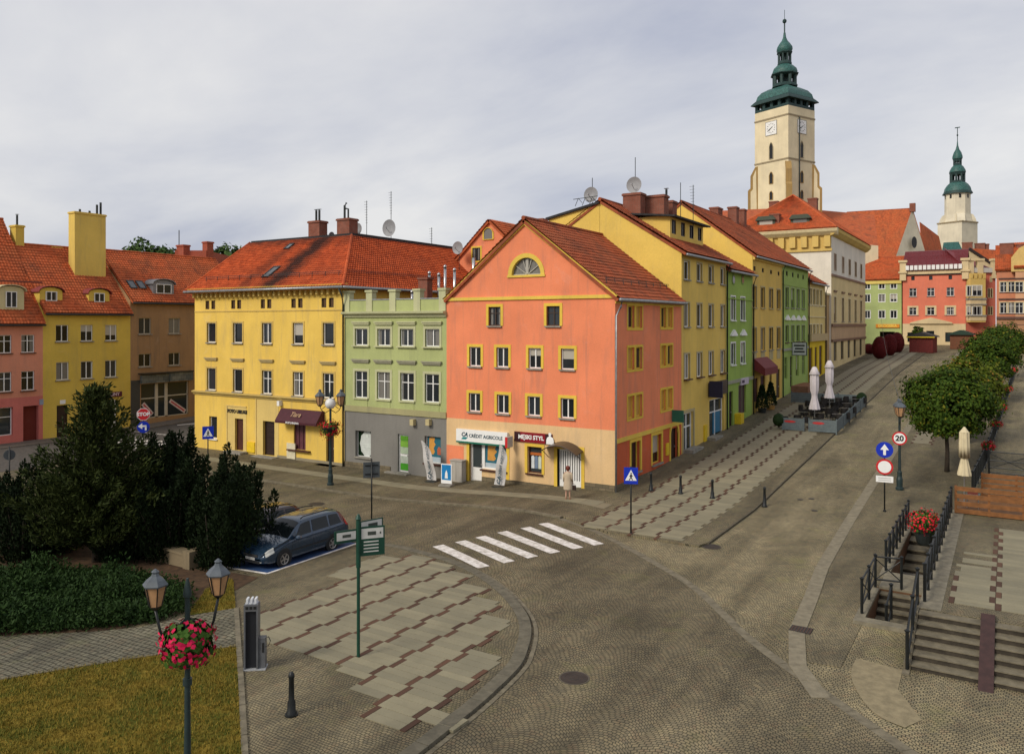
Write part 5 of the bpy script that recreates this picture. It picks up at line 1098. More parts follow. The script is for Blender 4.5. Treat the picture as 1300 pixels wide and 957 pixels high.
for dq in (du0, du1): blank(t, 'dormer_cheek', [[(dxf, dq, dz0), (dxf, dq, dzt), (-1.5 - 1.75 / k_, dq, dzt)]], ysh)
roof(t, [((dxf + .5, du0 - .4, dzt - .02), (dxf + .5, du1 + .3, dzt - .02), (-4.9, du1 + .3, dzt + .38), (-4.9, du0 - .4, dzt + .38))], tar, 'dormer_roof', .12, False)
for px, pt, yb, w_ in ((805, 246, 13.5, 1.35), (830, 249, 14.6, 1.9), (846, 256, 16.5, 1.3)): p = on_y(px, pt, yb); chimney(t, p.x, yb, 15, p.z, w_, .9, None, 1 if px == 846 else 0)
for px, pt, yb, dsh in ((752, 226, 11, (248, .55)), (806.5, 200, 13.3, (235.5, .58))): p = on_y(px, pt, yb); antenna(t, p.x, yb, 15.5, p.z, (on_y(px, dsh[0], yb).z, dsh[1]), False)
p = on_y(880, 235, 16.5); antenna(t, p.x, 16.5, 15.5, p.z); p = on_y(864, 232, 15.5); antenna(t, p.x, 15.5, 15.5, p.z, None, False)
q = G()
for i in range(3): a_ = -i * .55; q.bar((rx - .4 + a_, u0 + .2, 17.7), (rx - .7 + a_, u0 + .2, 18.05), .03); q.bar((rx - .95 + a_, u0 + .2, 17.5), (rx - .7 + a_, u0 + .2, 18.05), .03)
q.bar((rx - .3, u0 + .2, 18.08), (rx - 2.2, u0 + .2, 18.0), .04); q.obj('roof_hatch_frame', dkmetal, t, tuple(-v for v in t.location))
o = F.window((gl_[0][0] + gl_[0][2]) / 2, .5, gl_[0][2] - gl_[0][0], 2.8, 'T', white, sur=ytr, sw=.2, pmat=shopglass, depth=.22, fw=.12, name='shop_door')
F.window((gl_[1][0] + gl_[1][2]) / 2, .95, gl_[1][2] - gl_[1][0], 2.8, 'T', white, pmat=shopglass, depth=.2, fw=.1, name='shop_window')
q = G(); q.box(gl_[1][0] + 1.3, .17, 1.2, gl_[1][2] - .4, .185, 2.8); F.put('window_poster', q.mesh('window_poster', M('poster_blue', paint, (0.03, 0.17, 0.30), .4)), 0, 0, 0)
q = G(); q.box(F.S(899), -.15, 4.0, F.S(921), 0, 5.0); F.put('sign_board', q.mesh('sign_board', M('sign_brown', paint, (0.07, 0.045, 0.03), .5)), 0, 0, 0)
q = G(); q.box(F.S(897.5), -1.1, 4.0, F.S(897.5) + .15, -.16, 5.15); F.put('projecting_sign', q.mesh('projecting_sign', M('sign_dark_blue', paint, (0.012, 0.014, 0.05), .4)), 0, 0, 0)
q = G(); q.box(F.S(893), -.1, .9, F.S(896.5), 0, 2.1); F.put('gas_box', q.mesh('gas_box', M('gas_yellow')), 0, 0, 0)
for a, b in ((867, 881), (896, 906)): q = G(); q.box(F.S(a), -.7, -.2, F.S(b), 0, zst(F.S(b)) + .2); F.put('door_step', q.mesh('door_step', stone), 0, 0, 0)
# narrow green house
gk = dict(mull='one', sur=white, sw=.1, sill=white)
t, F, u0, u1, gl_, k_, rx, rz = street_house('narrow lime green house with white pediments over its first-floor windows', 922, 955.5, 13.35, gsh, [([930.6, 942.8], (376.5, 406.5), 930.6, 1.15), ([930.6, 942.8], (435.5, 463), 930.6, 1.15)], [gk, dict(gk, hood=('ped', .55), hoodmat=white)], (5.5, 16.6), 4.6, gops=[(925.5, 930.5, 1.3, 4.0), (937.5, 947, 2.0, 4.3)])
for px in (931, 942.5):
    s_, z_ = F.sz(px, 355); q = G(); q.lathe([(.42, 0), (.42, .06)], 14); o = F.put('round_window', q.mesh('round_window', M('ring_green', plaster, (0.2, 0.28, 0.08))), s_, .02, z_); o.rotation_euler = (R(90), 0, R(90)); q = G(); q.lathe([(.3, .062), (.3, .07)], 14); put('pane', q.mesh('pane', pane), o)
F.band('belt', u0, u1, 4.6, 4.85, M('belt_grey', paint, (0.3, 0.3, 0.22)), .12); F.band('string', u0, u1, 12.0 - .9, 11.2, gsh, .08)
F.door((gl_[0][0] + gl_[0][2]) / 2, 1.3, gl_[0][2] - gl_[0][0], 2.7, dkbrown, .2); F.window((gl_[1][0] + gl_[1][2]) / 2, 2.0, gl_[1][2] - gl_[1][0], 2.3, 'two', M('mauve_frame', paint, (0.12, 0.06, 0.06)), pmat=M('mauve_glass', paint, (0.10, 0.065, 0.065), .3), depth=.18, name='shop_window')
so_, a0, a1, zb_, zt_ = sign_board(t, F, 939, 948.5, 480.5, 489, M('sign_lilac', paint, (0.55, 0.48, 0.56), .4), .14); q = G(); q.box(a0 + .2, -.15, zb_ + .15, a0 + .9, -.141, zt_ - .15); put('sign_mark', q.mesh('sign_mark', M('mark_plum', paint, (0.05, 0.02, 0.06))), so_)
q = G(); q.box(F.S(932.5), -.5, 1.4, F.S(936.5), 0, 2.2); F.put('gas_box', q.mesh('gas_box', M('gas_yellow')), 0, 0, 0)
# ochre house and leaf-green house share one long roof
t, F, u0, u1, gl_, k_, rx, rz = street_house('ochre house with tall framed windows and a wine-red awning', 955.5, 993, 15.0, ysh2, [([958, 968.6, 979, 988.6], (340.5, 346), 968.6, .7), ([957.6, 968.3, 978.8, 988.3], (365, 391), 968.3, 1.3), ([957.6, 968.3, 978.8, 988.3], (416, 445), 968.3, 1.3)], [dict(mull='one', fmat=dkbrown, depth=.1), dict(mull='one', fmat=ysh2, sur=ytr, sw=.12, sill=ytr), dict(mull='one', fmat=ysh2, sur=ytr, sw=.12, sill=stone, apron=(ytr, .9))], (6.2, 19.7), 5.2, gops=[(955.8, 962.8, 2.6, 4.6), (965.5, 971.5, 2.6, 4.7), (977, 980, 2.3, 4.9), (985.5, 990.5, 2.3, 5.0)], tile=tileB, gable=M('firewall_yellow'))
F.band('cornice', u0, u1, 14.55, 14.95, ysh2, .2)
for i, g_ in enumerate(gl_):
    if i < 2: F.window((g_[0] + g_[2]) / 2, g_[1], g_[2] - g_[0], g_[3] - g_[1], 'two', M('plum_frame', paint, (0.07, 0.02, 0.025)), pmat=M('plum_shutter', paint, (0.09, 0.03, 0.03)), depth=.18, name='shop_window')
    else: F.door((g_[0] + g_[2]) / 2, g_[1], g_[2] - g_[0], g_[3] - g_[1], dkbrown, .2)
s0, s1 = F.S(955.8), F.S(972.8); g = G(); g.prism([(0, 6.3), (-.1, 6.3), (-1.0, 5.5), (-1.0, 4.9), (-.96, 4.9), (0, 5.4)], s0, s1, 'x'); F.put('awning', g.mesh('awning', M('awning_wine', paint, (0.16, 0.02, 0.02), .7)), 0, 0, 0)
for px, pt, xb, w_ in ((892, 267, -7.2, 1.5), (909, 264, -7.4, 1.5), (931, 263, -6.0, .9), (941, 266, -6.0, .9)): p = on_x(px, pt, xb); chimney(t, xb, p.y, 17, p.z, .9, w_)
t, F, u0, u1, gl_, k_, rx, rz = street_house('leaf green house with small white pediments and flower boxes on the long roof', 993, 1026, 15.0, gsh2, [([999, 1006.5, 1013.3, 1019.7], (346, 352), 1006.5, .7), ([999, 1006.3, 1013, 1019.6], (366, 391), 1006.3, 1.35), ([999, 1006.3, 1013, 1019.6], (413, 434), 1006.3, 1.35)], [dict(mull='one', fmat=dkbrown, depth=.1), dict(mull='one', fmat=gsh2, sur=M('trim_leaf', plaster, (0.36, 0.42, 0.2), .3), sw=.12, sill=stone), dict(mull='one', fmat=gsh2, sur=M('trim_leaf'), sw=.12, sill=brown, hood=('ped', .5), hoodmat=white)], (6.2, 19.7), 6.2, gops=[(995.5, 999.5, 3.9, 6.0), (1003, 1006, 3.0, 6.0), (1010, 1014, 3.9, 6.0), (1018, 1022, 3.9, 6.0)], tile=tileB)
for i, g_ in enumerate(gl_): (F.door if i == 1 else F.window)((g_[0] + g_[2]) / 2, g_[1], g_[2] - g_[0], g_[3] - g_[1], *([dkbrown] if i == 1 else ['cross', gsh2]))
F.band('belt', u0, u1, 6.6, 6.85, M('belt_grey'), .12); F.band('string', u0, u1, 12.9, 13.0, gsh2, .06)
q = G(); q.box(0, -1.5, 6.1, .12, -.1, 7.4); sgn = F.put('projecting_sign', q.mesh('projecting_sign', dkmetal), F.S(1004), 0, 0); q = G(); q.box(-.012, -1.44, 6.16, -.001, -.16, 7.34); put('sign_panel', q.mesh('sign_panel', M('sign_pale', paint, (0.55, 0.58, 0.56))), sgn)
for i in range(3): q = G(); q.box(-.02, -1.3 + .12 * (i % 2), 6.4 + i * .3, -.013, -.3 - .1 * (i % 2), 6.55 + i * .3); put('sign_line', q.mesh('sign_line', dkmetal), sgn)
q = G(); q.box(F.S(1004), -1.6, 2.3, F.S(1020), 0, zst(F.S(1012)) + .55); F.put('door_step', q.mesh('door_step', M('step_brick', brick_mat, (0.24, 0.1, 0.05), (0.3, 0.13, 0.07), (0.15, 0.12, 0.1))), 0, 0, 0)
# small yellow house
yb3 = M('bright_yellow_plaster', plaster, (0.74, 0.52, 0.03), .2)
t, F, u0, u1, gl_, k_, rx, rz = street_house('small cream house with a bright yellow ground floor and shallow balcony', 1026, 1047.5, 13.75, M('street_cream_plaster', plaster, (0.68, 0.52, 0.2), .3), [([1029, 1033.4, 1037.6, 1042.2], (367, 388), 1033.4, 1.2), ([1029, 1033.4, 1037.6, 1042.2], (412, 431), 1033.4, 1.2)], [dict(mull='one', fmat=cream, sur=cream, sw=.12)] * 2, (5.0, 17.0), 7.3, gmat=yb3, gops=[(1028, 1031.5, 3.4, 6.6), (1034.5, 1037.5, 3.4, 6.6), (1040, 1044, 3.4, 6.7)], tile=tileB)
for g_ in gl_: F.door((g_[0] + g_[2]) / 2, g_[1], g_[2] - g_[0], g_[3] - g_[1], brown, .2)
F.band('balcony_band', u0, u1, 7.3, 8.1, M('balcony_tan', paint, (0.45, 0.34, 0.16)), .35); F.band('string', u0, u1, 9.9, 10.0, cream, .1); F.band('string', u0, u1, 11.2, 11.3, cream, .1)
# ------------------------------------------------------------------ big white corner building up the street, hipped roof
UW = on_x(1055.3, 400, 0).y; UE = on_x(1098.5, 400, 0).y; ZW = 20.3; WD = 12.0
wup = M('upper_white_plaster', plaster, (0.74, 0.68, 0.58), .2); wlo = M('cream_plaster', plaster, (0.68, 0.53, 0.27), .3)
wb = thing('corner_palace', 'white and cream three-storey corner building with bracketed cornice and hipped roof', 'building', (-6, (UW + UE) / 2, zst(UW))); F = Facade(wb, 0, 0, 90)
wc = [1060, 1070, 1078.3, 1086, 1093]
ra = rowops(F, wc, (1060, 322, 346.5), 1.5); rb = rowops(F, wc, (1060, 377, 408), 1.6); rc = rowops(F, [1060, 1069, 1077.5, 1085, 1092.5], (1060, 432, 458), 1.9)
zA = F.sz(1055.5, 346.5)[1]; zB = F.sz(1055.5, 409)[1]
F.wall('wall', UW, UE, zA - .3, ZW, [], wup); F.wall('upper_floor_wall', UW, UE, zB - .4, zA - .3, [op(r) for r in rb], wlo); F.wall('ground_floor_wall', UW, UE, 2, zB - .4, [op(r) for r in rc], wlo)
for r in ra: F.window(r[0], r[1] + .25, r[2], r[3] - .25, 'two', M('frame_tan', paint, (0.4, 0.27, 0.15)), sur=wup, sw=.16, depth=-.02)
for r in rb: F.window(*r, mull='cross', fmat=M('frame_tan'), sur=cream, sw=.16, sill=stone, hood=('bar', .7), hoodmat=M('hood_brown', paint, (0.2, 0.13, 0.07)))
for r in rc: F.window(*r, mull='two', fmat=dkbrown, sur=wlo, sw=.2)
for z0_, z1_, pr in ((zA - .35, zA - .1, .14), (zB - .55, zB - .2, .18), (zB - 2.4, zB - 2.1, .16)): F.band('string', UW, UE, z0_, z1_, M('string_brown', paint, (0.16, 0.085, 0.05)), pr)
F.band('ashlar_band', UW, UE, zB - 2.1, zB - .56, M('band_tan', plaster, (0.5, 0.33, 0.19), .3), .05)
yq = M('cornice_ochre', plaster, (0.64, 0.45, 0.14), .35)
F.band('cornice', UW - .5, UE + .3, 0, 0, yq, prof=[(-.02, ZW - .5), (.3, ZW - .4), (.7, ZW), (.8, ZW + .35), (-.02, ZW + .5)])
F3 = Facade(wb, 0, UW, 0)
F3.wall('side_wall', -WD, 0, 2, ZW - 2.2, [], wup); F3.wall('frieze', -WD, 0, ZW - 2.2, ZW, [], yq)
F3.band('cornice', -WD, .8, 0, 0, cream, prof=[(-.02, ZW - .5), (.3, ZW - .4), (.7, ZW), (.8, ZW + .35), (-.02, ZW + .5)]); F3.band('string', -WD, .1, ZW - 2.3, ZW - 2.0, yq, .2)
mb = G().box(-.35, -.45, -1.3, .35, 0, 0).mesh('bracket', yq)
for i in range(9): F3.put('bracket', mb, -WD + .8 + i * 1.35, 0, ZW - .5)
blank(wb, 'rear_wall', [[(-WD, UW, 2), (-WD, UE, 2), (-WD, UE, ZW), (-WD, UW, ZW)], [(0, UE, 2), (-WD, UE, 2), (-WD, UE, ZW), (0, UE, ZW)]], wup)
o_ = .7; e1, e2, e3, e4 = (o_, UW - o_, ZW + .4), (o_, UE + o_, ZW + .4), (-WD - o_, UE + o_, ZW + .4), (-WD - o_, UW - o_, ZW + .4); k1, k2 = (-WD / 2, UW + 7, 26.1), (-WD / 2, UE - 7, 26.1)
roof(wb, [(e4, e1, k1, k1), (e1, e2, k2, k1), (e2, e3, k2, k2), (e3, e4, k1, k2)], tileC, caps=[(e1, k1), (e4, k1), (k1, k2)])
for px, pt, yb in ((984, 272, UW + 1.2), (1032, 252, UW + 14), (983, 256, UW + 10)): p = on_y(px, pt, yb); chimney(wb, p.x, yb, 20, p.z, 1.2, 1.0)
for px, py in ((974, 283), (1017, 281)):
    p = on_y(px, py, UW + 1.2); q = G(); q.box(p.x - 1.1, UW + .6, p.z - .4, p.x + 1.1, UW + 3, p.z + .25); q.prism([(p.x - 1.3, p.z + .25), (p.x + 1.3, p.z + .25), (p.x + .9, p.z + .75), (p.x - .9, p.z + .75)], UW + .3, UW + 3.4, 'y'); dd_ = q.obj('dormer', M('dormer_copper', paint, (0.06, 0.075, 0.05), .7), wb, tuple(-v for v in wb.location)); q = G(); q.box(p.x - .8, UW + .57, p.z - .3, p.x + .8, UW + .6, p.z + .2); q.obj('pane', pane, dd_)
# archway between the small cream house and the white building
ag = thing('gateway', 'brown arched gateway squeezed between the small cream house and the white building', 'gateway', (-.5, UW - 2, zst(UW)))
Fg = Facade(ag, -.25, 0, 90); ua = on_x(1047.6, 400, 0).y
Fg.wall('wall', ua, UW, 2, 12.6, [(ua + .8, 2, ua + 2.6, zst(ua) + 4.2)], M('gateway_brown', plaster, (0.42, 0.27, 0.12), .4), .8)
q = G(); q.box(ua + .8, .5, 2, ua + 2.6, .6, zst(ua) + 4.3); Fg.put('gate', q.mesh('gate', dkbrown), 0, 0, 0)
Fg.band('coping', ua, UW, 12.6, 12.85, cream, .15, .8)

# ------------------------------------------------------------------ houses round the far square
def far_house(label, px0, px1, eave_py, base_py, u, mat, rows, kinds, roofspec, gfl_py=None, gmat=None, name='town_house', gops=()):
    p0, p1 = on_y(px0, eave_py, u), on_y(px1, eave_py, u); zt = p0.z; zb = on_y(px0, base_py, u).z - 1.5
    t = thing(name, label, 'house', ((p0.x + p1.x) / 2, u + 5, zst(u))); F = Facade(t, 0, u, 0); x0, x1 = p0.x, p1.x; rs = []; ops = []
    for pxs, ty, by, w_ in rows: q = rowops(F, pxs, (pxs[0], ty, by), w_); rs.append(q); ops += [op(r) for r in q]
    zs = F.sz(px0, gfl_py)[1] if gfl_py else zb
    F.wall('wall', x0, x1, zs, zt, ops, mat)
    if gfl_py: F.wall('ground_floor_wall', x0, x1, zb, zs, [(F.S(a), F.sz(a, b)[1], F.S(c), F.sz(a, d)[1]) for a, d, c, b in gops], gmat or mat)
    for q, kw in zip(rs, kinds):
        for r in q: F.window(*r, **kw)
    blank(t, 'rear_wall', [[(x0, u, zb), (x0, u, zt), (x0, u + 12, zt), (x0, u + 12, zb)], [(x1, u, zb), (x1, u, zt), (x1, u + 12, zt), (x1, u + 12, zb)], [(x0, u + 12, zb), (x1, u + 12, zb), (x1, u + 12, zt), (x0, u + 12, zt)]], gmat or mat)
    tile, rise, dep = roofspec
    roof(t, [((x0 - .2, u - .4, zt), (x1 + .2, u - .4, zt), (x1 + .2, u + dep, zt + rise), (x0 - .2, u + dep, zt + rise)), ((x1 + .2, u + 2 * dep, zt), (x0 - .2, u + 2 * dep, zt), (x0 - .2, u + dep, zt + rise), (x1 + .2, u + dep, zt + rise))], tile, caps=())
    return t, F, x0, x1, zt, zb
UF = 119.0
t, F, x0, x1, zt, zb = far_house('pale green house with yellow cornice at the far end of the square', 1090, 1144.5, 356, 436, UF, M('far_green_plaster', plaster, (0.40, 0.47, 0.19), .2), [([1101, 1119.5, 1134.5], 360.5, 367, 1.0), ([1101, 1119.5, 1134.5], 374, 383.5, 1.05), ([1101, 1119.5, 1134.5], 394.5, 404, 1.05)], [dict(mull='two', fmat=white, sur=white, sw=.08)] * 3, (tileC, 4.6, 6.0), 414, None, gops=[(1117, 421, 1136, 428)])
F.band('cornice', x0, x1, zt - .75, zt - .1, M('cornice_yellow', plaster, (0.72, 0.56, 0.16), .2), .2)
q = G(); s_, z_ = F.sz(1112, 416); s1, z1_ = F.sz(1142, 411.5); q.box(s_, -.2, z_, s1, 0, z1_); sg = F.put('sign_board', q.mesh('sign_board', M('sign_orange', paint, (0.7, 0.25, 0.02), .4)), 0, 0, 0)
lettering('DROGERIA', .62, M('print_yellow', paint, (0.8, 0.6, 0.1)), sg, ((s_ + s1) / 2, -.21, (z_ + z1_) / 2), .02)
# cream firewall behind the green house
q = [on_y(1100, 341, UF + 8), on_y(1136, 319, UF + 8), on_y(1160, 340, UF + 8)]
# pink house with battlements and an oriel
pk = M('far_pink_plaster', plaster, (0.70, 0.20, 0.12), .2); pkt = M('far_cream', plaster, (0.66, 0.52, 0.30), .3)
t, F, x0, x1, zt, zb = far_house('pink house with white battlements, wine-red metal roof and a yellow oriel', 1146, 1226, 345, 437, UF - 1, pk, [([1159, 1181.7, 1206.5], 351, 356, .55), ([1159, 1181.7, 1206.5], 366, 376.5, 1.15), ([1159, 1181.7, 1206.5], 390.5, 400, 1.15)], [dict(mull='one', fmat=dkbrown), dict(mull='cross', fmat=white, sill=stone), dict(mull='cross', fmat=white, sur=pkt, sw=.3, sill=stone, sillw=.35)], (M('red_metal_roof', paint, (0.16, 0.022, 0.026), .45, .15), 4.0, 6.5), 411, pkt, gops=[(1152, 422, 1163, 434), (1176, 420, 1186, 437), (1200, 422, 1211, 434)])
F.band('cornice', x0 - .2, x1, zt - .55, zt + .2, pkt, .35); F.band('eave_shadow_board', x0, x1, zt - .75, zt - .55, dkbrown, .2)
mm = G().box(-.26, -.75, 0, .26, -.42, .8).mesh('merlon', white)
for i in range(13): F.put('merlon', mm, x0 + .8 + i * (x1 - x0 - 1.6) / 12, 0, zt + .2)
for px in (1146.5, 1225.5):
    s_, z_ = F.sz(px, 345); q = G(); q.box(s_ - .5, -.5, zt - 1.6, s_ + .5, .3, zt + 1.6); q.box(s_ - .7, -.7, zt + 1.6, s_ + .7, .5, zt + 2.0); q.box(s_ - .7, -.7, zt - .3, s_ + .7, .5, zt); F.put('corner_turret', q.mesh('corner_turret', pkt), 0, 0, 0)
s_, z_ = F.sz(1182, 411); q = G(); q.prism([(s_ - 3.4, z_), (s_ + 3.4, z_), (s_ + 3.2, z_ + .25), (s_, z_ + 1.1), (s_ - 3.2, z_ + .25)], -.3, 0, 'y'); F.put('pediment', q.mesh('pediment', pkt), 0, 0, 0)
for a, d, c, b in ((1152, 422, 1163, 434), (1176, 420, 1186, 437), (1200, 422, 1211, 434)):
    s0, zb_ = F.sz(a, b); s1, zt_ = F.sz(c, d); q = G(); q.box(s0, .15, zb_, s1, .2, zt_); F.put('shop_window', q.mesh('shop_window', shopglass), 0, 0, 0)
ow = M('oriel_yellow', plaster, (0.66, 0.46, 0.14), .25)
s0, _ = F.sz(1226, 360); zo0 = F.sz(1226, 407)[1]; zo1 = F.sz(1226, 355)[1]
# the part of the pink house that turns away: its right flank with the oriel
t2 = thing('oriel_house', 'darker pink wing with a two-storey cream and yellow oriel and castellated top', 'house', (s0 + 6, UF + 3, zst(UF)))
P0 = on_y(1226.3, 345, UF - 1); P1 = at_d(1264, 345, 137); dv = (P1 - P0); dv.z = 0; Lh = dv.length; ang = math.degrees(math.atan2(dv.y, dv.x)); hr = thing
class FA(Facade):
    def __init__(s, root, o, ang): s.root = root; s.o = Vector(o); s.ang = ang; s.rz = R(ang); s.dx = Vector((math.cos(s.rz), math.sin(s.rz), 0)); s.dn = Vector((-math.sin(s.rz), math.cos(s.rz), 0))
    def sz(s, px, py): d = ray(px, py); k_ = (s.o - CAM).dot(s.dn) / d.dot(s.dn); p = CAM + d * k_; return (p - s.o).dot(s.dx), p.z
    def loc(s, a, d=0.0, z=0.0): p = s.o + s.dx * a + s.dn * d - s.root.location; return (p.x, p.y, z - s.root.location.z)
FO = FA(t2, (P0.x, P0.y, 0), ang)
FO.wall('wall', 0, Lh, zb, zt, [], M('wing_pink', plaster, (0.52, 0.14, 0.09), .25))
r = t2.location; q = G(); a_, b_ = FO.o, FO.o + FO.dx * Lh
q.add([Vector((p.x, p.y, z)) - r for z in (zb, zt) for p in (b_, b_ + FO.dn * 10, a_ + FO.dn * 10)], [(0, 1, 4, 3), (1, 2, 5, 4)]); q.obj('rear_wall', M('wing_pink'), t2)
za = Vector((0, 0, zt)); roof(t2, [(a_ + za - FO.dn * .3, b_ + za - FO.dn * .3, b_ + FO.dn * 7 + za + Vector((0, 0, 1.0)), a_ + FO.dn * 7 + za + Vector((0, 0, 4.5)))], M('red_metal_roof'), tiled=False)
FO.band('cornice', 0, Lh, zt - .5, zt + .3, M('cornice_pale_grey', paint, (0.5, 0.47, 0.42)), .35)
g0, g1 = FO.S(1227), FO.S(1246); zo0 = FO.sz(1236, 409)[1]; zo1 = FO.sz(1236, 354)[1]
q = G(); q.box(g0, -1.2, zo0, g1, 0, zo1); orl = FO.put('oriel', q.mesh('oriel', ow), 0, 0, 0)
for py0, py1, m_ in ((378.5, 381, stone), (386, 387.5, stone), (400, 402, stone), (381, 386, pkt), (402, 407, pkt)):
    z0_ = FO.sz(1236, py1)[1]; z1_ = FO.sz(1236, py0)[1]; q = G(); e_ = .15 if m_ is stone else .06; q.box(g0 - e_, -1.2 - e_, z0_, g1 + e_, 0, z1_); put('oriel_band', q.mesh('oriel_band', m_), orl)
for px, (a, b), w_ in ((1231, (363.5, 376), 1.0), (1240, (363, 376), 1.7), (1231, (389, 400), 1.0), (1240, (389, 400), 1.7)):
    s_, zb_ = FO.sz(px, b); _, zt_ = FO.sz(px, a); q = FA(t2, FO.o - FO.dn * 1.21, ang); q.window(q.S(px), zb_, w_, zt_ - zb_, 'two', white, depth=-.03, sur=cream, sw=.15)
for i in range(4): q = G(); x = g0 + .2 + i * (g1 - g0 - .4) / 3; q.box(x - .22, -1.25, zo1, x + .22, -.8, zo1 + .9); put('merlon', q.mesh('merlon', ow), orl)
for px, (a, b) in ((1257, (366, 378)), (1257, (389, 400)), (1258, (351, 358))): s_, zb_ = FO.sz(px, b); FO.window(s_, zb_, .9 if a > 360 else .4, FO.sz(px, a)[1] - zb_, 'two', cream, depth=-.02, pmat=M('attic_dark'))
for px in (1231, 1243, 1262): s_, _ = FO.sz(px, 345); q = G(); q.box(s_ - .45, -.5, zt - 1.5, s_ + .45, .3, zt + 1.5); q.box(s_ - .6, -.65, zt + 1.5, s_ + .6, .45, zt + 1.9); FO.put('corner_turret', q.mesh('corner_turret', pkt), 0, 0, 0)
# tan and peach houses right of it
for lab, a, b, ev, base, c, cols_, uo in (('salmon house with dark eyebrow window hoods beyond the oriel wing', 1265, 1290, 343, 438, (0.55, 0.22, 0.12), [1274.5, 1283.5], 2), ('peach house with ornate hoods and a small yellow gable at the square corner', 1289, 1330, 340, 440, (0.60, 0.33, 0.19), [1294, 1306, 1318], 1)):
    m_ = M('far_' + lab[:5], plaster, c, .3)
    t, F, x0, x1, zt_, zb_ = far_house(lab, a, b, ev, base, 100.0 + uo, m_, [(cols_, 358, 371, 1.0), (cols_, 384, 398, 1.0)], [dict(mull='cross', fmat=white, sur=cream, sw=.1, sill=brown, hood=('bar', .5), hoodmat=M('hood_dark', paint, (0.12, 0.06, 0.045)))] * 2, (tileA, 4.2, 6.0), 404, M('far_rustic', plaster, (0.42, 0.22, 0.12), .4))
    F.band('belt', x0, x1, F.sz(a, 405)[1], F.sz(a, 402)[1], M('hood_dark'), .25)
    for py in (412, 419, 426): F.band('joint_band', x0, x1, F.sz(a, py + .8)[1], F.sz(a, py)[1], M('hood_dark'), .02)
    if b > 1300:
        q = G(); s_, z_ = F.sz(1306, 340); q.prism([(s_ - 2.2, z_ - .5), (s_ + 2.2, z_ - .5), (s_ + 2.2, z_ + 1.6), (s_ + 1.2, z_ + 3), (s_, z_ + 3.6), (s_ - 1.2, z_ + 3), (s_ - 2.2, z_ + 1.6)], -.1, 1.5, 'y'); F.put('shaped_gable', q.mesh('shaped_gable', M('gable_ochre', paint, (0.62, 0.42, 0.14))), 0, 0, 0)
    for px, pt in (((1278, 309),) if a < 1280 else ((1299, 310),)): p = on_y(px, pt, 106); chimney(t, p.x, 106, zt_ + 1, p.z, 1.8, 1.2)
# steep orange roof with a cream verge wall behind the oriel wing
vt = thing('gabled_house', 'orange roofed house with pale sloping firewall behind the wine-red roof', 'house', at_d(1258, 430, 150))
r = vt.location; A1, A2, A3 = at_d(1230, 316, 146), at_d(1264, 338, 146), at_d(1230, 420, 146)
bk = Vector((.5, .85, 0)) * 10; q = G(); q.add([A1 - r, A2 - r, Vector((A2.x, A2.y, 4)) - r, Vector((A1.x, A1.y, 4)) - r], [(0, 1, 2, 3)]); q.obj('firewall', M('far_cream'), vt)
B1, B2 = at_d(1291, 319, 150), at_d(1288, 341, 143)
roof(vt, [(A2, B2, B1, A1)], tileA); q = G(); q.bar(A1 - r, A2 - r, .4, .5); q.obj('verge', dkbrown, vt)
for px, pt in ((1228, 308), (1244, 309), (1249, 310), (1291, 313)): p = at_d(px, pt, 149); chimney(vt, p.x, p.y, p.z - 2.5, p.z, 1.7, 1.2)

# ------------------------------------------------------------------ town hall tower
towp = M('tower_plaster', plaster, (0.74, 0.63, 0.42), .25); sandst = M('tower_sandstone', plaster, (0.36, 0.23, 0.085), .6)
YT = 160.0; tc_ = at_d(996, 411, YT); TW = 8.1; zt_ = lambda py: 9.2 + (HY - py) * YT / FPX
tw = thing('town_hall_tower', 'tall cream clock tower with green copper helm and stone buttresses', 'tower', (tc_.x, tc_.y, 6), 0)
tw.rotation_euler = (0, 0, TH - R(56.9)) ; Z = lambda py: zt_(py) - 6
h = TW / 2; FT = []
g = G(); z0_, z1_ = 0, Z(143)
g.box(-h, -h, z0_, h, h, z1_); g.obj('shaft', towp, tw)
for py in (154, 208): q = G(); z_ = Z(py); q.box(-h - .1, -h - .1, z_ - .15, h + .1, h + .1, z_ + .15); q.obj('string', M('string_stone', paint, (0.3, 0.24, 0.15), .9), tw)
def pointed(w_, hh, y): return [(-w_ / 2, 0), (w_ / 2, 0), (w_ / 2, hh * .7), (w_ * .3, hh * .88), (0, hh), (-w_ * .3, hh * .88), (-w_ / 2, hh * .7)]
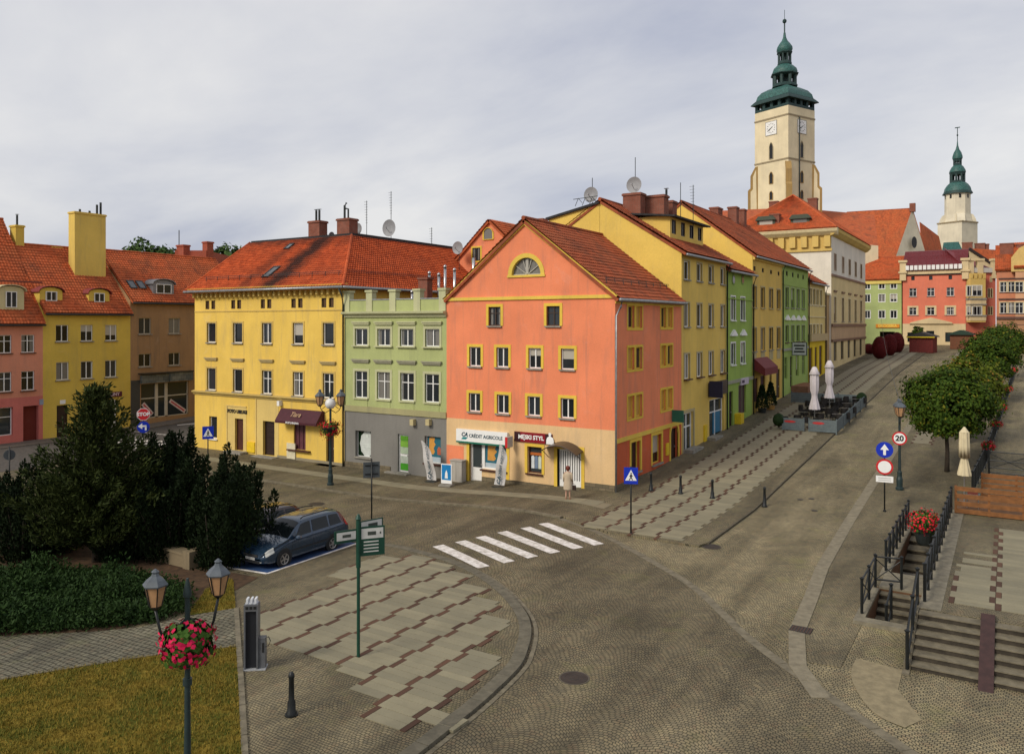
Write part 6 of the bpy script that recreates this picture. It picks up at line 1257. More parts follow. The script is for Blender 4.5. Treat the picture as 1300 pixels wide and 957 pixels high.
for rz in (0, 90):
    base = Matrix.Rotation(R(rz), 4, 'Z')
    for py0, py1, w_, nm in ((184, 205, .95, 'lancet_window'), (221, 236, .9, 'lancet_window'), (245, 256, .8, 'lancet_window')):
        q = G(); q.prism([(a, Z(py1) + b) for a, b in pointed(w_, Z(py0) - Z(py1), 0)], -h - .03, -h + .1, 'y'); o = q.obj(nm, black, tw, rz=R(rz))
        q = G(); P_ = [(a * 1.0, Z(py1) + b) for a, b in pointed(w_, Z(py0) - Z(py1), 0)]
        for a, b in zip(P_, P_[1:] + P_[:1]): q.bar((a[0], -h - .03, a[1]), (b[0], -h - .03, b[1]), .16, .08)
        put('surround', q.mesh('surround', sandst if py0 > 210 else M('lancet_trim', paint, (0.4, 0.33, 0.2))), o)
    cs = 1.3; q = G(); zc_ = Z(166.5); q.box(-cs, -h - .08, zc_ - cs, cs, -h + .02, zc_ + cs); ck = q.obj('clock_face', white, tw, rz=R(rz))
    for i in range(12):
        a = R(30 * i); q = G(); q.bar((math.sin(a) * .78, -h - .1, zc_ + math.cos(a) * .78), (math.sin(a) * 1.0, -h - .1, zc_ + math.cos(a) * 1.0), .09, .03, (0, 1, 0)); put('hour_mark', q.mesh('hour_mark', black), ck)
    for a, l in ((R(232), .62), (R(55), .45), (R(240), .88)): q = G(); q.bar((0, -h - .12, zc_), (math.sin(a) * l, -h - .12, zc_ + math.cos(a) * l), .1, .03, (0, 1, 0)); put('clock_hand', q.mesh('clock_hand', black), ck)
    q = G(); 
    for a, b, c, d in ((-cs - .08, zc_ - cs - .08, cs + .08, zc_ - cs), (-cs - .08, zc_ + cs, cs + .08, zc_ + cs + .08), (-cs - .08, zc_ - cs, -cs, zc_ + cs), (cs, zc_ - cs, cs + .08, zc_ + cs)): q.box(a, -h - .1, b, c, -h + .01, d)
    put('clock_frame', q.mesh('clock_frame', stone), ck)
# diagonal buttresses at the corners, stepped
for sx, sy in ((-1, -1), (1, -1), (-1, 1), (1, 1)):
    a = math.atan2(sy, sx)
    q = G(); q.prism([(h * 1.2, 0), (h * 1.2 + 2.2, 0), (h * 1.2 + 2.2, Z(241)), (h * 1.2 + 1.7, Z(238)), (h * 1.2 + 1.7, Z(222)), (h * 1.2 + .9, Z(212)), (h * 1.2, Z(210))], -.55, .55, 'y'); q.obj('buttress', sandst, tw, rz=a)
    q = G(); q.prism([(h * 1.2 + .1, 0), (h * 1.2 + 1.75, 0), (h * 1.2 + 1.75, Z(243)), (h * 1.2 + 1.3, Z(240)), (h * 1.2 + 1.3, Z(224)), (h * 1.2 + .7, Z(215))], -.57, .57, 'y'); q.obj('buttress_face', towp, tw, rz=a)
q = G(); q.tube([(h + .12, -h * .2, 0), (h + .12, -h * .2, Z(155))], .12, 6); q.obj('lightning_pipe', dkmetal, tw)
# gallery with open corners, flared eave, bell roof, lanterns, onion and spire
q = G(); z0_, z1_ = Z(143), Z(131)
for x in np.linspace(-h + .35, h - .35, 5):
    for y_ in (-h + .35, h - .35):
        q.box(x - .32, y_ - .32, z0_, x + .32, y_ + .32, z1_); q.box(y_ - .32, x - .32, z0_, y_ + .32, x + .32, z1_)
q.box(-h + .02, -h + .02, z0_, h - .02, h - .02, z0_ + .55); q.box(-h + .02, -h + .02, z1_ - .35, h - .02, h - .02, z1_ + .3); q.box(-h + 1.8, -h + 1.8, z0_, h - 1.8, h - 1.8, z1_); q.obj('gallery', dcopper, tw)
r2 = math.sqrt(2)
def sq(prof, name, mat, n=4, ph=math.pi / 4): q = G(); q.lathe([(r_ * (r2 if n == 4 else 1), Z(py)) for r_, py in prof], n, ph=ph); return q.obj(name, mat, tw, auto=50)
sq([(h + .6, 133.5), (h + .55, 132.3), (h + .1, 129), (h - .2, 127)], 'flared_eave', dcopper)
sq([(h - .15, 127.2), (h - .35, 122), (h - .9, 117), (h - 1.9, 113), (h - 2.6, 111.5)], 'bell_roof', copper)
oc = math.pi / 8
def lantern(r_, py0, py1, name):
    q = G(); z0_, z1_ = Z(py0), Z(py1)
    for i in range(8): a = oc + i * math.pi / 4; q.tube([(r_ * math.cos(a), r_ * math.sin(a), z0_), (r_ * math.cos(a), r_ * math.sin(a), z1_)], r_ * .17, 6)
    q.lathe([(r_ * 1.25, z0_), (r_ * 1.25, z0_ + .25), (r_ * 1.1, z0_ + .7), (r_ * 1.1, z0_ + .72)], 8, ph=oc); q.lathe([(r_ * 1.1, z1_ - .4), (r_ * 1.35, z1_ - .1), (r_ * 1.35, z1_ + .05)], 8, ph=oc); q.lathe([(r_ * .3, z0_), (r_ * .3, z1_)], 8)
    return q.obj(name, dcopper, tw)
lantern(2.05, 112, 95.5, 'lower_lantern')
sq([(2.5, 95.5), (2.55, 93), (2.35, 89), (1.7, 85), (1.3, 83)], 'lantern_dome', copper, 8, oc)
lantern(1.15, 83, 67.5, 'upper_lantern')
sq([(1.35, 67.5), (1.6, 64.5), (1.55, 61), (1.1, 56.5), (.6, 52.5), (.32, 48), (.2, 42)], 'onion_dome', copper, 8, oc)
q = G(); q.tube([(0, 0, Z(43)), (0, 0, Z(29))], .13, 6); q.lathe([(.05, 0), (.34, .22), (.42, .5), (.34, .78), (.05, 1.0)], 10, (0, 0, Z(30.5))); q.tube([(0, 0, Z(29)), (0, 0, Z(13))], .05, 5); q.obj('spire', dcopper, tw)
# town hall roofs at the tower's foot
th_ = thing('town_hall', 'long red tiled town hall roof spreading around the foot of the clock tower', 'building', at_d(960, 400, 150))
r = th_.location
def plane(o, pts, mat, name, tiled=False, root=None): return roof(root or th_, [tuple(at_d(*p) for p in pts)], mat, name, tiled=tiled)
plane(None, [(920, 300, 118), (985, 300, 118), (1000, 264, 135), (905, 268, 135)], tileA, 'roof')
plane(None, [(1000, 300, 150), (1115, 312, 150), (1110, 273, 165), (985, 262, 165)], tileA, 'roof')
q = G(); P = [at_d(920, 301, 118), at_d(985, 301, 118), at_d(1000, 300, 150), at_d(1115, 312, 150)]
for a, b in ((P[0], P[1]), (P[2], P[3])): G().add([a - r, b - r, Vector((b.x, b.y, 3)) - r, Vector((a.x, a.y, 3)) - r], [(0, 1, 2, 3)]).obj('wall', towp, th_)

# ------------------------------------------------------------------ parish church behind the square
YC = 225.0; cc_ = at_d(1215.5, 411, YC); zc2 = lambda py: (HY - py) * YC / FPX + 3.2
ch = thing('church', 'pale church tower with octagonal top and green copper lantern helm', 'church', (cc_.x, cc_.y, 6), TH - R(62))
ch.scale = (.82, .82, 1); chp = M('church_plaster', plaster, (0.70, 0.63, 0.48), .25); m_px = YC / FPX
hb = 4.35
q = G(); q.box(-hb, -hb, 0, hb, hb, zc2(283)); q.obj('tower_base', chp, ch)
q = G(); q.box(-hb - .2, -hb - .2, zc2(283) - .3, hb + .2, hb + .2, zc2(283) + .1); q.obj('string', M('string_stone'), ch)
q = G(); q.lathe([(4.6, zc2(283)), (4.3, zc2(279)), (4.05, zc2(273)), (4.0, zc2(246))], 8, ph=oc); q.obj('octagon', chp, ch)
for sx, sy in ((-1, -1), (1, -1), (-1, 1), (1, 1)): q = G(); q.prism([(hb * .8, zc2(283)), (hb * 1.3, zc2(283)), (hb * 1.2, zc2(278)), (hb * 1.05, zc2(273.5)), (hb * .8, zc2(272))], -1.2, 1.2, 'y'); q.obj('corner_volute', chp, ch, rz=math.atan2(sy, sx))
for i in range(8):
    a = i * math.pi / 4; q = G(); q.box(-.35, -4.02 * math.cos(oc) - .06, zc2(253), .35, -3.6, zc2(248)); q.obj('belfry_window', black, ch, rz=a)
def cs_(prof, name, mat): q = G(); q.lathe([(r_, zc2(py)) for r_, py in prof], 8, ph=oc); q.obj(name, mat, ch, auto=50)
cs_([(4.75, 247), (4.7, 246), (4.3, 243.5)], 'eave', dcopper); cs_([(4.3, 243.6), (4.0, 239), (3.3, 235), (2.6, 232.5)], 'bell_roof', copper)
def lant2(r_, py0, py1):
    q = G(); z0_, z1_ = zc2(py0), zc2(py1)
    for i in range(8): a = oc + i * math.pi / 4; q.tube([(r_ * math.cos(a), r_ * math.sin(a), z0_), (r_ * math.cos(a), r_ * math.sin(a), z1_)], r_ * .16, 6)
    q.lathe([(r_ * 1.15, z0_), (r_ * 1.1, z0_ + .6)], 8, ph=oc); q.lathe([(r_ * 1.1, z1_ - .8), (r_ * 1.25, z1_)], 8, ph=oc); q.obj('lantern', dcopper, ch)
lant2(2.1, 232.5, 219); cs_([(2.6, 219), (2.5, 217), (1.9, 212.5), (1.4, 210.5)], 'lantern_dome', copper); lant2(1.15, 210.5, 202)
cs_([(1.6, 202), (1.6, 199), (1.2, 194), (.6, 190), (.25, 185), (.15, 180)], 'onion_dome', copper)
q = G(); q.tube([(0, 0, zc2(182)), (0, 0, zc2(162))], .12, 5); q.lathe([(.05, 0), (.35, .35), (.05, .7)], 8, (0, 0, zc2(173.5))); q.bar((-.9, 0, zc2(162)), (.9, 0, zc2(162.5)), .12, .25); q.obj('spire', dcopper, ch)
cn = thing('church_nave', 'steep orange church nave roof with cream gable and round window', 'church', at_d(1150, 411, 200)); r = cn.location
ga, gb, gc = at_d(1136, 330, 196), at_d(1158.5, 264, 199), at_d(1180, 335, 202)
bkv = at_d(1075, 276, 206) - gb; bkv.z = 0
q = G(); q.add([ga - r, gc - r, gb - r, Vector((ga.x, ga.y, 5)) - r, Vector((gc.x, gc.y, 5)) - r], [(0, 1, 2), (3, 4, 1, 0)]); q.obj('gable_wall', chp, cn)
nn_ = (gc - ga).cross(Vector((0, 0, 1))).normalized(); 
if nn_.dot(CAM - ga) < 0: nn_ = -nn_
c0 = at_d(1158, 308, 198.5); q = G(); dxg = (gc - ga); dxg.z = 0; dxg.normalize(); ring = [c0 - r + nn_ * .6 + dxg * 1.0 * math.cos(2 * math.pi * i / 16) + Vector((0, 0, 1.45 * math.sin(2 * math.pi * i / 16))) for i in range(16)]; q.add(ring, [tuple(range(16))]); q.obj('round_window', black, cn)
roof(cn, [(ga, ga + bkv, gb + bkv, gb), (gc + bkv, gc, gb, gb + bkv)], tileA, tiled=False); q = G(); q.bar(gb - r + Vector((0, 0, -1)), gb - r + Vector((0, 0, 1.1)), 1.3); q.obj('gable_finial', brickr, cn)
roof(cn, [(at_d(1172, 335, 204), at_d(1200, 335, 214), at_d(1192, 300, 216), at_d(1168, 282, 210))], tileA, 'side_roof', tiled=False)
q = G(); P = [at_d(1192, 318, 205), at_d(1212, 318, 205), at_d(1218, 302, 205), at_d(1223, 319, 205)]; roof(cn, [(at_d(1196, 320, 205), at_d(1223, 320, 205), at_d(1217, 307, 207), at_d(1198, 308, 207))], copper, 'copper_roof', tiled=False)
# ------------------------------------------------------------------ street furniture
pole_m = M('pole_black', paint, (0.009, 0.011, 0.011), .45, .3); cast = M('cast_iron_green', paint, (0.018, 0.035, 0.036), .5, .3)
blue_s = M('sign_blue', paint, (0.006, 0.03, 0.42), .4, .08); signback = M('sign_back', paint, (0.07, 0.08, 0.085), .5); lglass = M('lantern_glass', paint, (0.42, 0.24, 0.12), .35, .25)
def G0(p, dz=.09): return Vector((p.x, p.y, p.z + dz))
def face_cam(p): return math.atan2(CAM.y - p.y, CAM.x - p.x) + math.pi / 2
def disc(r, n=24, d0=-.012, d1=.012, mi=0, g=None, c=(0, 0)):
    g = g or G(); g.prism([(c[0] + r * math.cos(2 * math.pi * i / n), c[1] + r * math.sin(2 * math.pi * i / n)) for i in range(n)], d0, d1, 'y'); return g
def sign_post(name, label, base, h, rz, cat='sign', r=.035):
    t = thing(name, label, cat, base, rz); g = G(); g.tube([(0, 0.05, 0), (0, 0.05, h)], r, 8); g.lathe([(.08, 0), (.06, .08)], 8, (0, .05, 0)); g.obj('post', pole_m, t, smooth=True); return t
def crossing_panel(t, z, s=.6):
    q = G(); q.box(-s / 2, -.012, z, s / 2, .012, z + s * 1.2); o = q.obj('panel', blue_s, t)
    a = s * .42; zc_ = z + s * .25; q = G(); q.add([(-a, -.016, zc_), (a, -.016, zc_), (0, -.016, zc_ + s * .78)], [(0, 1, 2)]); q.obj('triangle', white_s, o)
    # walking figure
    q = G(); L = lambda x0, z0, x1, z1, w_: q.bar((x0 * s, -.02, zc_ + z0 * s), (x1 * s, -.02, zc_ + z1 * s), w_ * s, .004, (0, 1, 0))
    L(0, .22, .01, .46, .11); L(0, .24, -.13, .03, .06); L(0, .24, .12, .04, .06); L(.0, .42, .13, .30, .045); L(0, .42, -.11, .30, .045); disc(.05 * s, 10, -.022, -.018, g=q, c=(.01 * s, zc_ + .53 * s)); q.obj('figure', black, o)
p = gp(801, 680); t = sign_post('crossing_sign', 'blue pedestrian crossing sign on black post at the zebra crossing by the orange corner', G0(p, .05), 2.95, face_cam(p)); crossing_panel(t, 2.2)
p = gp(264, 612); t = sign_post('crossing_sign', 'blue pedestrian crossing sign in front of the large yellow house', G0(p), 3.3, face_cam(p)); crossing_panel(t, 2.55, .65)
p = gp(472, 671); t = sign_post('road_sign', 'back of a square grey road sign on a black pole across from the grey shop', G0(p), 3.1, face_cam(p) + R(8)); q = G(); q.box(-.38, .09, 2.25, .38, .11, 2.98); q.obj('panel', signback, t)
q = G(); [q.box(-.3, .06, z_, .3, .095, z_ + .05) for z_ in (2.4, 2.8)]; q.obj('bracket', pole_m, t)
p = gp(182, 615); rz = face_cam(p); t = sign_post('stop_sign', 'red octagonal stop sign over a round blue arrow sign beyond the dark yews', G0(p), 4.55, rz)
q = G(); q.prism([(.39 * math.cos(R(22.5 + 45 * i)), 4.15 + .39 * math.sin(R(22.5 + 45 * i))) for i in range(8)], -.03, -.01, 'y'); o = q.obj('panel', white_s, t); q = G(); q.prism([(.36 * math.cos(R(22.5 + 45 * i)), 4.15 + .36 * math.sin(R(22.5 + 45 * i))) for i in range(8)], -.036, -.03, 'y'); q.obj('red_field', red_s, o); lettering('STOP', .29, white_s, o, (0, -.04, 4.15), .012)
o = disc(.35, g=None).obj('panel', blue_s, t, (0, 0, 3.38)); q = G(); q.bar((.13, -.02, -.2), (.13, -.02, .05), .1, .006, (0, 1, 0)); q.bar((.17, -.02, .06), (-.08, -.02, .06), .1, .006, (0, 1, 0)); q.add([(-.06, -.022, -.12), (-.06, -.022, .24), (-.3, -.022, .06)], [(0, 1, 2)]); q.obj('arrow', white_s, o)
p = gp(1123, 650); t = sign_post('road_sign', 'pole with round blue arrow sign over a red-ringed sign and white plate', G0(p, .02), 3.35, face_cam(p))
o = disc(.38).obj('panel', blue_s, t, (0, 0, 2.98)); q = G(); q.bar((0, -.02, -.25), (0, -.02, .05), .12, .006, (0, 1, 0)); q.add([(-.19, -.022, .0), (.19, -.022, .0), (0, -.022, .28)], [(0, 1, 2)]); q.obj('arrow', white_s, o)
o = disc(.38).obj('panel', red_s, t, (0, 0, 2.16)); disc(.29, d0=-.018, d1=-.012).obj('field', white_s, o)
q = G(); q.box(-.38, -.012, 1.42, .38, .012, 1.72); o = q.obj('plate', white_s, t); [G().box(-.28, -.016, z_, .28, -.0125, z_ + .04).obj('print_line', M('print_grey', paint, (0.45, 0.44, 0.43)), o) for z_ in (1.5, 1.6)]
p = gp(12, 640); t = sign_post('road_sign', 'back of a round grey road sign before the pink house', G0(p), 3.0, face_cam(p)); disc(.28, d0=.09, d1=.11).obj('panel', signback, t, (0, 0, 2.55))
# lanterns and lamp posts
def lantern_part(t, x, y, z, s=1.0):
    r4 = math.pi / 6
    q = G(); q.lathe([(.10 * s, 0), (.135 * s, .03 * s), (.23 * s, .46 * s), (.23 * s, .47 * s)], 6, (x, y, z), r4); o = q.obj('lantern', lglass, t)
    q = G(); q.lathe([(.27 * s, .47 * s), (.28 * s, .5 * s), (.2 * s, .6 * s), (.09 * s, .69 * s), (.07 * s, .74 * s), (.09 * s, .78 * s), (.02 * s, .84 * s)], 6, (x, y, z), r4); q.obj('cap', M('lantern_cap', paint, (0.085, 0.10, 0.115), .4, .25), o)
    q = G()
    for i in range(6): a = r4 + i * math.pi / 3; q.bar((x + .137 * s * math.cos(a), y + .137 * s * math.sin(a), z + .03 * s), (x + .237 * s * math.cos(a), y + .237 * s * math.sin(a), z + .47 * s), .022 * s)
    q.lathe([(.06 * s, -.06 * s), (.12 * s, 0), (.12 * s, .03 * s)], 6, (x, y, z), r4); q.obj('cage', pole_m, o)
def lamp_post(label, base, h, rz, arm, heads, s=1.0, r=.06, up=0.0):
    t = thing('street_lamp', label, 'street lamp', base, rz); q = G(); q.lathe([(.2, 0), (.2, .12), (.15, .16), (.16, .55), (.12, .7), (.12, .95), (.085, 1.0)], 10); q.obj('base', cast, t)
    q = G(); q.lathe([(r * 1.2, .98), (r, 2.0), (r * .85, h), (r * 1.4, h + .02), (r * 1.4, h + .1), (.02, h + .35)], 10); q.lathe([(r * 1.5, 0), (r * 1.5, .12)], 10, (0, 0, h * .62)); q.obj('post', cast, t, auto=40)
    for sx, zo in heads:
        q = G(); q.tube([(0, 0, h - .75), (sx * arm * .5, 0, h - .95), (sx * arm * .85, 0, h - .78 + up * .6), (sx * arm, 0, h - .55 + up)], .025, 6); q.tube([(0, 0, h - .35), (sx * arm * .45, 0, h - .55), (sx * arm * .8, 0, h - .72)], .018, 6); q.obj('arm', pole_m, t, smooth=True)
        lantern_part(t, sx * arm, 0, h - .5 + up, s)
    return t
def petals(center, r, n, fm, lm, parent, droop=.2, name='flower_ball', leafn=1.0):
    for nm, cnt, mat, sz in (('leaves', int(n * leafn), lm, .07), ('blossoms', n, fm, .058)):
        v, f = [], []
        for i in range(cnt):
            d = Vector((random.gauss(0, 1), random.gauss(0, 1), random.gauss(0, .62))).normalized(); rad = r * (random.uniform(.5, 1.05) if nm == 'leaves' else random.uniform(.8, 1.22)); c = Vector(center) + Vector((d.x * rad, d.y * rad, d.z * rad * .72 - (droop * random.random() if d.z < 0 else 0)))
            a = Vector((random.gauss(0, 1), random.gauss(0, 1), random.gauss(0, 1))).cross(d).normalized(); b = d.cross(a)
            a2 = (a + d * random.uniform(-.4, .4)) * sz * random.uniform(.6, 1.2); b2 = (b + d * random.uniform(-.4, .4)) * sz * random.uniform(.6, 1.2); k_ = len(v); v += [c - a2, c - b2 * .8, c + a2, c + b2 * .8]; f.append((k_, k_ + 1, k_ + 2, k_ + 3))
        put(nm, mesh_from(nm, v, f, mat), parent, kind='stuff')
gleaf = M('geranium_leaf', foliage, (0.015, 0.05, 0.008), (0.06, 0.13, 0.02)); gred = M('geranium_red', foliage, (0.42, 0.006, 0.02), (0.75, 0.03, 0.05)); gmag = M('petunia_crimson', foliage, (0.42, 0.005, 0.035), (0.72, 0.02, 0.10))
p = at_d(238, 733, 14.4); zb_ = .1
t = lamp_post('two-armed lantern post carrying a ball of crimson flowers beside the dry lawn', Vector((p.x, p.y, zb_)), 4.15, TH + R(35), .54, ((-1, 0), (1, 0)), .80, .055, .44)
fb = at_d(238, 812, 14.35); hb_ = thing('flower_basket', 'ball of crimson petunias in a basket on the two-armed lantern post', 'flower basket', fb)
q = G(); q.lathe([(.06, -.35), (.22, -.25), (.30, -.05), (.30, 0)], 12, (0, 0, 0)); q.obj('basket', dkmetal, hb_); petals((0, 0, .02), .44, 300, gmag, gleaf, hb_, .24, leafn=3.0)
# lower hanging loudspeaker box
p = gp(419.5, 617.5); t = lamp_post('tall double lantern with white globe and red flowers in front of the plum awning', G0(p), 5.25, TH + R(5), .62, ((-1, 0), (1, 0)), 1.15, .075)
q = G(); q.lathe([(.03, -.32), (.2, -.26), (.31, -.1), (.32, .06), (.25, .22), (.1, .31), (.02, .32)], 14, (0, -.05, 4.85)); q.obj('globe', M('globe_white', paint, (0.7, 0.7, 0.68), .4), t, smooth=True)
hb2 = thing('flower_basket', 'red flower basket hanging on the lamp in front of the plum awning', 'flower basket', Vector((p.x, p.y - .02, p.z + 3.55))); q = G(); q.lathe([(.1, -.4), (.35, -.3), (.5, -.05), (.5, 0)], 12); q.obj('basket', dkmetal, hb2); petals((0, 0, 0), .62, 300, M('flower_deep_red', foliage, (0.25, 0.004, 0.012), (0.55, 0.015, 0.03)), gleaf, hb2, .35)
p = gp(1142, 622); t = lamp_post('cast-iron lamp with paired lanterns carrying a round speed limit sign', G0(p, .02), 4.4, TH + R(70), .38, ((-1, 0), (1, 0)), 1.05, .065)
sp_ = thing('speed_limit_sign', 'round white 20 sign with red ring fixed to the cast-iron lamp', 'sign', Vector((p.x, p.y, p.z + 2.75)), face_cam(p)); o = disc(.36, d0=-.11, d1=-.09).obj('panel', red_s, sp_); disc(.28, d0=-.116, d1=-.11).obj('field', white_s, o); lettering('20', .40, black, o, (0, -.12, -.01), .014)
# bollards
def bollard_mesh(): q = G(); q.lathe([(.13, 0), (.13, .06), (.10, .1), (.095, .3), (.07, .36), (.06, .85), (.075, .88), (.07, .95), (.03, 1.0)], 12); return q.mesh('bollard', pole_m, auto=40)
bm_ = bollard_mesh(); BP = [((826.5, 625), 'black iron bollard closest to the orange house wall'), ((864, 629), 'black iron bollard, second out from the orange house wall'), ((904.4, 634.8), 'black iron bollard, third out from the orange house wall'), ((970.6, 643), 'black iron bollard standing apart in the carriageway beside a manhole'), ((370, 912), 'black iron bollard on the setts near the repair station')]
for (a, b), lab in BP:
    p = gp(a, b); o = put('bollard', bm_, None, G0(p, .09 if a < 905 else .0), label=lab, cat='bollard', group='black bollards'); q = G(); q.lathe([(.155, 0), (.155, .03), (.13, .035)], 12); q.obj('foot_ring', pole_m, o)
# fingerpost
p = gp(455, 838); fgm = M('finger_green', paint, (0.006, 0.05, 0.03), .45); fp = thing('fingerpost', 'tall dark green town fingerpost with direction boards on the slab island', 'signpost', G0(p), 0); H_f = 3.85
q = G(); q.tube([(0, 0, 0), (0, 0, 3.0)], .045, 10); q.tube([(0, 0, 2.45), (0, 0, H_f - .1)], .065, 10); q.lathe([(.065, 0), (.09, .03), (.03, .16)], 10, (0, 0, H_f - .1)); q.obj('post', fgm, fp, auto=40)
def finger(nm, ang, x0, x1, z0, z1, strips, lines):
    o = put(nm, G().box(x0, -.015, z0, x1, .015, z1).mesh(nm, fgm), fp, (0, 0, 0), ang)
    for a, b, c, d in strips: put('white_strip', G().box(a, -.02, b, c, .02, d).mesh('white_strip', M('strip_white', paint, (0.55, 0.55, 0.52))), o)
    for a, b, c, d in lines: put('print', G().box(a, -.024, b, c, .024, d).mesh('print', M('print_dark', paint, (0.05, 0.06, 0.05)) if (d - b) > .05 else M('strip_white')), o)
finger('direction_board', TH + R(20), .05, .72, 2.75, 3.55, [(.08, 3.22, .68, 3.5)], [(.25, 3.31, .48, 3.41), (.58, 3.33, .62, 3.39)] + [(.14, 2.85 + i * .09, .55, 2.88 + i * .09) for i in range(4)])
finger('direction_board', TH + R(42), .05, .78, 3.42, 3.7, [(.08, 3.45, .74, 3.67)], [(.3, 3.5, .6, 3.6)])
finger('direction_board', TH + R(212), .05, .68, 3.18, 3.52, [(.08, 3.25, .62, 3.47)], [(.22, 3.32, .46, 3.40)])
# bicycle repair station
p = gp(321, 852); br = thing('repair_station', 'grey metal bicycle repair station beside the island slabs', 'repair station', G0(p), TH + R(6)); br.scale = (.85, .9, 1); gm_ = M('station_grey', paint, (0.12, 0.125, 0.135), .45, .15, .5, .2)
q = G(); q.box(-.24, -.17, .03, -.19, .17, 1.55); q.box(.14, -.17, .03, .19, .17, 1.55); q.box(-.19, .1, .03, .14, .17, 1.55); q.box(-.24, -.17, 1.55, .19, .17, 1.72); q.obj('housing', gm_, br)
q = G(); q.box(-.19, -.08, .05, .14, .1, 1.55); q.obj('recess', M('recess_dark', paint, (0.012, 0.013, 0.018)), br); q = G(); q.box(-.28, -.2, 0, .42, .2, .03); q.obj('base_plate', M('plate_pale', paint, (0.35, 0.36, 0.37)), br)
q = G(); q.box(.19, -.12, .04, .4, .12, .82); q.obj('pump_box', gm_, br); q = G(); q.tube([(.36, -.1, .8), (.5, -.12, .86), (.56, -.12, .75), (.5, -.12, .62), (.4, -.125, .6)], .014, 6); q.obj('hose', black, br); q = G(); q.box(.31, -.135, .45, .36, -.12, .7); q.obj('gauge', black, br)
q = G(); q.box(-.2, -.1, 1.72, .15, .1, 1.76); [q.box(x - .03, -.12, 1.74, x + .03, .12, 1.86) for x in (-.15, -.02, .1)]; q.obj('clamp_top', M('clamp_white', paint, (0.6, 0.62, 0.65)), br); [G().box(x - .045, -.176, 1.6, x + .045, -.171, 1.68).obj('pictogram', black, br) for x in (-.14, -.02, .1)]
# bank flags, board, cabinet
def beach_flag(label, px, py, tilt, lean):
    p = on_y(px, 560, -1.15); p.z = zg(p.x, p.y); t = thing('banner_flag', label, 'banner', G0(p), 0); q = G(); q.box(-.35, -.25, 0, .35, .25, .04); q.obj('foot', dkmetal, t)
    n = 14; H = 2.35; v = []; 
    for i in range(n + 1):
        z_ = .1 + H * i / n; w0 = -.34; w1 = .34 if i < n * .5 else .34 - .62 * ((i - n * .5) / (n * .5)) ** 2.2
        b = .05 * math.sin(i * .7); v += [(w0 + z_ * tilt, b, z_), (w1 + z_ * tilt, b + .04, z_), (w0 + z_ * tilt, b + .012, z_), (w1 + z_ * tilt, b + .052, z_)]
    q = G(); q.add(v, [f_ for i in range(n) for f_ in ((4 * i, 4 * i + 1, 4 * i + 5, 4 * i + 4), (4 * i + 2, 4 * i + 6, 4 * i + 7, 4 * i + 3), (4 * i, 4 * i + 4, 4 * i + 6, 4 * i + 2), (4 * i + 1, 4 * i + 3, 4 * i + 7, 4 * i + 5))]); o = q.obj('cloth', M('flag_grey', paint, (0.50, 0.48, 0.46), .8, .06), t)
    me = text_mesh('CRÉDIT AGRICOLE', .2, navy, .004, .003); me.transform(Matrix.Rotation(-R(90), 4, 'Y')); put('lettering', me, o, (.02 + 1.3 * tilt, -.07, 1.45), rot=(0, math.atan(tilt), 0)); me = text_mesh('CA', .34, navy, .004, .01, .2); me.transform(Matrix.Rotation(-R(90), 4, 'Y')); put('emblem', me, o, (0.0 + .4 * tilt, -.07, .38), rot=(0, math.atan(tilt), 0))
beach_flag('pale feather banner leaning away from the bank in front of the grey shop window', 548, 607, -.2, 1); beach_flag('pale feather banner leaning beside the bank window of the orange house', 633, 612, .16, 1)
p = on_y(567, 600, -1.9); p.z = zg(p.x, p.y); ab = thing('poster_stand', 'blue poster stand on the pavement beside the grey cabinet', 'poster stand', G0(p), TH * .2); q = G(); q.box(-.4, -.3, 0, .4, .3, .1); q.obj('foot', stone, ab)
q = G(); q.box(-.36, -.03, .15, .36, .03, 1.3); o = q.obj('frame', white_s, ab, (0, 0, 0)); q = G(); q.box(-.31, -.035, .36, .31, -.0305, 1.25); q.obj('poster', M('poster_sky', paint, (0.01, 0.2, 0.48), .4), o); q = G(); q.prism([(-.1, .45), (.1, .45), (.08, .75), (0, .95), (-.08, .75)], -.038, -.0355, 'y'); q.obj('poster_figure', white_s, o)
p = on_y(583, 600, -.5); p.z = zg(p.x, p.y); cb = thing('utility_cabinet', 'pale grey utility cabinet against the wall of the orange house', 'cabinet', G0(p), 0); q = G(); q.box(-.6, -.1, 0, .25, .35, 1.25); q.obj('body', M('cabinet_pale', plaster, (0.42, 0.39, 0.34), .5), cb); q = G(); q.box(-.64, -.14, 1.25, .29, .38, 1.31); q.obj('lid', M('cabinet_pale'), cb); q = G(); q.box(-.18, -.104, .08, -.165, -.1, 1.2); q.obj('door_seam', dkmetal, cb)
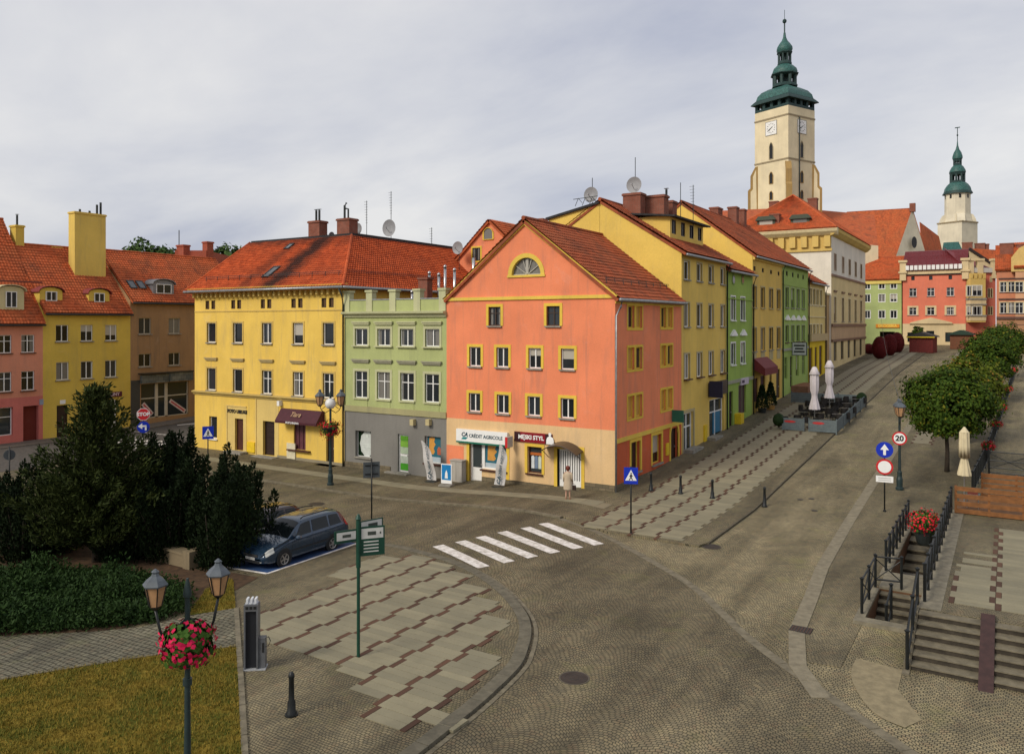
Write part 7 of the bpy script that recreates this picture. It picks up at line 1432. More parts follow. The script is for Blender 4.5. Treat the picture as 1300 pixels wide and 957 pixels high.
# covers and grates
def cover(name, label, px, py, r_, dz=.012, square=None):
    p = gp(px, py); t = thing(name, label, 'manhole cover', (p.x, p.y, p.z + dz)); im = M('iron_cover', paint, (0.035, 0.026, 0.02), .6, .3)
    if square:
        q = G(); q.box(-square[0] / 2, -square[1] / 2, -.02, square[0] / 2, square[1] / 2, .004); q.obj('frame', im, t); [G().box(-square[0] / 2 + .05 + i * (square[0] - .1) / 6, -square[1] / 2 + .05, .004, -square[0] / 2 + .085 + i * (square[0] - .1) / 6, square[1] / 2 - .05, .014).obj('grate_bar', M('grate_rust', paint, (0.07, 0.035, 0.022), .7), t) for i in range(7)]
    else:
        q = G(); q.lathe([(r_ * 1.12, -.03), (r_ * 1.12, .008), (r_, .008), (r_, .0)], 24); q.obj('ring', M('ring_stone', paint, (0.09, 0.075, 0.055), .8), t); q = G(); q.lathe([(r_ * .98, -.03), (r_ * .98, .012), (r_ * .7, .012), (r_ * .68, .006), (r_ * .35, .006), (r_ * .33, .012), (.01, .012)], 24); q.obj('lid', im, t)
cover('manhole_cover', 'round iron manhole cover in the dark carriageway near the island kerb', 729, 861, .36, .016); cover('manhole_cover', 'round iron manhole cover in the road before the plum awning lamp', 402, 640, .4, .016); cover('manhole_cover', 'round iron manhole cover beside the lone bollard', 957, 637, .38); cover('manhole_cover', 'round iron manhole cover at the mouth of the street', 903, 694, .36)
cover('drain_grate', 'rusty square drain grate in the pale kerb strip', 1017, 800, 0, .034, (.62, .5)); cover('drain_grate', 'dark drain grate at the end of the slab pavement', 863, 682, 0, .012, (.8, .4))
for (px, py), lab in (((1030, 633), 'small iron valve cover in the street, one of a scattered set'), ((1016, 634), 'small iron valve cover in the street, one of a scattered set'), ((1034, 648), 'small iron valve cover in the street, one of a scattered set')):
    p = gp(px, py); o = put('valve_cover', G().lathe([(.16, -.02), (.16, .008), (.12, .012)], 10).mesh('valve_cover', M('iron_cover')), None, p, label=lab, cat='valve cover', group='small valve covers in the street')

# ------------------------------------------------------------------ railings
def railing(label, pts, h=1.1, brace=True, rails=(1.0, .25), name='railing', pr=.045):
    P = [Vector(p) for p in pts]; t = thing(name, label, 'railing', P[0]); o0 = P[0]
    me = cached(('rp', h, pr), lambda: G().tube([(0, 0, 0), (0, 0, h)], pr, 8).lathe([(pr * 1.5, h), (pr * 1.6, h + .03), (.01, h + .07)], 8).mesh('post', pole_m))
    for p in P: put('post', me, t, p - o0)
    for a, b in zip(P, P[1:]):
        for f_ in rails: q = G(); u = Vector((0, 0, h * f_ - (.04 if f_ == 1.0 else 0))); q.tube([a - o0 + u, b - o0 + u], .032, 6); q.obj('rail', pole_m, t)
        if brace:
            q = G(); q.tube([a - o0 + Vector((0, 0, h * .25)), b - o0 + Vector((0, 0, h * .9))], .02, 5); q.tube([a - o0 + Vector((0, 0, h * .9)), b - o0 + Vector((0, 0, h * .25))], .02, 5); q.obj('cross_brace', pole_m, t)
    return t
railing('black iron railing with crossed bars along the street side of the cellar stair', [(14.28, y, .12) for y in np.linspace(-7.5, .3, 8)])
railing('black iron railing on the terrace edge above the cellar stairs', [(15.98, y, TERR) for y in np.linspace(-12.9, .2, 12)], 1.12)
railing('short black railing corner by the rounded wall of the sunken steps', [(14.2, -12.6, .1), (14.2, -11.1, .1), (14.2, -9.6, .1), (15.0, -9.45, .1)])
railing('sloping black handrail down the side of the terrace steps', [(15.82, -13.3, TERR), (15.82, -14.7, TERR - .4), (15.82, -16.1, TERR - .92)], 1.05, False)
railing('single post rail inside the sunken steps', [(14.9, -12.6, -.6), (14.9, -11.4, -.3)], 1.1, False)
fl = railing('long black fence with red flower boxes running up behind the tree row', [(16.9 + .036 * (y - 12), y, max(TERR, zst(y))) for y in np.arange(4.6, 62, 1.8)], 1.2, False, (1.0, .12))
for i in range(1, 5): pass
q = G()
for y in np.arange(4.7, 48, .15): z_ = max(TERR, zst(y)); xo = .036 * (y - 4.6); q.bar((xo, y - 4.6, z_ - TERR + .15), (xo, y - 4.6, z_ - TERR + 1.15), .024)
q.obj('baluster', pole_m, fl, kind='stuff')
for y, lab in ((14, 'red geranium box on the black fence beside the closed cream parasol'), (22.5, 'red geranium box on the black fence behind the first tree'), (30, 'red geranium box on the black fence behind the second tree'), (41, 'red geranium box on the black fence behind the third tree'), (56, 'red geranium box at the far end of the black fence')):
    z_ = max(TERR, zst(y)); t = thing('flower_box', lab, 'flower box', (17.05 + .036 * (y - 12), y, z_ + 1.05)); G().box(-.16, -.75, -.12, .16, .75, .12).obj('box', dkmetal, t)
    for k_ in range(3): petals((0, -.5 + .5 * k_, .22), .34, 60, gred, gleaf, t, .1, leafn=.9)
gt = railing('black gate with long diagonal braces across the terrace behind the wooden stand', [(17.2, 11.6, TERR), (19.1, 11.4, TERR)], 1.3, True, (1.0, .6, .3, .1)); railing('black fence continuing from the diagonal gate', [(19.3, 11.4, TERR), (21.5, 11.2, TERR), (24, 11, TERR)], 1.3, True, (1.0, .3))
# planter of red geraniums between the railings
pl = thing('flower_planter', 'dark planter of bright red geraniums between the two railings', 'planter', (15.15, -2.6, .06)); q = G(); q.lathe([(.25, 0), (.3, .1), (.42, .75), (.45, .8), (.38, .8)], 14); q.obj('pot', dkmetal, pl); q = G(); q.lathe([(.7, -.02), (.7, -.1), (.02, -.1)], 8); petals((0, 0, 1.0), .62, 380, gred, gleaf, pl, .2, leafn=1.2)
# wooden enclosure with deck on the terrace
wood = M('orange_wood', paint, (0.22, 0.088, 0.024), .6, .3); we = thing('wooden_enclosure', 'orange-brown slatted timber enclosure of the cafe deck on the terrace', 'enclosure', (16.1, .25, TERR))
bd = cached('deckb', lambda: G().box(0, .02, .02, 7.6, .16, .06).mesh('deck_board', M('deck_brown', paint, (0.16, 0.075, 0.028), .7, .3)))
for i in range(24): put('deck_board', bd, we, (0.05, .08 + i * .165, .005))
def slat_fence(x0, x1, y, h, n, posts):
    for i in range(n): z_ = .04 + i * (h - .23) / (n - 1); put('slat', cached(('sl', round(x1 - x0, 2)), lambda: G().box(0, -.018, 0, x1 - x0, .018, .19).mesh('slat', wood)), we, (x0, y, z_))
    for i in range(posts): x = x0 + .05 + i * (x1 - x0 - .1) / (posts - 1); put('post', cached('wpost', lambda: G().box(-.045, .02, 0, .045, .1, 1.22).mesh('post', wood)), we, (x, y, 0))
slat_fence(0, 2.6, 0, 1.2, 4, 3); slat_fence(2.75, 6.5, 0, 1.2, 4, 4); slat_fence(0.9, 6.5, 4.1, 1.2, 5, 5)
cr = thing('menu_crate', 'small dark red crate on a metal stand at the deck corner', 'crate', (16.75, 1.6, TERR + .06)); G().box(-.28, -.2, .55, .28, .2, .62).obj('stand_top', steel, cr); G().box(-.2, -.16, .62, .2, .16, .86).obj('crate', M('crate_red', paint, (0.14, 0.03, 0.02)), cr); [G().box(x - .02, y - .02, 0, x + .02, y + .02, .55).obj('leg', steel, cr) for x in (-.22, .22) for y in (-.14, .14)]
# closed parasols
def parasol(label, base, h, mat, wide, group=None, cap=True, cloth0=.3):
    t = thing('closed_parasol', label, 'parasol', base, 0, group); q = G(); q.tube([(0, 0, 0), (0, 0, h)], .03, 8); q.lathe([(.3, 0), (.3, .07), (.05, .1)], 12); q.obj('pole', steel, t)
    n = 32; prof = [(wide * .12, 1.0), (wide * .36, .992), (wide * .6, .945), (wide * .98, .868), (wide * .9, .862)] if cap else [(.03, 1.0), (wide * .4, .965), (wide * .72, .93)]
    body = [(wide * .72, .865 if cap else .932), (wide * .78, .75), (wide * .75, .6), (wide * .5, cloth0 + .25), (wide * .52, cloth0 + .2), (wide * .95, cloth0 + .03), (wide * .98, cloth0)]
    for nm, pr in (('cap', prof), ('cloth', body)):
        v = []
        for r_, z_ in pr:
            for j in range(n): a = 2 * math.pi * j / n; rr = r_ * (1 + (.13 if nm == 'cloth' else .04) * math.cos(8 * a + z_ * 3)); v.append((rr * math.cos(a), rr * math.sin(a), z_ * h))
        q = G(); q.add(v, [(i * n + j, i * n + (j + 1) % n, (i + 1) * n + (j + 1) % n, (i + 1) * n + j) for i in range(len(pr) - 1) for j in range(n)]); q.obj(nm, mat, t, smooth=True)
    return t
parasol('closed cream parasol on the terrace deck beside the tree', Vector((16.38, 2.6, TERR)), 3.55, M('parasol_cream', paint, (0.62, 0.53, 0.34), .8, .12), .28, None, False, .37)
# ------------------------------------------------------------------ cafe garden in the street
wp = M('parasol_white', paint, (0.66, 0.60, 0.62), .8, .08)
A = gp(986, 546); B = gp(1062.6, 553.6); C = gp(1099, 517); cx0, cx1, cy0, cy1 = A.x, B.x - .1, (A.y + B.y) / 2, C.y
parasol('closed white parasol beside the entrance gap of the cafe fence', G0(gp(1034, 541)), 4.45, wp, .40, 'white parasols of the cafe garden', True, .27); parasol('closed white parasol at the middle of the cafe garden', G0(gp(1053, 527)), 4.4, wp, .40, 'white parasols of the cafe garden', True, .3)
fm_ = M('fence_blue_grey', paint, (0.115, 0.145, 0.155), .6, .2)
def cafe_panel(label, x0, y0, x1, y1, mark=False):
    t = thing('cafe_fence', label, 'fence panel', (x0, y0, zg(x0, y0) + .06), math.atan2(y1 - y0, x1 - x0), 'grey board panels round the cafe'); L = math.hypot(x1 - x0, y1 - y0); sl_ = (zg(x1, y1) - zg(x0, y0)) / L
    for i in range(5): q = G(); z_ = .1 + i * .175; q.add([(.04, -.015, z_), (L - .04, -.015, z_ + sl_ * L), (L - .04, -.015, z_ + .165 + sl_ * L), (.04, -.015, z_ + .165), (.04, .015, z_), (L - .04, .015, z_ + sl_ * L), (L - .04, .015, z_ + .165 + sl_ * L), (.04, .015, z_ + .165)], [(0, 1, 2, 3), (7, 6, 5, 4), (0, 4, 5, 1), (2, 6, 7, 3), (1, 5, 6, 2), (3, 7, 4, 0)]); q.obj('board', fm_, t)
    for x in (0, L): G().box(x - .035, -.035, sl_ * x - .05, x + .035, .035, sl_ * x + 1.06).obj('post', fm_, t)
    if mark: q = G(); q.prism([(L * .35 + .42 * math.cos(a), .72 + .09 * math.sin(a)) for a in [2 * math.pi * i / 14 for i in range(14)]], -.022, -.016, 'y'); q.obj('emblem', M('emblem_red', paint, (0.45, 0.03, 0.03)), t)
gapx = cx0 + (cx1 - cx0) * .5
cafe_panel('grey boarded cafe fence panel left of the entrance gap, red emblem', cx0 + .5, cy0, gapx - .1, cy0, True); cafe_panel('grey boarded cafe fence panel right of the entrance gap, red emblem', gapx + .25, cy0, cx1, cy0, True)
npn = 5
for i in range(npn):
    ya, yb = cy0 + .1 + i * (cy1 - cy0) / npn, cy0 + (i + 1) * (cy1 - cy0) / npn; cafe_panel('grey boarded panel in the long cafe fence along the carriageway', cx1, ya, cx1, yb)
for i in range(3): xa = cx1 - .2 - i * 2.0; cafe_panel('grey boarded panel closing the upper end of the cafe garden', xa - 1.95, cy1, xa, cy1)
# chairs and tables
rat = M('black_rattan', paint, (0.018, 0.015, 0.014), .7, .3)
def make_chair():
    t = thing('cafe_chair', 'black rattan cafe chair inside the grey boarded fence', 'chair', (0, 0, 0), 0, 'black rattan chairs of the cafe'); G().box(-.25, -.25, .4, .25, .25, .46).obj('seat', rat, t)
    q = G(); v = [(.27 * math.cos(a), .27 * math.sin(a), z_) for z_ in (.44, .66 + .0, .86) for a in [R(x) for x in range(-20, 201, 20)]]; n = 12; q.add(v, [(i * n + j, i * n + j + 1, (i + 1) * n + j + 1, (i + 1) * n + j) for i in range(2) for j in range(n - 1)]); q.obj('backrest', rat, t)
    for x in (-.21, .21):
        for y in (-.21, .21): q = G(); q.tube([(x, y, 0), (x * .95, y * .95, .41)], .02, 6); q.obj('leg', rat, t)
        q = G(); q.tube([(x * 1.25, -.22, .64), (x * 1.25, .1, .66)], .02, 6); q.obj('armrest', rat, t)
    return t
def make_table():
    t = thing('cafe_table', 'small dark cafe table among the rattan chairs', 'table', (0, 0, 0), 0, 'dark cafe tables'); q = G(); q.lathe([(.38, .72), (.40, .73), (.40, .75), (.01, .75)], 18); q.obj('tabletop', M('table_dark', paint, (0.05, 0.045, 0.042), .3), t); G().tube([(0, 0, .02), (0, 0, .72)], .035, 8).obj('column', dkmetal, t); G().lathe([(.25, 0), (.25, .02), (.04, .05)], 12).obj('foot', dkmetal, t); return t
ch0, tb0 = make_chair(), make_table(); first = [True, True]
for i in range(3):
    for j in range(5):
        x = cx0 + 1.1 + i * (cx1 - cx0 - 1.9) / 2 + random.uniform(-.15, .15); y = cy0 + 1.3 + j * (cy1 - cy0 - 2.2) / 4 + random.uniform(-.2, .2)
        if i == 1 and j == 0: continue
        tb = tb0 if first[1] else copy_tree(tb0); first[1] = False; tb.location = (x, y, zg(x, y) + .09)
        for a in (random.uniform(0, .6) + q_ * math.pi / 2 for q_ in range(4)):
            if random.random() < .22: continue
            c = ch0 if first[0] else copy_tree(ch0); first[0] = False; xx_, yy_ = x + .68 * math.cos(a), y + .68 * math.sin(a); c.location = (xx_, yy_, zg(xx_, yy_) + .09); c.rotation_euler = (0, 0, a - math.pi / 2)
# kiosks and the like on the far square
def kiosk(label, px, py, w_, d_, h_, c, rc, stripe=False):
    p = gp(px, py); t = thing('kiosk', label, 'kiosk', p, R(-8)); mk = M('kiosk' + label[:4], paint, c, .7, .2)
    for i in range(10): G().box(-w_ / 2 + i * w_ / 10, -d_ / 2, 0, -w_ / 2 + (i + .93) * w_ / 10, -d_ / 2 + .06, h_).obj('plank', mk, t)
    q = G(); q.box(-w_ / 2, -d_ / 2 + .062, 0, w_ / 2, d_ / 2, h_); q.obj('body', mk, t); q = G(); q.prism([(-w_ / 2 - .35, h_ - .02), (w_ / 2 + .35, h_ - .02), (w_ / 2 + .2, h_ + .15), (0, h_ + .75), (-w_ / 2 - .2, h_ + .15)], -d_ / 2 - .4, d_ / 2 + .4, 'y'); q.obj('roof', M('kroof' + label[:4], paint, rc, .7), t)
    if stripe: q = G(); q.box(-w_ / 2 - .3, -d_ / 2 - .42, h_ - .1, w_ / 2 + .3, -d_ / 2 - .402, h_ + .05); q.obj('yellow_strip', M('strip_yellow', paint, (0.75, 0.55, 0.02)), t)
kiosk('wine-red timber kiosk with dark roof and yellow strip on the square', 1172, 447.5, 3.3, 2.6, 2.4, (0.16, 0.022, 0.018), (0.03, 0.03, 0.03), True); kiosk('brown timber kiosk with green roof before the pink house', 1221, 443, 2.9, 2.4, 2.3, (0.17, 0.06, 0.025), (0.015, 0.04, 0.025))
# overhead wire
q = G(); a_ = Vector((gp(1142, 622).x, gp(1142, 622).y, 5.1)); b_ = on_x(1118, 398, .0) ; pts_ = [a_.lerp(b_, i / 12) - Vector((0, 0, 1.2 * math.sin(math.pi * i / 12))) for i in range(13)]; r_ = pts_[0].copy(); q.tube([p - r_ for p in pts_], .018, 5); q.obj('overhead_wire', dkmetal, None, r_, label='thin dark wire sagging from the cast-iron lamp towards the white building', cat='wire')
# ------------------------------------------------------------------ vegetation
def leaf_mesh(name, C, N_, size, mat, aspect=.6, up=0.25, seed=1, bend=.25):
    """leaf-sized quads at points C with outward directions N_"""
    r = np.random.default_rng(seed); n = len(C); d = N_ + r.normal(0, .55, (n, 3)); d[:, 2] += up; d /= np.linalg.norm(d, axis=1)[:, None]
    t = r.normal(0, 1, (n, 3)); a = np.cross(d, t); a /= np.linalg.norm(a, axis=1)[:, None]; b = np.cross(d, a)
    s = (size * r.uniform(.6, 1.25, n))[:, None]; a = a * s; b = b * s * aspect; k_ = d * s * bend
    V = np.stack([C - a, C - b - k_, C + a, C + b - k_], 1).reshape(-1, 3); F = np.arange(4 * n).reshape(n, 4)
    me = bpy.data.meshes.new(name); me.from_pydata(V.tolist(), [], F.tolist()); me.materials.append(mat); return me
def needle_mesh(name, C, D, size, mat, width=.16, seed=1, spread=.5):
    """thin needle sprays at points C pointing along D"""
    r = np.random.default_rng(seed); n = len(C); d = D + r.normal(0, spread, (n, 3)); d /= np.linalg.norm(d, axis=1)[:, None]; t = r.normal(0, 1, (n, 3)); a = np.cross(d, t); a /= np.linalg.norm(a, axis=1)[:, None]
    s = (size * r.uniform(.6, 1.3, n))[:, None]; w_ = a * s * width
    V = np.stack([C - w_ * .6, C + d * s * .5 - w_, C + d * s, C + d * s * .5 + w_], 1).reshape(-1, 3); me = bpy.data.meshes.new(name); me.from_pydata(V.tolist(), [], np.arange(4 * n).reshape(n, 4).tolist()); me.materials.append(mat); return me
bark = M('bark', paint, (0.06, 0.045, 0.032), .95, .4)
def round_tree(label, base, trunk_h, rx, rz, mat, nclump, nleaf, lsize, seed, group=None, name='street_tree', tr=.11):
    r = np.random.default_rng(seed); t = thing(name, label, 'tree', base, 0, group); q = G(); q.tube([(0, 0, -.1), (.03, 0, trunk_h * .5), (-.03, .04, trunk_h), (0, 0, trunk_h + rz * .8)], [tr * 1.3, tr, tr * .85, tr * .35], 9)
    for i in range(9): a = i * 2.4; e_ = Vector((math.cos(a) * rx * .7, math.sin(a) * rx * .7, trunk_h + rz * (.5 + .09 * i))); q.tube([(0, 0, trunk_h - .1 + .1 * i), e_ * .5 + Vector((0, 0, trunk_h * .5)), e_], [tr * .5, tr * .32, tr * .12], 6)
    q.obj('trunk', bark, t, smooth=True)
    d = r.normal(0, 1, (nclump, 3)); d /= np.linalg.norm(d, axis=1)[:, None]; rad = r.uniform(.45, 1.0, nclump) ** .55; bump = 1 + .14 * np.sin(d[:, 0] * 5 + seed) * np.cos(d[:, 1] * 4 + d[:, 2] * 3)
    cc = d * (rad * bump)[:, None] * np.array([rx, rx, rz]); cc[:, 2] = np.where(cc[:, 2] < -rz * .62, -rz * .62 + r.normal(0, .1, nclump), cc[:, 2]); cc[:, 2] += trunk_h + rz * .72
    o = r.normal(0, 1, (nclump, nleaf, 3)) * np.array([.30, .30, .22]) * rx / 2.6; C = (cc[:, None, :] + o).reshape(-1, 3); Nn = (np.repeat(d, nleaf, 0) + .6 * o.reshape(-1, 3))
    put('crown', leaf_mesh('crown', C, Nn, lsize, mat, .62, .35, seed), t); return t
mapl = M('maple_leaf', foliage, (0.010, 0.030, 0.004), (0.058, 0.098, 0.008), (0.13, 0.13, 0.012)); mapl2 = M('maple_leaf_turning', foliage, (0.018, 0.042, 0.005), (0.11, 0.135, 0.010), (0.20, 0.12, 0.02))
p1 = gp(1202, 599); gtree = 'ball-crowned trees along the street'
round_tree('ball-crowned dark green tree behind the cast-iron lamp', p1, 2.35, 2.2, 2.05, mapl, 300, 60, .105, 3, gtree)
for px, py, dist, lab, m_, sd, sc_ in ((1229, 487, 53, 'ball-crowned tree with yellowing top, second in the row', mapl2, 5, 2.25), (1254, 452, 70, 'ball-crowned tree, third in the row by the fence', mapl, 8, 2.3), (1272, 440, 84, 'ball-crowned tree, last of the row by the square', mapl, 9, 2.3)):
    b = at_d(px, 450, dist); z_ = zst(b.y); round_tree(lab, Vector((b.x, b.y, z_)), 2.2, sc_, 2.0, m_, 200, 45, .13, sd, gtree)
round_tree('young slender tree in front of the pink house', gp(1166, 441), 1.8, .9, 1.1, mapl, 45, 18, .2, 21, None, 'young_tree', .05)
for px, py, lab, rr in ((188, 322, 'leafy tree top showing above the brown house roof', 4.0), (285, 326, 'leafy tree top showing beside the brick-red chimneys', 3.2), (205, 330, 'second leafy tree top above the brown house roof', 3.4)):
    b = at_d(px, py, 125); round_tree(lab, Vector((b.x, b.y, 0)), max(2, b.z - 3.5), rr, 3.2, M('distant_leaf', foliage, (0.02, 0.05, 0.015), (0.07, 0.12, 0.03)), 80, 24, .38, int(px), None, 'distant_tree', .25)
redl = M('plum_leaf', foliage, (0.06, 0.006, 0.008), (0.15, 0.018, 0.018))
def egg_bush(label, base, rx, h, mat, seed, lsize=.12, name='clipped_shrub', group=None, n=3800):
    r = np.random.default_rng(seed); t = thing(name, label, 'shrub', base, 0, group); d = r.normal(0, 1, (n, 3)); d /= np.linalg.norm(d, axis=1)[:, None]; rad = r.uniform(.86, 1.04, n)
    C = d * rad[:, None] * np.array([rx, rx, h / 2]); C[:, 0] *= 1 - .12 * C[:, 2] / h; C[:, 2] += h / 2 + .05; put('foliage', leaf_mesh('foliage', C, d, lsize, mat, .6, .2, seed), t); q = G(); q.tube([(0, 0, -.05), (0, 0, h * .8)], [.08, .03], 7); q.obj('trunk', bark, t); return t
for px, py, lab, s_ in ((1117, 456, 'egg-shaped clipped dark red shrub closest to the white building', 1.0), (1129, 452, 'egg-shaped clipped dark red shrub, middle of three', 1.02), (1139, 448, 'egg-shaped clipped dark red shrub beside the red kiosk', 1.0)): b = gp(px, py); egg_bush(lab, b, 1.0 * s_, 3.1 * s_, redl, int(px), .16, group='clipped red shrubs')
for px, py, lab in ((1103, 450, 'low dark red bush beside the drogerie wall'),): egg_bush(lab, gp(px, py), .9, 1.6, redl, 5, .16, n=900)
con = M('cypress_green', foliage, (0.006, 0.018, 0.006), (0.022, 0.045, 0.014))
for px, py, lab in ((967.5, 525, 'potted dark cone conifer under the wine-red awning'), (978.5, 521, 'potted dark cone conifer in an ochre tub by the ochre house door')):
    b = gp(px, py); t = thing('potted_conifer', lab, 'potted plant', G0(b)); q = G(); q.lathe([(.3, 0), (.36, .35), (.33, .35), (.3, .3)], 12); q.obj('pot', M('pot_ochre', paint, (0.4, 0.22, 0.06)) if px > 970 else dkmetal, t)
    r = np.random.default_rng(int(px)); n = 1600; u = r.uniform(0, 1, n); a = r.uniform(0, 6.28, n); rr = .48 * (1 - u) ** .8 * r.uniform(.75, 1.0, n) + .04; C = np.stack([rr * np.cos(a), rr * np.sin(a), .35 + u * 1.9], 1); put('foliage', needle_mesh('foliage', C, np.stack([np.cos(a) * .6, np.sin(a) * .6, np.ones(n)], 1), .16, con, .25, 3), t)
for (x, y), lab in (((cx1 - .25, cy1 - .3), 'round clipped box ball at the upper corner of the cafe fence'), ((cx0 + .2, cy0 + .15), 'dark box plant at the lower corner of the cafe fence')): egg_bush(lab, Vector((x, y, zg(x, y) + .3)), .42, .95, con, int(x * 10) + 3, .09, 'box_plant', None, 1400)
# dark conifers of the planted corner
pinem = M('pine_needles', foliage, (0.010, 0.020, 0.005), (0.042, 0.055, 0.011)); yewm = M('yew_needles', foliage, (0.003, 0.008, 0.003), (0.014, 0.026, 0.007)); junm = M('juniper_needles', foliage, (0.006, 0.018, 0.004), (0.026, 0.055, 0.011))
def pine(label, base, H, R_, seed):
    r = np.random.default_rng(seed); t = thing('pine_tree', label, 'tree', base); q = G(); q.tube([(0, 0, -.1), (.05, .03, H * .5), (0, 0, H * .96)], [.17, .11, .02], 9); C, D = [], []
    lv = 26
    for i in range(lv):
        f = .10 + .88 * i / lv; rad = R_ * (1 - f) ** 1.0 * (1 if f > .2 else .85) + .12; nb = max(5, int(13 * (1 - f) + 5))
        for b in range(nb):
            a = b * 6.283 / nb + i * 1.1 + r.normal(0, .18); L = rad * r.uniform(.5, 1.3); lift = .28 + .5 * f
            if i % 3 == 0 and b % 3 == 0: q.tube([(0, 0, f * H), (math.cos(a) * L * .55, math.sin(a) * L * .55, f * H + L * lift * .4), (math.cos(a) * L * .95, math.sin(a) * L * .95, f * H + L * lift)], [.04, .025, .008], 5)
            m = max(3, int(L / .28))
            for s_ in np.linspace(.28, 1, m):
                c = np.array([math.cos(a) * L * s_, math.sin(a) * L * s_, f * H + L * lift * s_ ** 1.4]) ; k_ = 22
                C.append(c + r.normal(0, .10, (k_, 3))); D.append(np.tile([math.cos(a) * .7, math.sin(a) * .7, .75], (k_, 1)))
    k_ = 150; C.append(np.stack([r.normal(0, .07, k_), r.normal(0, .07, k_), r.uniform(H * .8, H * 1.0, k_)], 1)); D.append(np.tile([0, 0, 1.0], (k_, 1)))
    q.obj('trunk', bark, t, smooth=True); put('crown', needle_mesh('crown', np.concatenate(C), np.concatenate(D), .22, pinem, .15, seed, .55), t); return t
b = gp(122, 716); pine('tall dark pine rising above the yews in the planted corner', G0(b, .1), 7.1, 3.1, 4)
def yew(label, base, H, rad, seed, n_st=24, name='yew_shrub', over=0.0):
    r = np.random.default_rng(seed); t = thing(name, label, 'shrub', base); C, D = [], []; q = G()
    for i in range(n_st):
        a = r.uniform(0, 6.283); rr = rad * math.sqrt(r.uniform(0, 1)) * .9; h = H * (1 - .32 * (rr / rad) ** 2) * r.uniform(.75, 1.05); lean = .18 * rr / rad + .05
        x, y = rr * math.cos(a), rr * math.sin(a); (q if not over or i < 2 else G()).tube([(x * .25, y * .25, 0), (x * .7, y * .7, h * .3), (x + lean * x, y + lean * y, h * .75)], [.06, .04, .015], 6)
        m = int(h / .12)
        for s_ in np.linspace(.03, 1, m):
            w_ = .42 * (1 - s_ ** 2.2) + .06; k_ = 26; aa = r.uniform(0, 6.283, k_); ww = w_ * np.sqrt(r.uniform(.15, 1, k_)); fx = .5 + .5 * min(1, s_ * 2)
            C.append(np.stack([x * fx + lean * x * s_ + ww * np.cos(aa), y * fx + lean * y * s_ + ww * np.sin(aa), h * s_ + r.normal(0, .06, k_)], 1)); D.append(np.stack([np.cos(aa) * .55, np.sin(aa) * .55, np.ones(k_)], 1))
    q.obj('stem', bark, t); C = [c + np.array([CT, ST, 0]) * (over * np.clip(c[:, 2:3] / H, 0, 1) ** .8) for c in C]; put('foliage', needle_mesh('foliage', np.concatenate(C), np.concatenate(D), .15, yewm, .22, seed, .4), t); return t
for px, py, top, rad, sd, lab in ((195, 700, 545, 1.75, 11, 'dark yew with spiky tips in front of the stop sign'), (252, 697, 552, 1.9, 12, 'dark yew with upright shoots before the yellow house crossing sign'), (272, 721, 590, 1.6, 13, 'broad dark yew at the tip of the planted corner behind the lantern post'), (280, 714, 610, 1.15, 20, 'dark yew leaning out over the parked cars'), (28, 712, 588, 1.5, 14, 'bushy dark yew at the edge beside the pine'), (72, 700, 600, 1.3, 15, 'dark yew filling the gap behind the pine'), (160, 712, 606, 1.3, 16, 'low dark yew at the foot of the pine'), (222, 712, 600, 1.5, 18, 'low dark yew behind the stone seat'), (-30, 700, 585, 1.5, 19, 'dark yew standing apart at the end of the planted corner')):
    b = gp(px, py); dist = (b - CAM).dot(Vector((-ST, CT, 0))); H = (py - top) * dist / FPX; yew(lab, G0(b, .1), H, rad, sd, over={13: .8, 20: .6}.get(sd, 0.0))
# low juniper carpet
JP = gpl((-200, 770), (-30, 736), (40, 730), (120, 736), (190, 744), (232, 756), (236, 782), (186, 797), (118, 803), (0, 810), (-30, 818), (-200, 850)); r = np.random.default_rng(31); C, D = [], []
xs = [p[0] for p in JP]; ys = [p[1] for p in JP]; cnt = 0
while cnt < 3600:
    x, y = r.uniform(min(xs), max(xs)), r.uniform(min(ys), max(ys))
    if not inside((x, y), JP): continue
    cnt += 1; hgt = .18 + .38 * max(0, math.sin(x * 1.7 + y * .6) * math.cos(y * 1.3 - x * .4)) + r.uniform(0, .15); k_ = 30; a = r.uniform(0, 6.28); cen = np.array([x, y, zg(x, y) + .12 + hgt * .55])
    C.append(cen + r.normal(0, 1, (k_, 3)) * np.array([.17, .17, hgt * .35])); D.append(np.tile([math.cos(a), math.sin(a), .75], (k_, 1)))
put('juniper_undergrowth', needle_mesh('juniper_undergrowth', np.concatenate(C), np.concatenate(D), .15, junm, .2, 7, .5), None, label='low spreading green juniper carpet beside the sett path', cat='ground cover', kind='stuff')
# pale stone seat wall under the yews
b0 = gp(180, 706); b1 = gp(240, 722); sw_ = thing('stone_seat', 'low pale stone seat wall under the dark yews', 'seat wall', G0(b0, .1), math.atan2(b1.y - b0.y, b1.x - b0.x)); L = (b1 - b0).length; G().box(-.2, -.22, 0, L, .22, .58).obj('wall', M('seat_stone', plaster, (0.23, 0.18, 0.11), .4), sw_); G().box(-.25, -.27, .582, L + .05, .27, .66).obj('coping', M('seat_stone'), sw_); G().box(L + .05, -.3, 0, L + .5, .3, .8).obj('pier', M('seat_stone'), sw_)

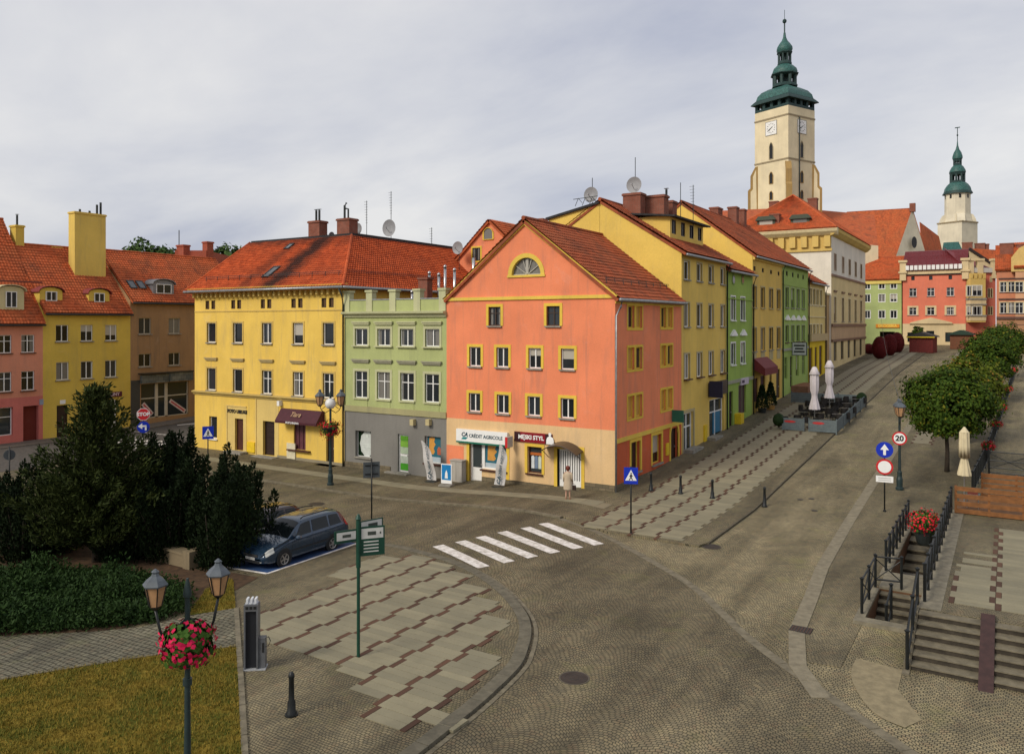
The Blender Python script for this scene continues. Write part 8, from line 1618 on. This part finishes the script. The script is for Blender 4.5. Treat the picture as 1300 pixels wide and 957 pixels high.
# ------------------------------------------------------------------ cars
ST_ = [(0.0, .56, .50, .50, .58), (.06, .70, .58, .62, .68), (.2, .80, .66, .70, .79), (.6, .855, .78, .76, .90), (1.0, .87, .88, .78, 1.00), (1.2, .873, .90, .76, 1.08), (1.55, .875, .93, .70, 1.36), (1.9, .875, .945, .64, 1.55), (2.3, .875, .955, .63, 1.60), (2.9, .875, .965, .63, 1.615), (3.5, .872, .975, .63, 1.595), (3.95, .868, .985, .62, 1.54), (4.18, .86, .985, .62, 1.40), (4.36, .845, .97, .66, 1.10), (4.44, .82, .86, .68, .92), (4.49, .74, .58, .62, .66)]
def stn(t):
    T = [s[0] for s in ST_]; i = max(0, min(len(T) - 2, next((j for j in range(len(T) - 1) if T[j + 1] >= t), len(T) - 2))); f = (t - T[i]) / (T[i + 1] - T[i]); g_ = lambda j: ST_[max(0, min(len(ST_) - 1, j))]
    out = []
    for c in range(1, 5):
        a, b_, c_, d_ = g_(i - 1)[c], g_(i)[c], g_(i + 1)[c], g_(i + 2)[c]; out.append(b_ + f * (c_ - b_) * 1.0 if i in (0, len(T) - 2) else .5 * ((2 * b_) + (c_ - a) * f + (2 * a - 5 * b_ + 4 * c_ - d_) * f * f + (3 * b_ - a - 3 * c_ + d_) * f ** 3))
    return out
def half(t):
    w_, zb, wt, zt2 = stn(t); e_ = min(1, min(t / .3, (4.5 - t) / .3)); lo = .22 + .06 * (1 - e_)
    return [(0, lo), (w_ * .75, lo), (w_ * .97, lo + .05), (w_, lo + .16), (w_ + .012, .52 if zb > .6 else (lo + zb) / 2), (w_ + .004, zb - .09), (w_ - .012, zb - .012), (w_ - .05, zb + .02 if zt2 - zb > .15 else zb), (wt + .05, zb + (zt2 - zb) * .80), (wt, zb + (zt2 - zb) * .92), (wt - .10, zt2 - .012), (wt * .5, zt2 + .022), (0, zt2 + .03)]
def make_car(label, paintm, base, rz):
    t = thing('parked_car', label, 'car', base, rz); TS = sorted(set(np.round(np.concatenate([np.linspace(0, 4.49, 64), [s[0] for s in ST_]]), 3))); V, F = [], []; n = 25
    for tt in TS: h_ = half(tt); ring = [(x, tt, z) for x, z in h_] + [(-x, tt, z) for x, z in h_[-2::-1]]; V += ring
    for i in range(len(TS) - 1):
        for j in range(n - 1): F.append((i * n + j, i * n + j + 1, (i + 1) * n + j + 1, (i + 1) * n + j))
    F += [tuple(range(n))[::-1], tuple(range((len(TS) - 1) * n, len(TS) * n))]
    g = G(); g.add(V, F); g.obj('body', paintm, t, auto=32)
    cg = M('car_glass', paint, (0.008, 0.011, 0.012), .08, .2, .35); trim = M('car_trim', paint, (0.015, 0.016, 0.018), .5)
    def patch(nm, t0, t1, side, a0, a1, off, mat, nt=8, slant0=0, slant1=0, par=t):
        """piece of the body surface between profile parameters a0..a1 (index into the half section), pushed out by off"""
        v = []; na = 5
        for i in range(nt + 1):
            for j in range(na + 1):
                aa = a0 + (a1 - a0) * j / na; fr_ = j / na; tt = t0 + (t1 - t0) * i / nt; tt += (slant0 * (1 - i / nt) + slant1 * i / nt) * fr_; h_ = half(min(4.49, tt)); k_ = int(min(len(h_) - 2, math.floor(aa))); ff = aa - k_
                x = h_[k_][0] + (h_[k_ + 1][0] - h_[k_][0]) * ff; z = h_[k_][1] + (h_[k_ + 1][1] - h_[k_][1]) * ff; v.append((side * (x + off), tt, z + off * .3))
        q = G(); q.add(v, [(i * (na + 1) + j, i * (na + 1) + j + 1, (i + 1) * (na + 1) + j + 1, (i + 1) * (na + 1) + j) for i in range(nt) for j in range(na)]); return q.obj(nm, mat, par, smooth=True)
    for s in (1, -1):
        patch('side_window', 1.42, 2.33, s, 7.1, 7.98, .008, cg, slant0=.42, slant1=.02); patch('side_window', 2.42, 3.3, s, 7.1, 7.98, .008, cg, slant1=-.03, slant0=.02); patch('side_window', 3.38, 4.05, s, 7.1, 7.98, .008, cg, slant1=-.16)
        for tt in (2.37, 3.34): patch('door_seam', tt, tt + .012, s, 3.2, 6.9, .003, trim, 1)
        patch('door_seam', 1.28, 1.292, s, 3.2, 6.5, .003, trim, 1); patch('side_moulding', 1.1, 3.5, s, 4.0, 4.18, .008, trim)
        for tt in (2.15, 3.15): q = G(); q.box(s * .87 if s > 0 else -.9, tt - .09, .86, s * .9 if s > 0 else -.87, tt + .09, .89); q.obj('door_handle', paintm, t)
        q = G(); q.lathe([(.02, -.09), (.10, -.07), (.13, 0), (.10, .07), (.02, .09)], 8, (s * 1.0, 1.48, 1.02)); q.obj('wing_mirror', paintm, t)
        q = G(); q.tube([(s * .60, 1.95, 1.60), (s * .61, 2.1, 1.665), (s * .61, 3.3, 1.675), (s * .59, 3.75, 1.61)], .022, 6); q.obj('roof_rail', trim, t, smooth=True)
        o = patch('headlight', .09, .42, s, 5.2, 8.6, .012, M('headlight', paint, (0.5, 0.5, 0.46), .1, .1), 6)
        patch('tail_light', 4.22, 4.40, s, 5.2, 8.3, .012, M('tail_light', paint, (0.3, 0.01, 0.01), .2), 4)
        for yy in (.88, 3.46):
            wz = .315; q = G(); q.lathe([(.375, 0), (.375, .01), (.30, .012)], 28); ar = q.obj('wheel_arch', trim, t); ar.rotation_euler = (0, R(90) * s, 0); ar.location = (s * .872, yy, wz + .03)
            q = G(); q.lathe([(.2, .0), (.30, .0), (.315, .03), (.315, .17), (.30, .2), (.215, .205), (.2, .18)], 28, cap=False); wh = q.obj('wheel', M('tyre', paint, (0.012, 0.012, 0.012), .8), t, auto=40); wh.rotation_euler = (0, R(90) * s, 0); wh.location = (s * .70, yy, wz)
            q = G(); q.lathe([(.205, .15), (.215, .2), (.19, .195), (.17, .165), (.04, .165), (.035, .19), (.01, .19)], 24); 
            for i in range(5): a = i * 1.2566; q.bar((.03 * math.cos(a), .03 * math.sin(a), .182), (.185 * math.cos(a), .185 * math.sin(a), .188), .05, .02)
            put('rim', q.mesh('rim', M('alloy', paint, (0.42, 0.41, 0.40), .3, .1, .5, .7)), wh)
    # windscreen, rear window, grille, plate, bumper openings
    def across(nm, t0, t1, xs_, off, mat, nt=6):
        v = []; nx = 10
        for i in range(nt + 1):
            tt = t0 + (t1 - t0) * i / nt; h_ = half(tt); w_ = h_[8][0] * xs_
            for j in range(nx + 1):
                x = -w_ + 2 * w_ * j / nx; ax_ = abs(x); z = np.interp(ax_, [h_[12][0], h_[11][0], h_[10][0], h_[9][0], h_[8][0]], [h_[12][1], h_[11][1], h_[10][1], h_[9][1], h_[8][1]]); v.append((x, tt - off * .6 * (1 if t1 < 3 else -1), z + off))
        q = G(); q.add(v, [(i * (nx + 1) + j, i * (nx + 1) + j + 1, (i + 1) * (nx + 1) + j + 1, (i + 1) * (nx + 1) + j) for i in range(nt) for j in range(nx)]); return q.obj(nm, mat, t, smooth=True)
    across('windscreen', 1.14, 1.82, .93, .012, cg); across('rear_window', 4.02, 4.34, .9, .012, cg)
    q = G(); [q.tube([(x0, 1.1, 1.055), (x1, 1.32, 1.215)], .01, 5) for x0, x1 in ((-.1, -.6), (.5, .0))]; q.obj('wiper', trim, t)
    q = G(); q.box(-.4, -.012, .50, .4, .06, .60); gr = q.obj('grille', trim, t); [put('grille_bar', G().box(-.38, -.018, z_, .38, -.008, z_ + .012).mesh('grille_bar', steel), gr) for z_ in (.52, .55, .58)]
    G().box(-.5, -.008, .27, .5, .1, .37).obj('bumper_opening', trim, t); G().box(-.26, -.03, .39, .26, -.012, .485).obj('number_plate', M('plate_white', paint, (0.45, 0.45, 0.43)), t); [G().lathe([(.05, 0), (.05, .02)], 10).obj('fog_lamp', M('headlight'), t, (x, .03, .33)) for x in (-.55, .55)]
    return t
def car_paint(name, c):
    m = N(name, .22, .5); m.col(m.mix(m.mapr(m.noise(m.pos(), 2.5, 5), .4, .7, 0, .35), c, k(c, .7))); m.b.inputs['Metallic'].default_value = .35; m.b.inputs['Coat Weight'].default_value = .8; m.b.inputs['Coat Roughness'].default_value = .06; return m.m
make_car('blue-grey family car with roof rails parked in the blue bay', M('car_blue', car_paint, (0.018, 0.042, 0.078)), (-6.4, -19.15, zg(-6.4, -17) + .095), 0)
make_car('dark maroon car parked behind the yews beside the blue-grey car', M('car_maroon', car_paint, (0.02, 0.004, 0.005)), (-9.2, -18.9, zg(-9.2, -17) + .095), 0)

# ------------------------------------------------------------------ woman in a beige coat by the barred door
def skin_body(name, verts, edges, radii, mat, parent, root=0, sub=2):
    me = bpy.data.meshes.new(name); me.from_pydata([tuple(v) for v in verts], edges, []); me.update(); o = put(name, me, parent); sk = o.modifiers.new('skin', 'SKIN')
    for i, rr in enumerate(radii): me.skin_vertices[0].data[i].radius = (rr, rr) if not isinstance(rr, tuple) else rr
    me.skin_vertices[0].data[root].use_root = True; sk.use_smooth_shade = True; s2 = o.modifiers.new('sub', 'SUBSURF'); s2.levels = sub; s2.render_levels = sub
    dg = bpy.context.evaluated_depsgraph_get(); m2 = bpy.data.meshes.new_from_object(o.evaluated_get(dg)); o.modifiers.clear(); o.data = m2; m2.materials.clear(); m2.materials.append(mat); return o
p = gp(721, 636); pw = thing('person', 'person in a beige knee-length coat with auburn hair and dark handbag facing the barred door', 'person', G0(p, .09), R(12)); skin_m = M('skin', paint, (0.46, 0.27, 0.19), .55, .08)
Vb = [(0, 0, .93), (0, .0, 1.1), (0, .01, 1.28), (0, .0, 1.40), (0, .01, 1.47), (0, .02, 1.53), (0, .02, 1.60), (0, .02, 1.655), (.09, 0, .88), (.10, -.03, .50), (.095, .0, .10), (.10, .09, .045), (-.09, 0, .88), (-.10, .05, .50), (-.10, -.02, .10), (-.11, .07, .045), (.17, 0, 1.36), (.215, -.03, 1.10), (.22, .10, .92), (.215, .15, .86), (-.17, 0, 1.36), (-.22, .0, 1.09), (-.225, .09, .88), (-.22, .12, .81)]
Eb = [(0, 1), (1, 2), (2, 3), (3, 4), (4, 5), (5, 6), (6, 7), (0, 8), (8, 9), (9, 10), (10, 11), (0, 12), (12, 13), (13, 14), (14, 15), (3, 16), (16, 17), (17, 18), (18, 19), (3, 20), (20, 21), (21, 22), (22, 23)]
Rb = [(.15, .12), (.13, .10), (.15, .11), (.10, .08), .05, .06, .092, .06, .085, .055, .04, .035, .085, .055, .04, .035, .06, .045, .032, .03, .06, .045, .032, .03]
for sgn, wi, hd in ((1, 19, Vector((.215, .15, .86))), (-1, 23, Vector((-.22, .12, .81)))):
    for j, (dx_, l) in enumerate(((-.024, .07), (-.008, .08), (.008, .078), (.024, .062))):
        i0 = len(Vb); Vb += [tuple(hd + Vector((dx_ * .6, .02, -.045))), tuple(hd + Vector((dx_, .045, -.045 - l * .55))), tuple(hd + Vector((dx_, .03, -.045 - l)))]; Eb += [(wi, i0), (i0, i0 + 1), (i0 + 1, i0 + 2)]; Rb += [.011, .0095, .008]
    i0 = len(Vb); Vb += [tuple(hd + Vector((-.03 * sgn, .03, -.02))), tuple(hd + Vector((-.04 * sgn, .055, -.06)))]; Eb += [(wi, i0), (i0, i0 + 1)]; Rb += [.012, .009]
skin_body('body', Vb, Eb, Rb, skin_m, pw)
coat_m = M('coat_beige', paint, (0.50, 0.40, 0.28), .85, .12); v = []; prof = [(.53, .235, .20), (.62, .24, .20), (.8, .225, .185), (.96, .20, .165), (1.06, .185, .15), (1.2, .195, .15), (1.32, .195, .135), (1.39, .16, .11), (1.445, .075, .075)]; n = 20
for z_, a, b in prof:
    for j in range(n): th = 2 * math.pi * j / n; kk = 1 + (.035 * math.cos(6 * th) if z_ < .9 else 0); v.append((a * kk * math.cos(th), b * kk * math.sin(th), z_))
q = G(); q.add(v, [(i * n + j, i * n + (j + 1) % n, (i + 1) * n + (j + 1) % n, (i + 1) * n + j) for i in range(len(prof) - 1) for j in range(n)]); q.obj('coat', coat_m, pw, smooth=True)
for s, P_ in ((1, [(.16, 0, 1.38), (.20, -.01, 1.3), (.225, -.03, 1.10), (.225, .08, .94)]), (-1, [(-.16, 0, 1.38), (-.20, 0, 1.3), (-.23, 0, 1.09), (-.23, .07, .91)])): q = G(); q.tube(P_, [.07, .072, .06, .048], 10); q.obj('sleeve', coat_m, pw, smooth=True)
q = G(); q.lathe([(.02, -.12), (.075, -.11), (.108, -.04), (.112, .04), (.09, .105), (.03, .135)], 14, (0, -.012, 1.62)); q.obj('hair', M('hair_auburn', paint, (0.14, 0.025, 0.012), .6, .3), pw, smooth=True)
q = G(); q.lathe([(.01, 0), (.018, .02), (.006, .06)], 8, (0, .12, 1.585)); q.obj('nose', skin_m, pw); [G().box(x - .015, .102, 1.615, x + .015, .112, 1.628).obj('eye', black, pw) for x in (-.035, .035)]; G().box(-.028, .10, 1.545, .028, .11, 1.555).obj('mouth', M('lips', paint, (0.3, 0.06, 0.05)), pw)
[G().box(x - .045, -.06, 0, x + .045, .17, .05).obj('shoe', M('shoe_tan', paint, (0.3, 0.15, 0.08)), pw) for x in (-.105, .1)]
hbag = thing('handbag', 'dark handbag hanging from the hand of the person in the beige coat', 'bag', G0(p, .09)); G().prism([(-.13, .0), (.13, .0), (.11, .24), (-.11, .24)], -.05, .05, 'y').obj('bag', dkbrown, hbag, (.27, .12, .50)); q = G(); q.tube([(-.08, 0, .24), (-.06, 0, .34), (.06, 0, .34), (.08, 0, .24)], .01, 5); q.obj('strap', dkbrown, hbag, (.27, .12, .50))
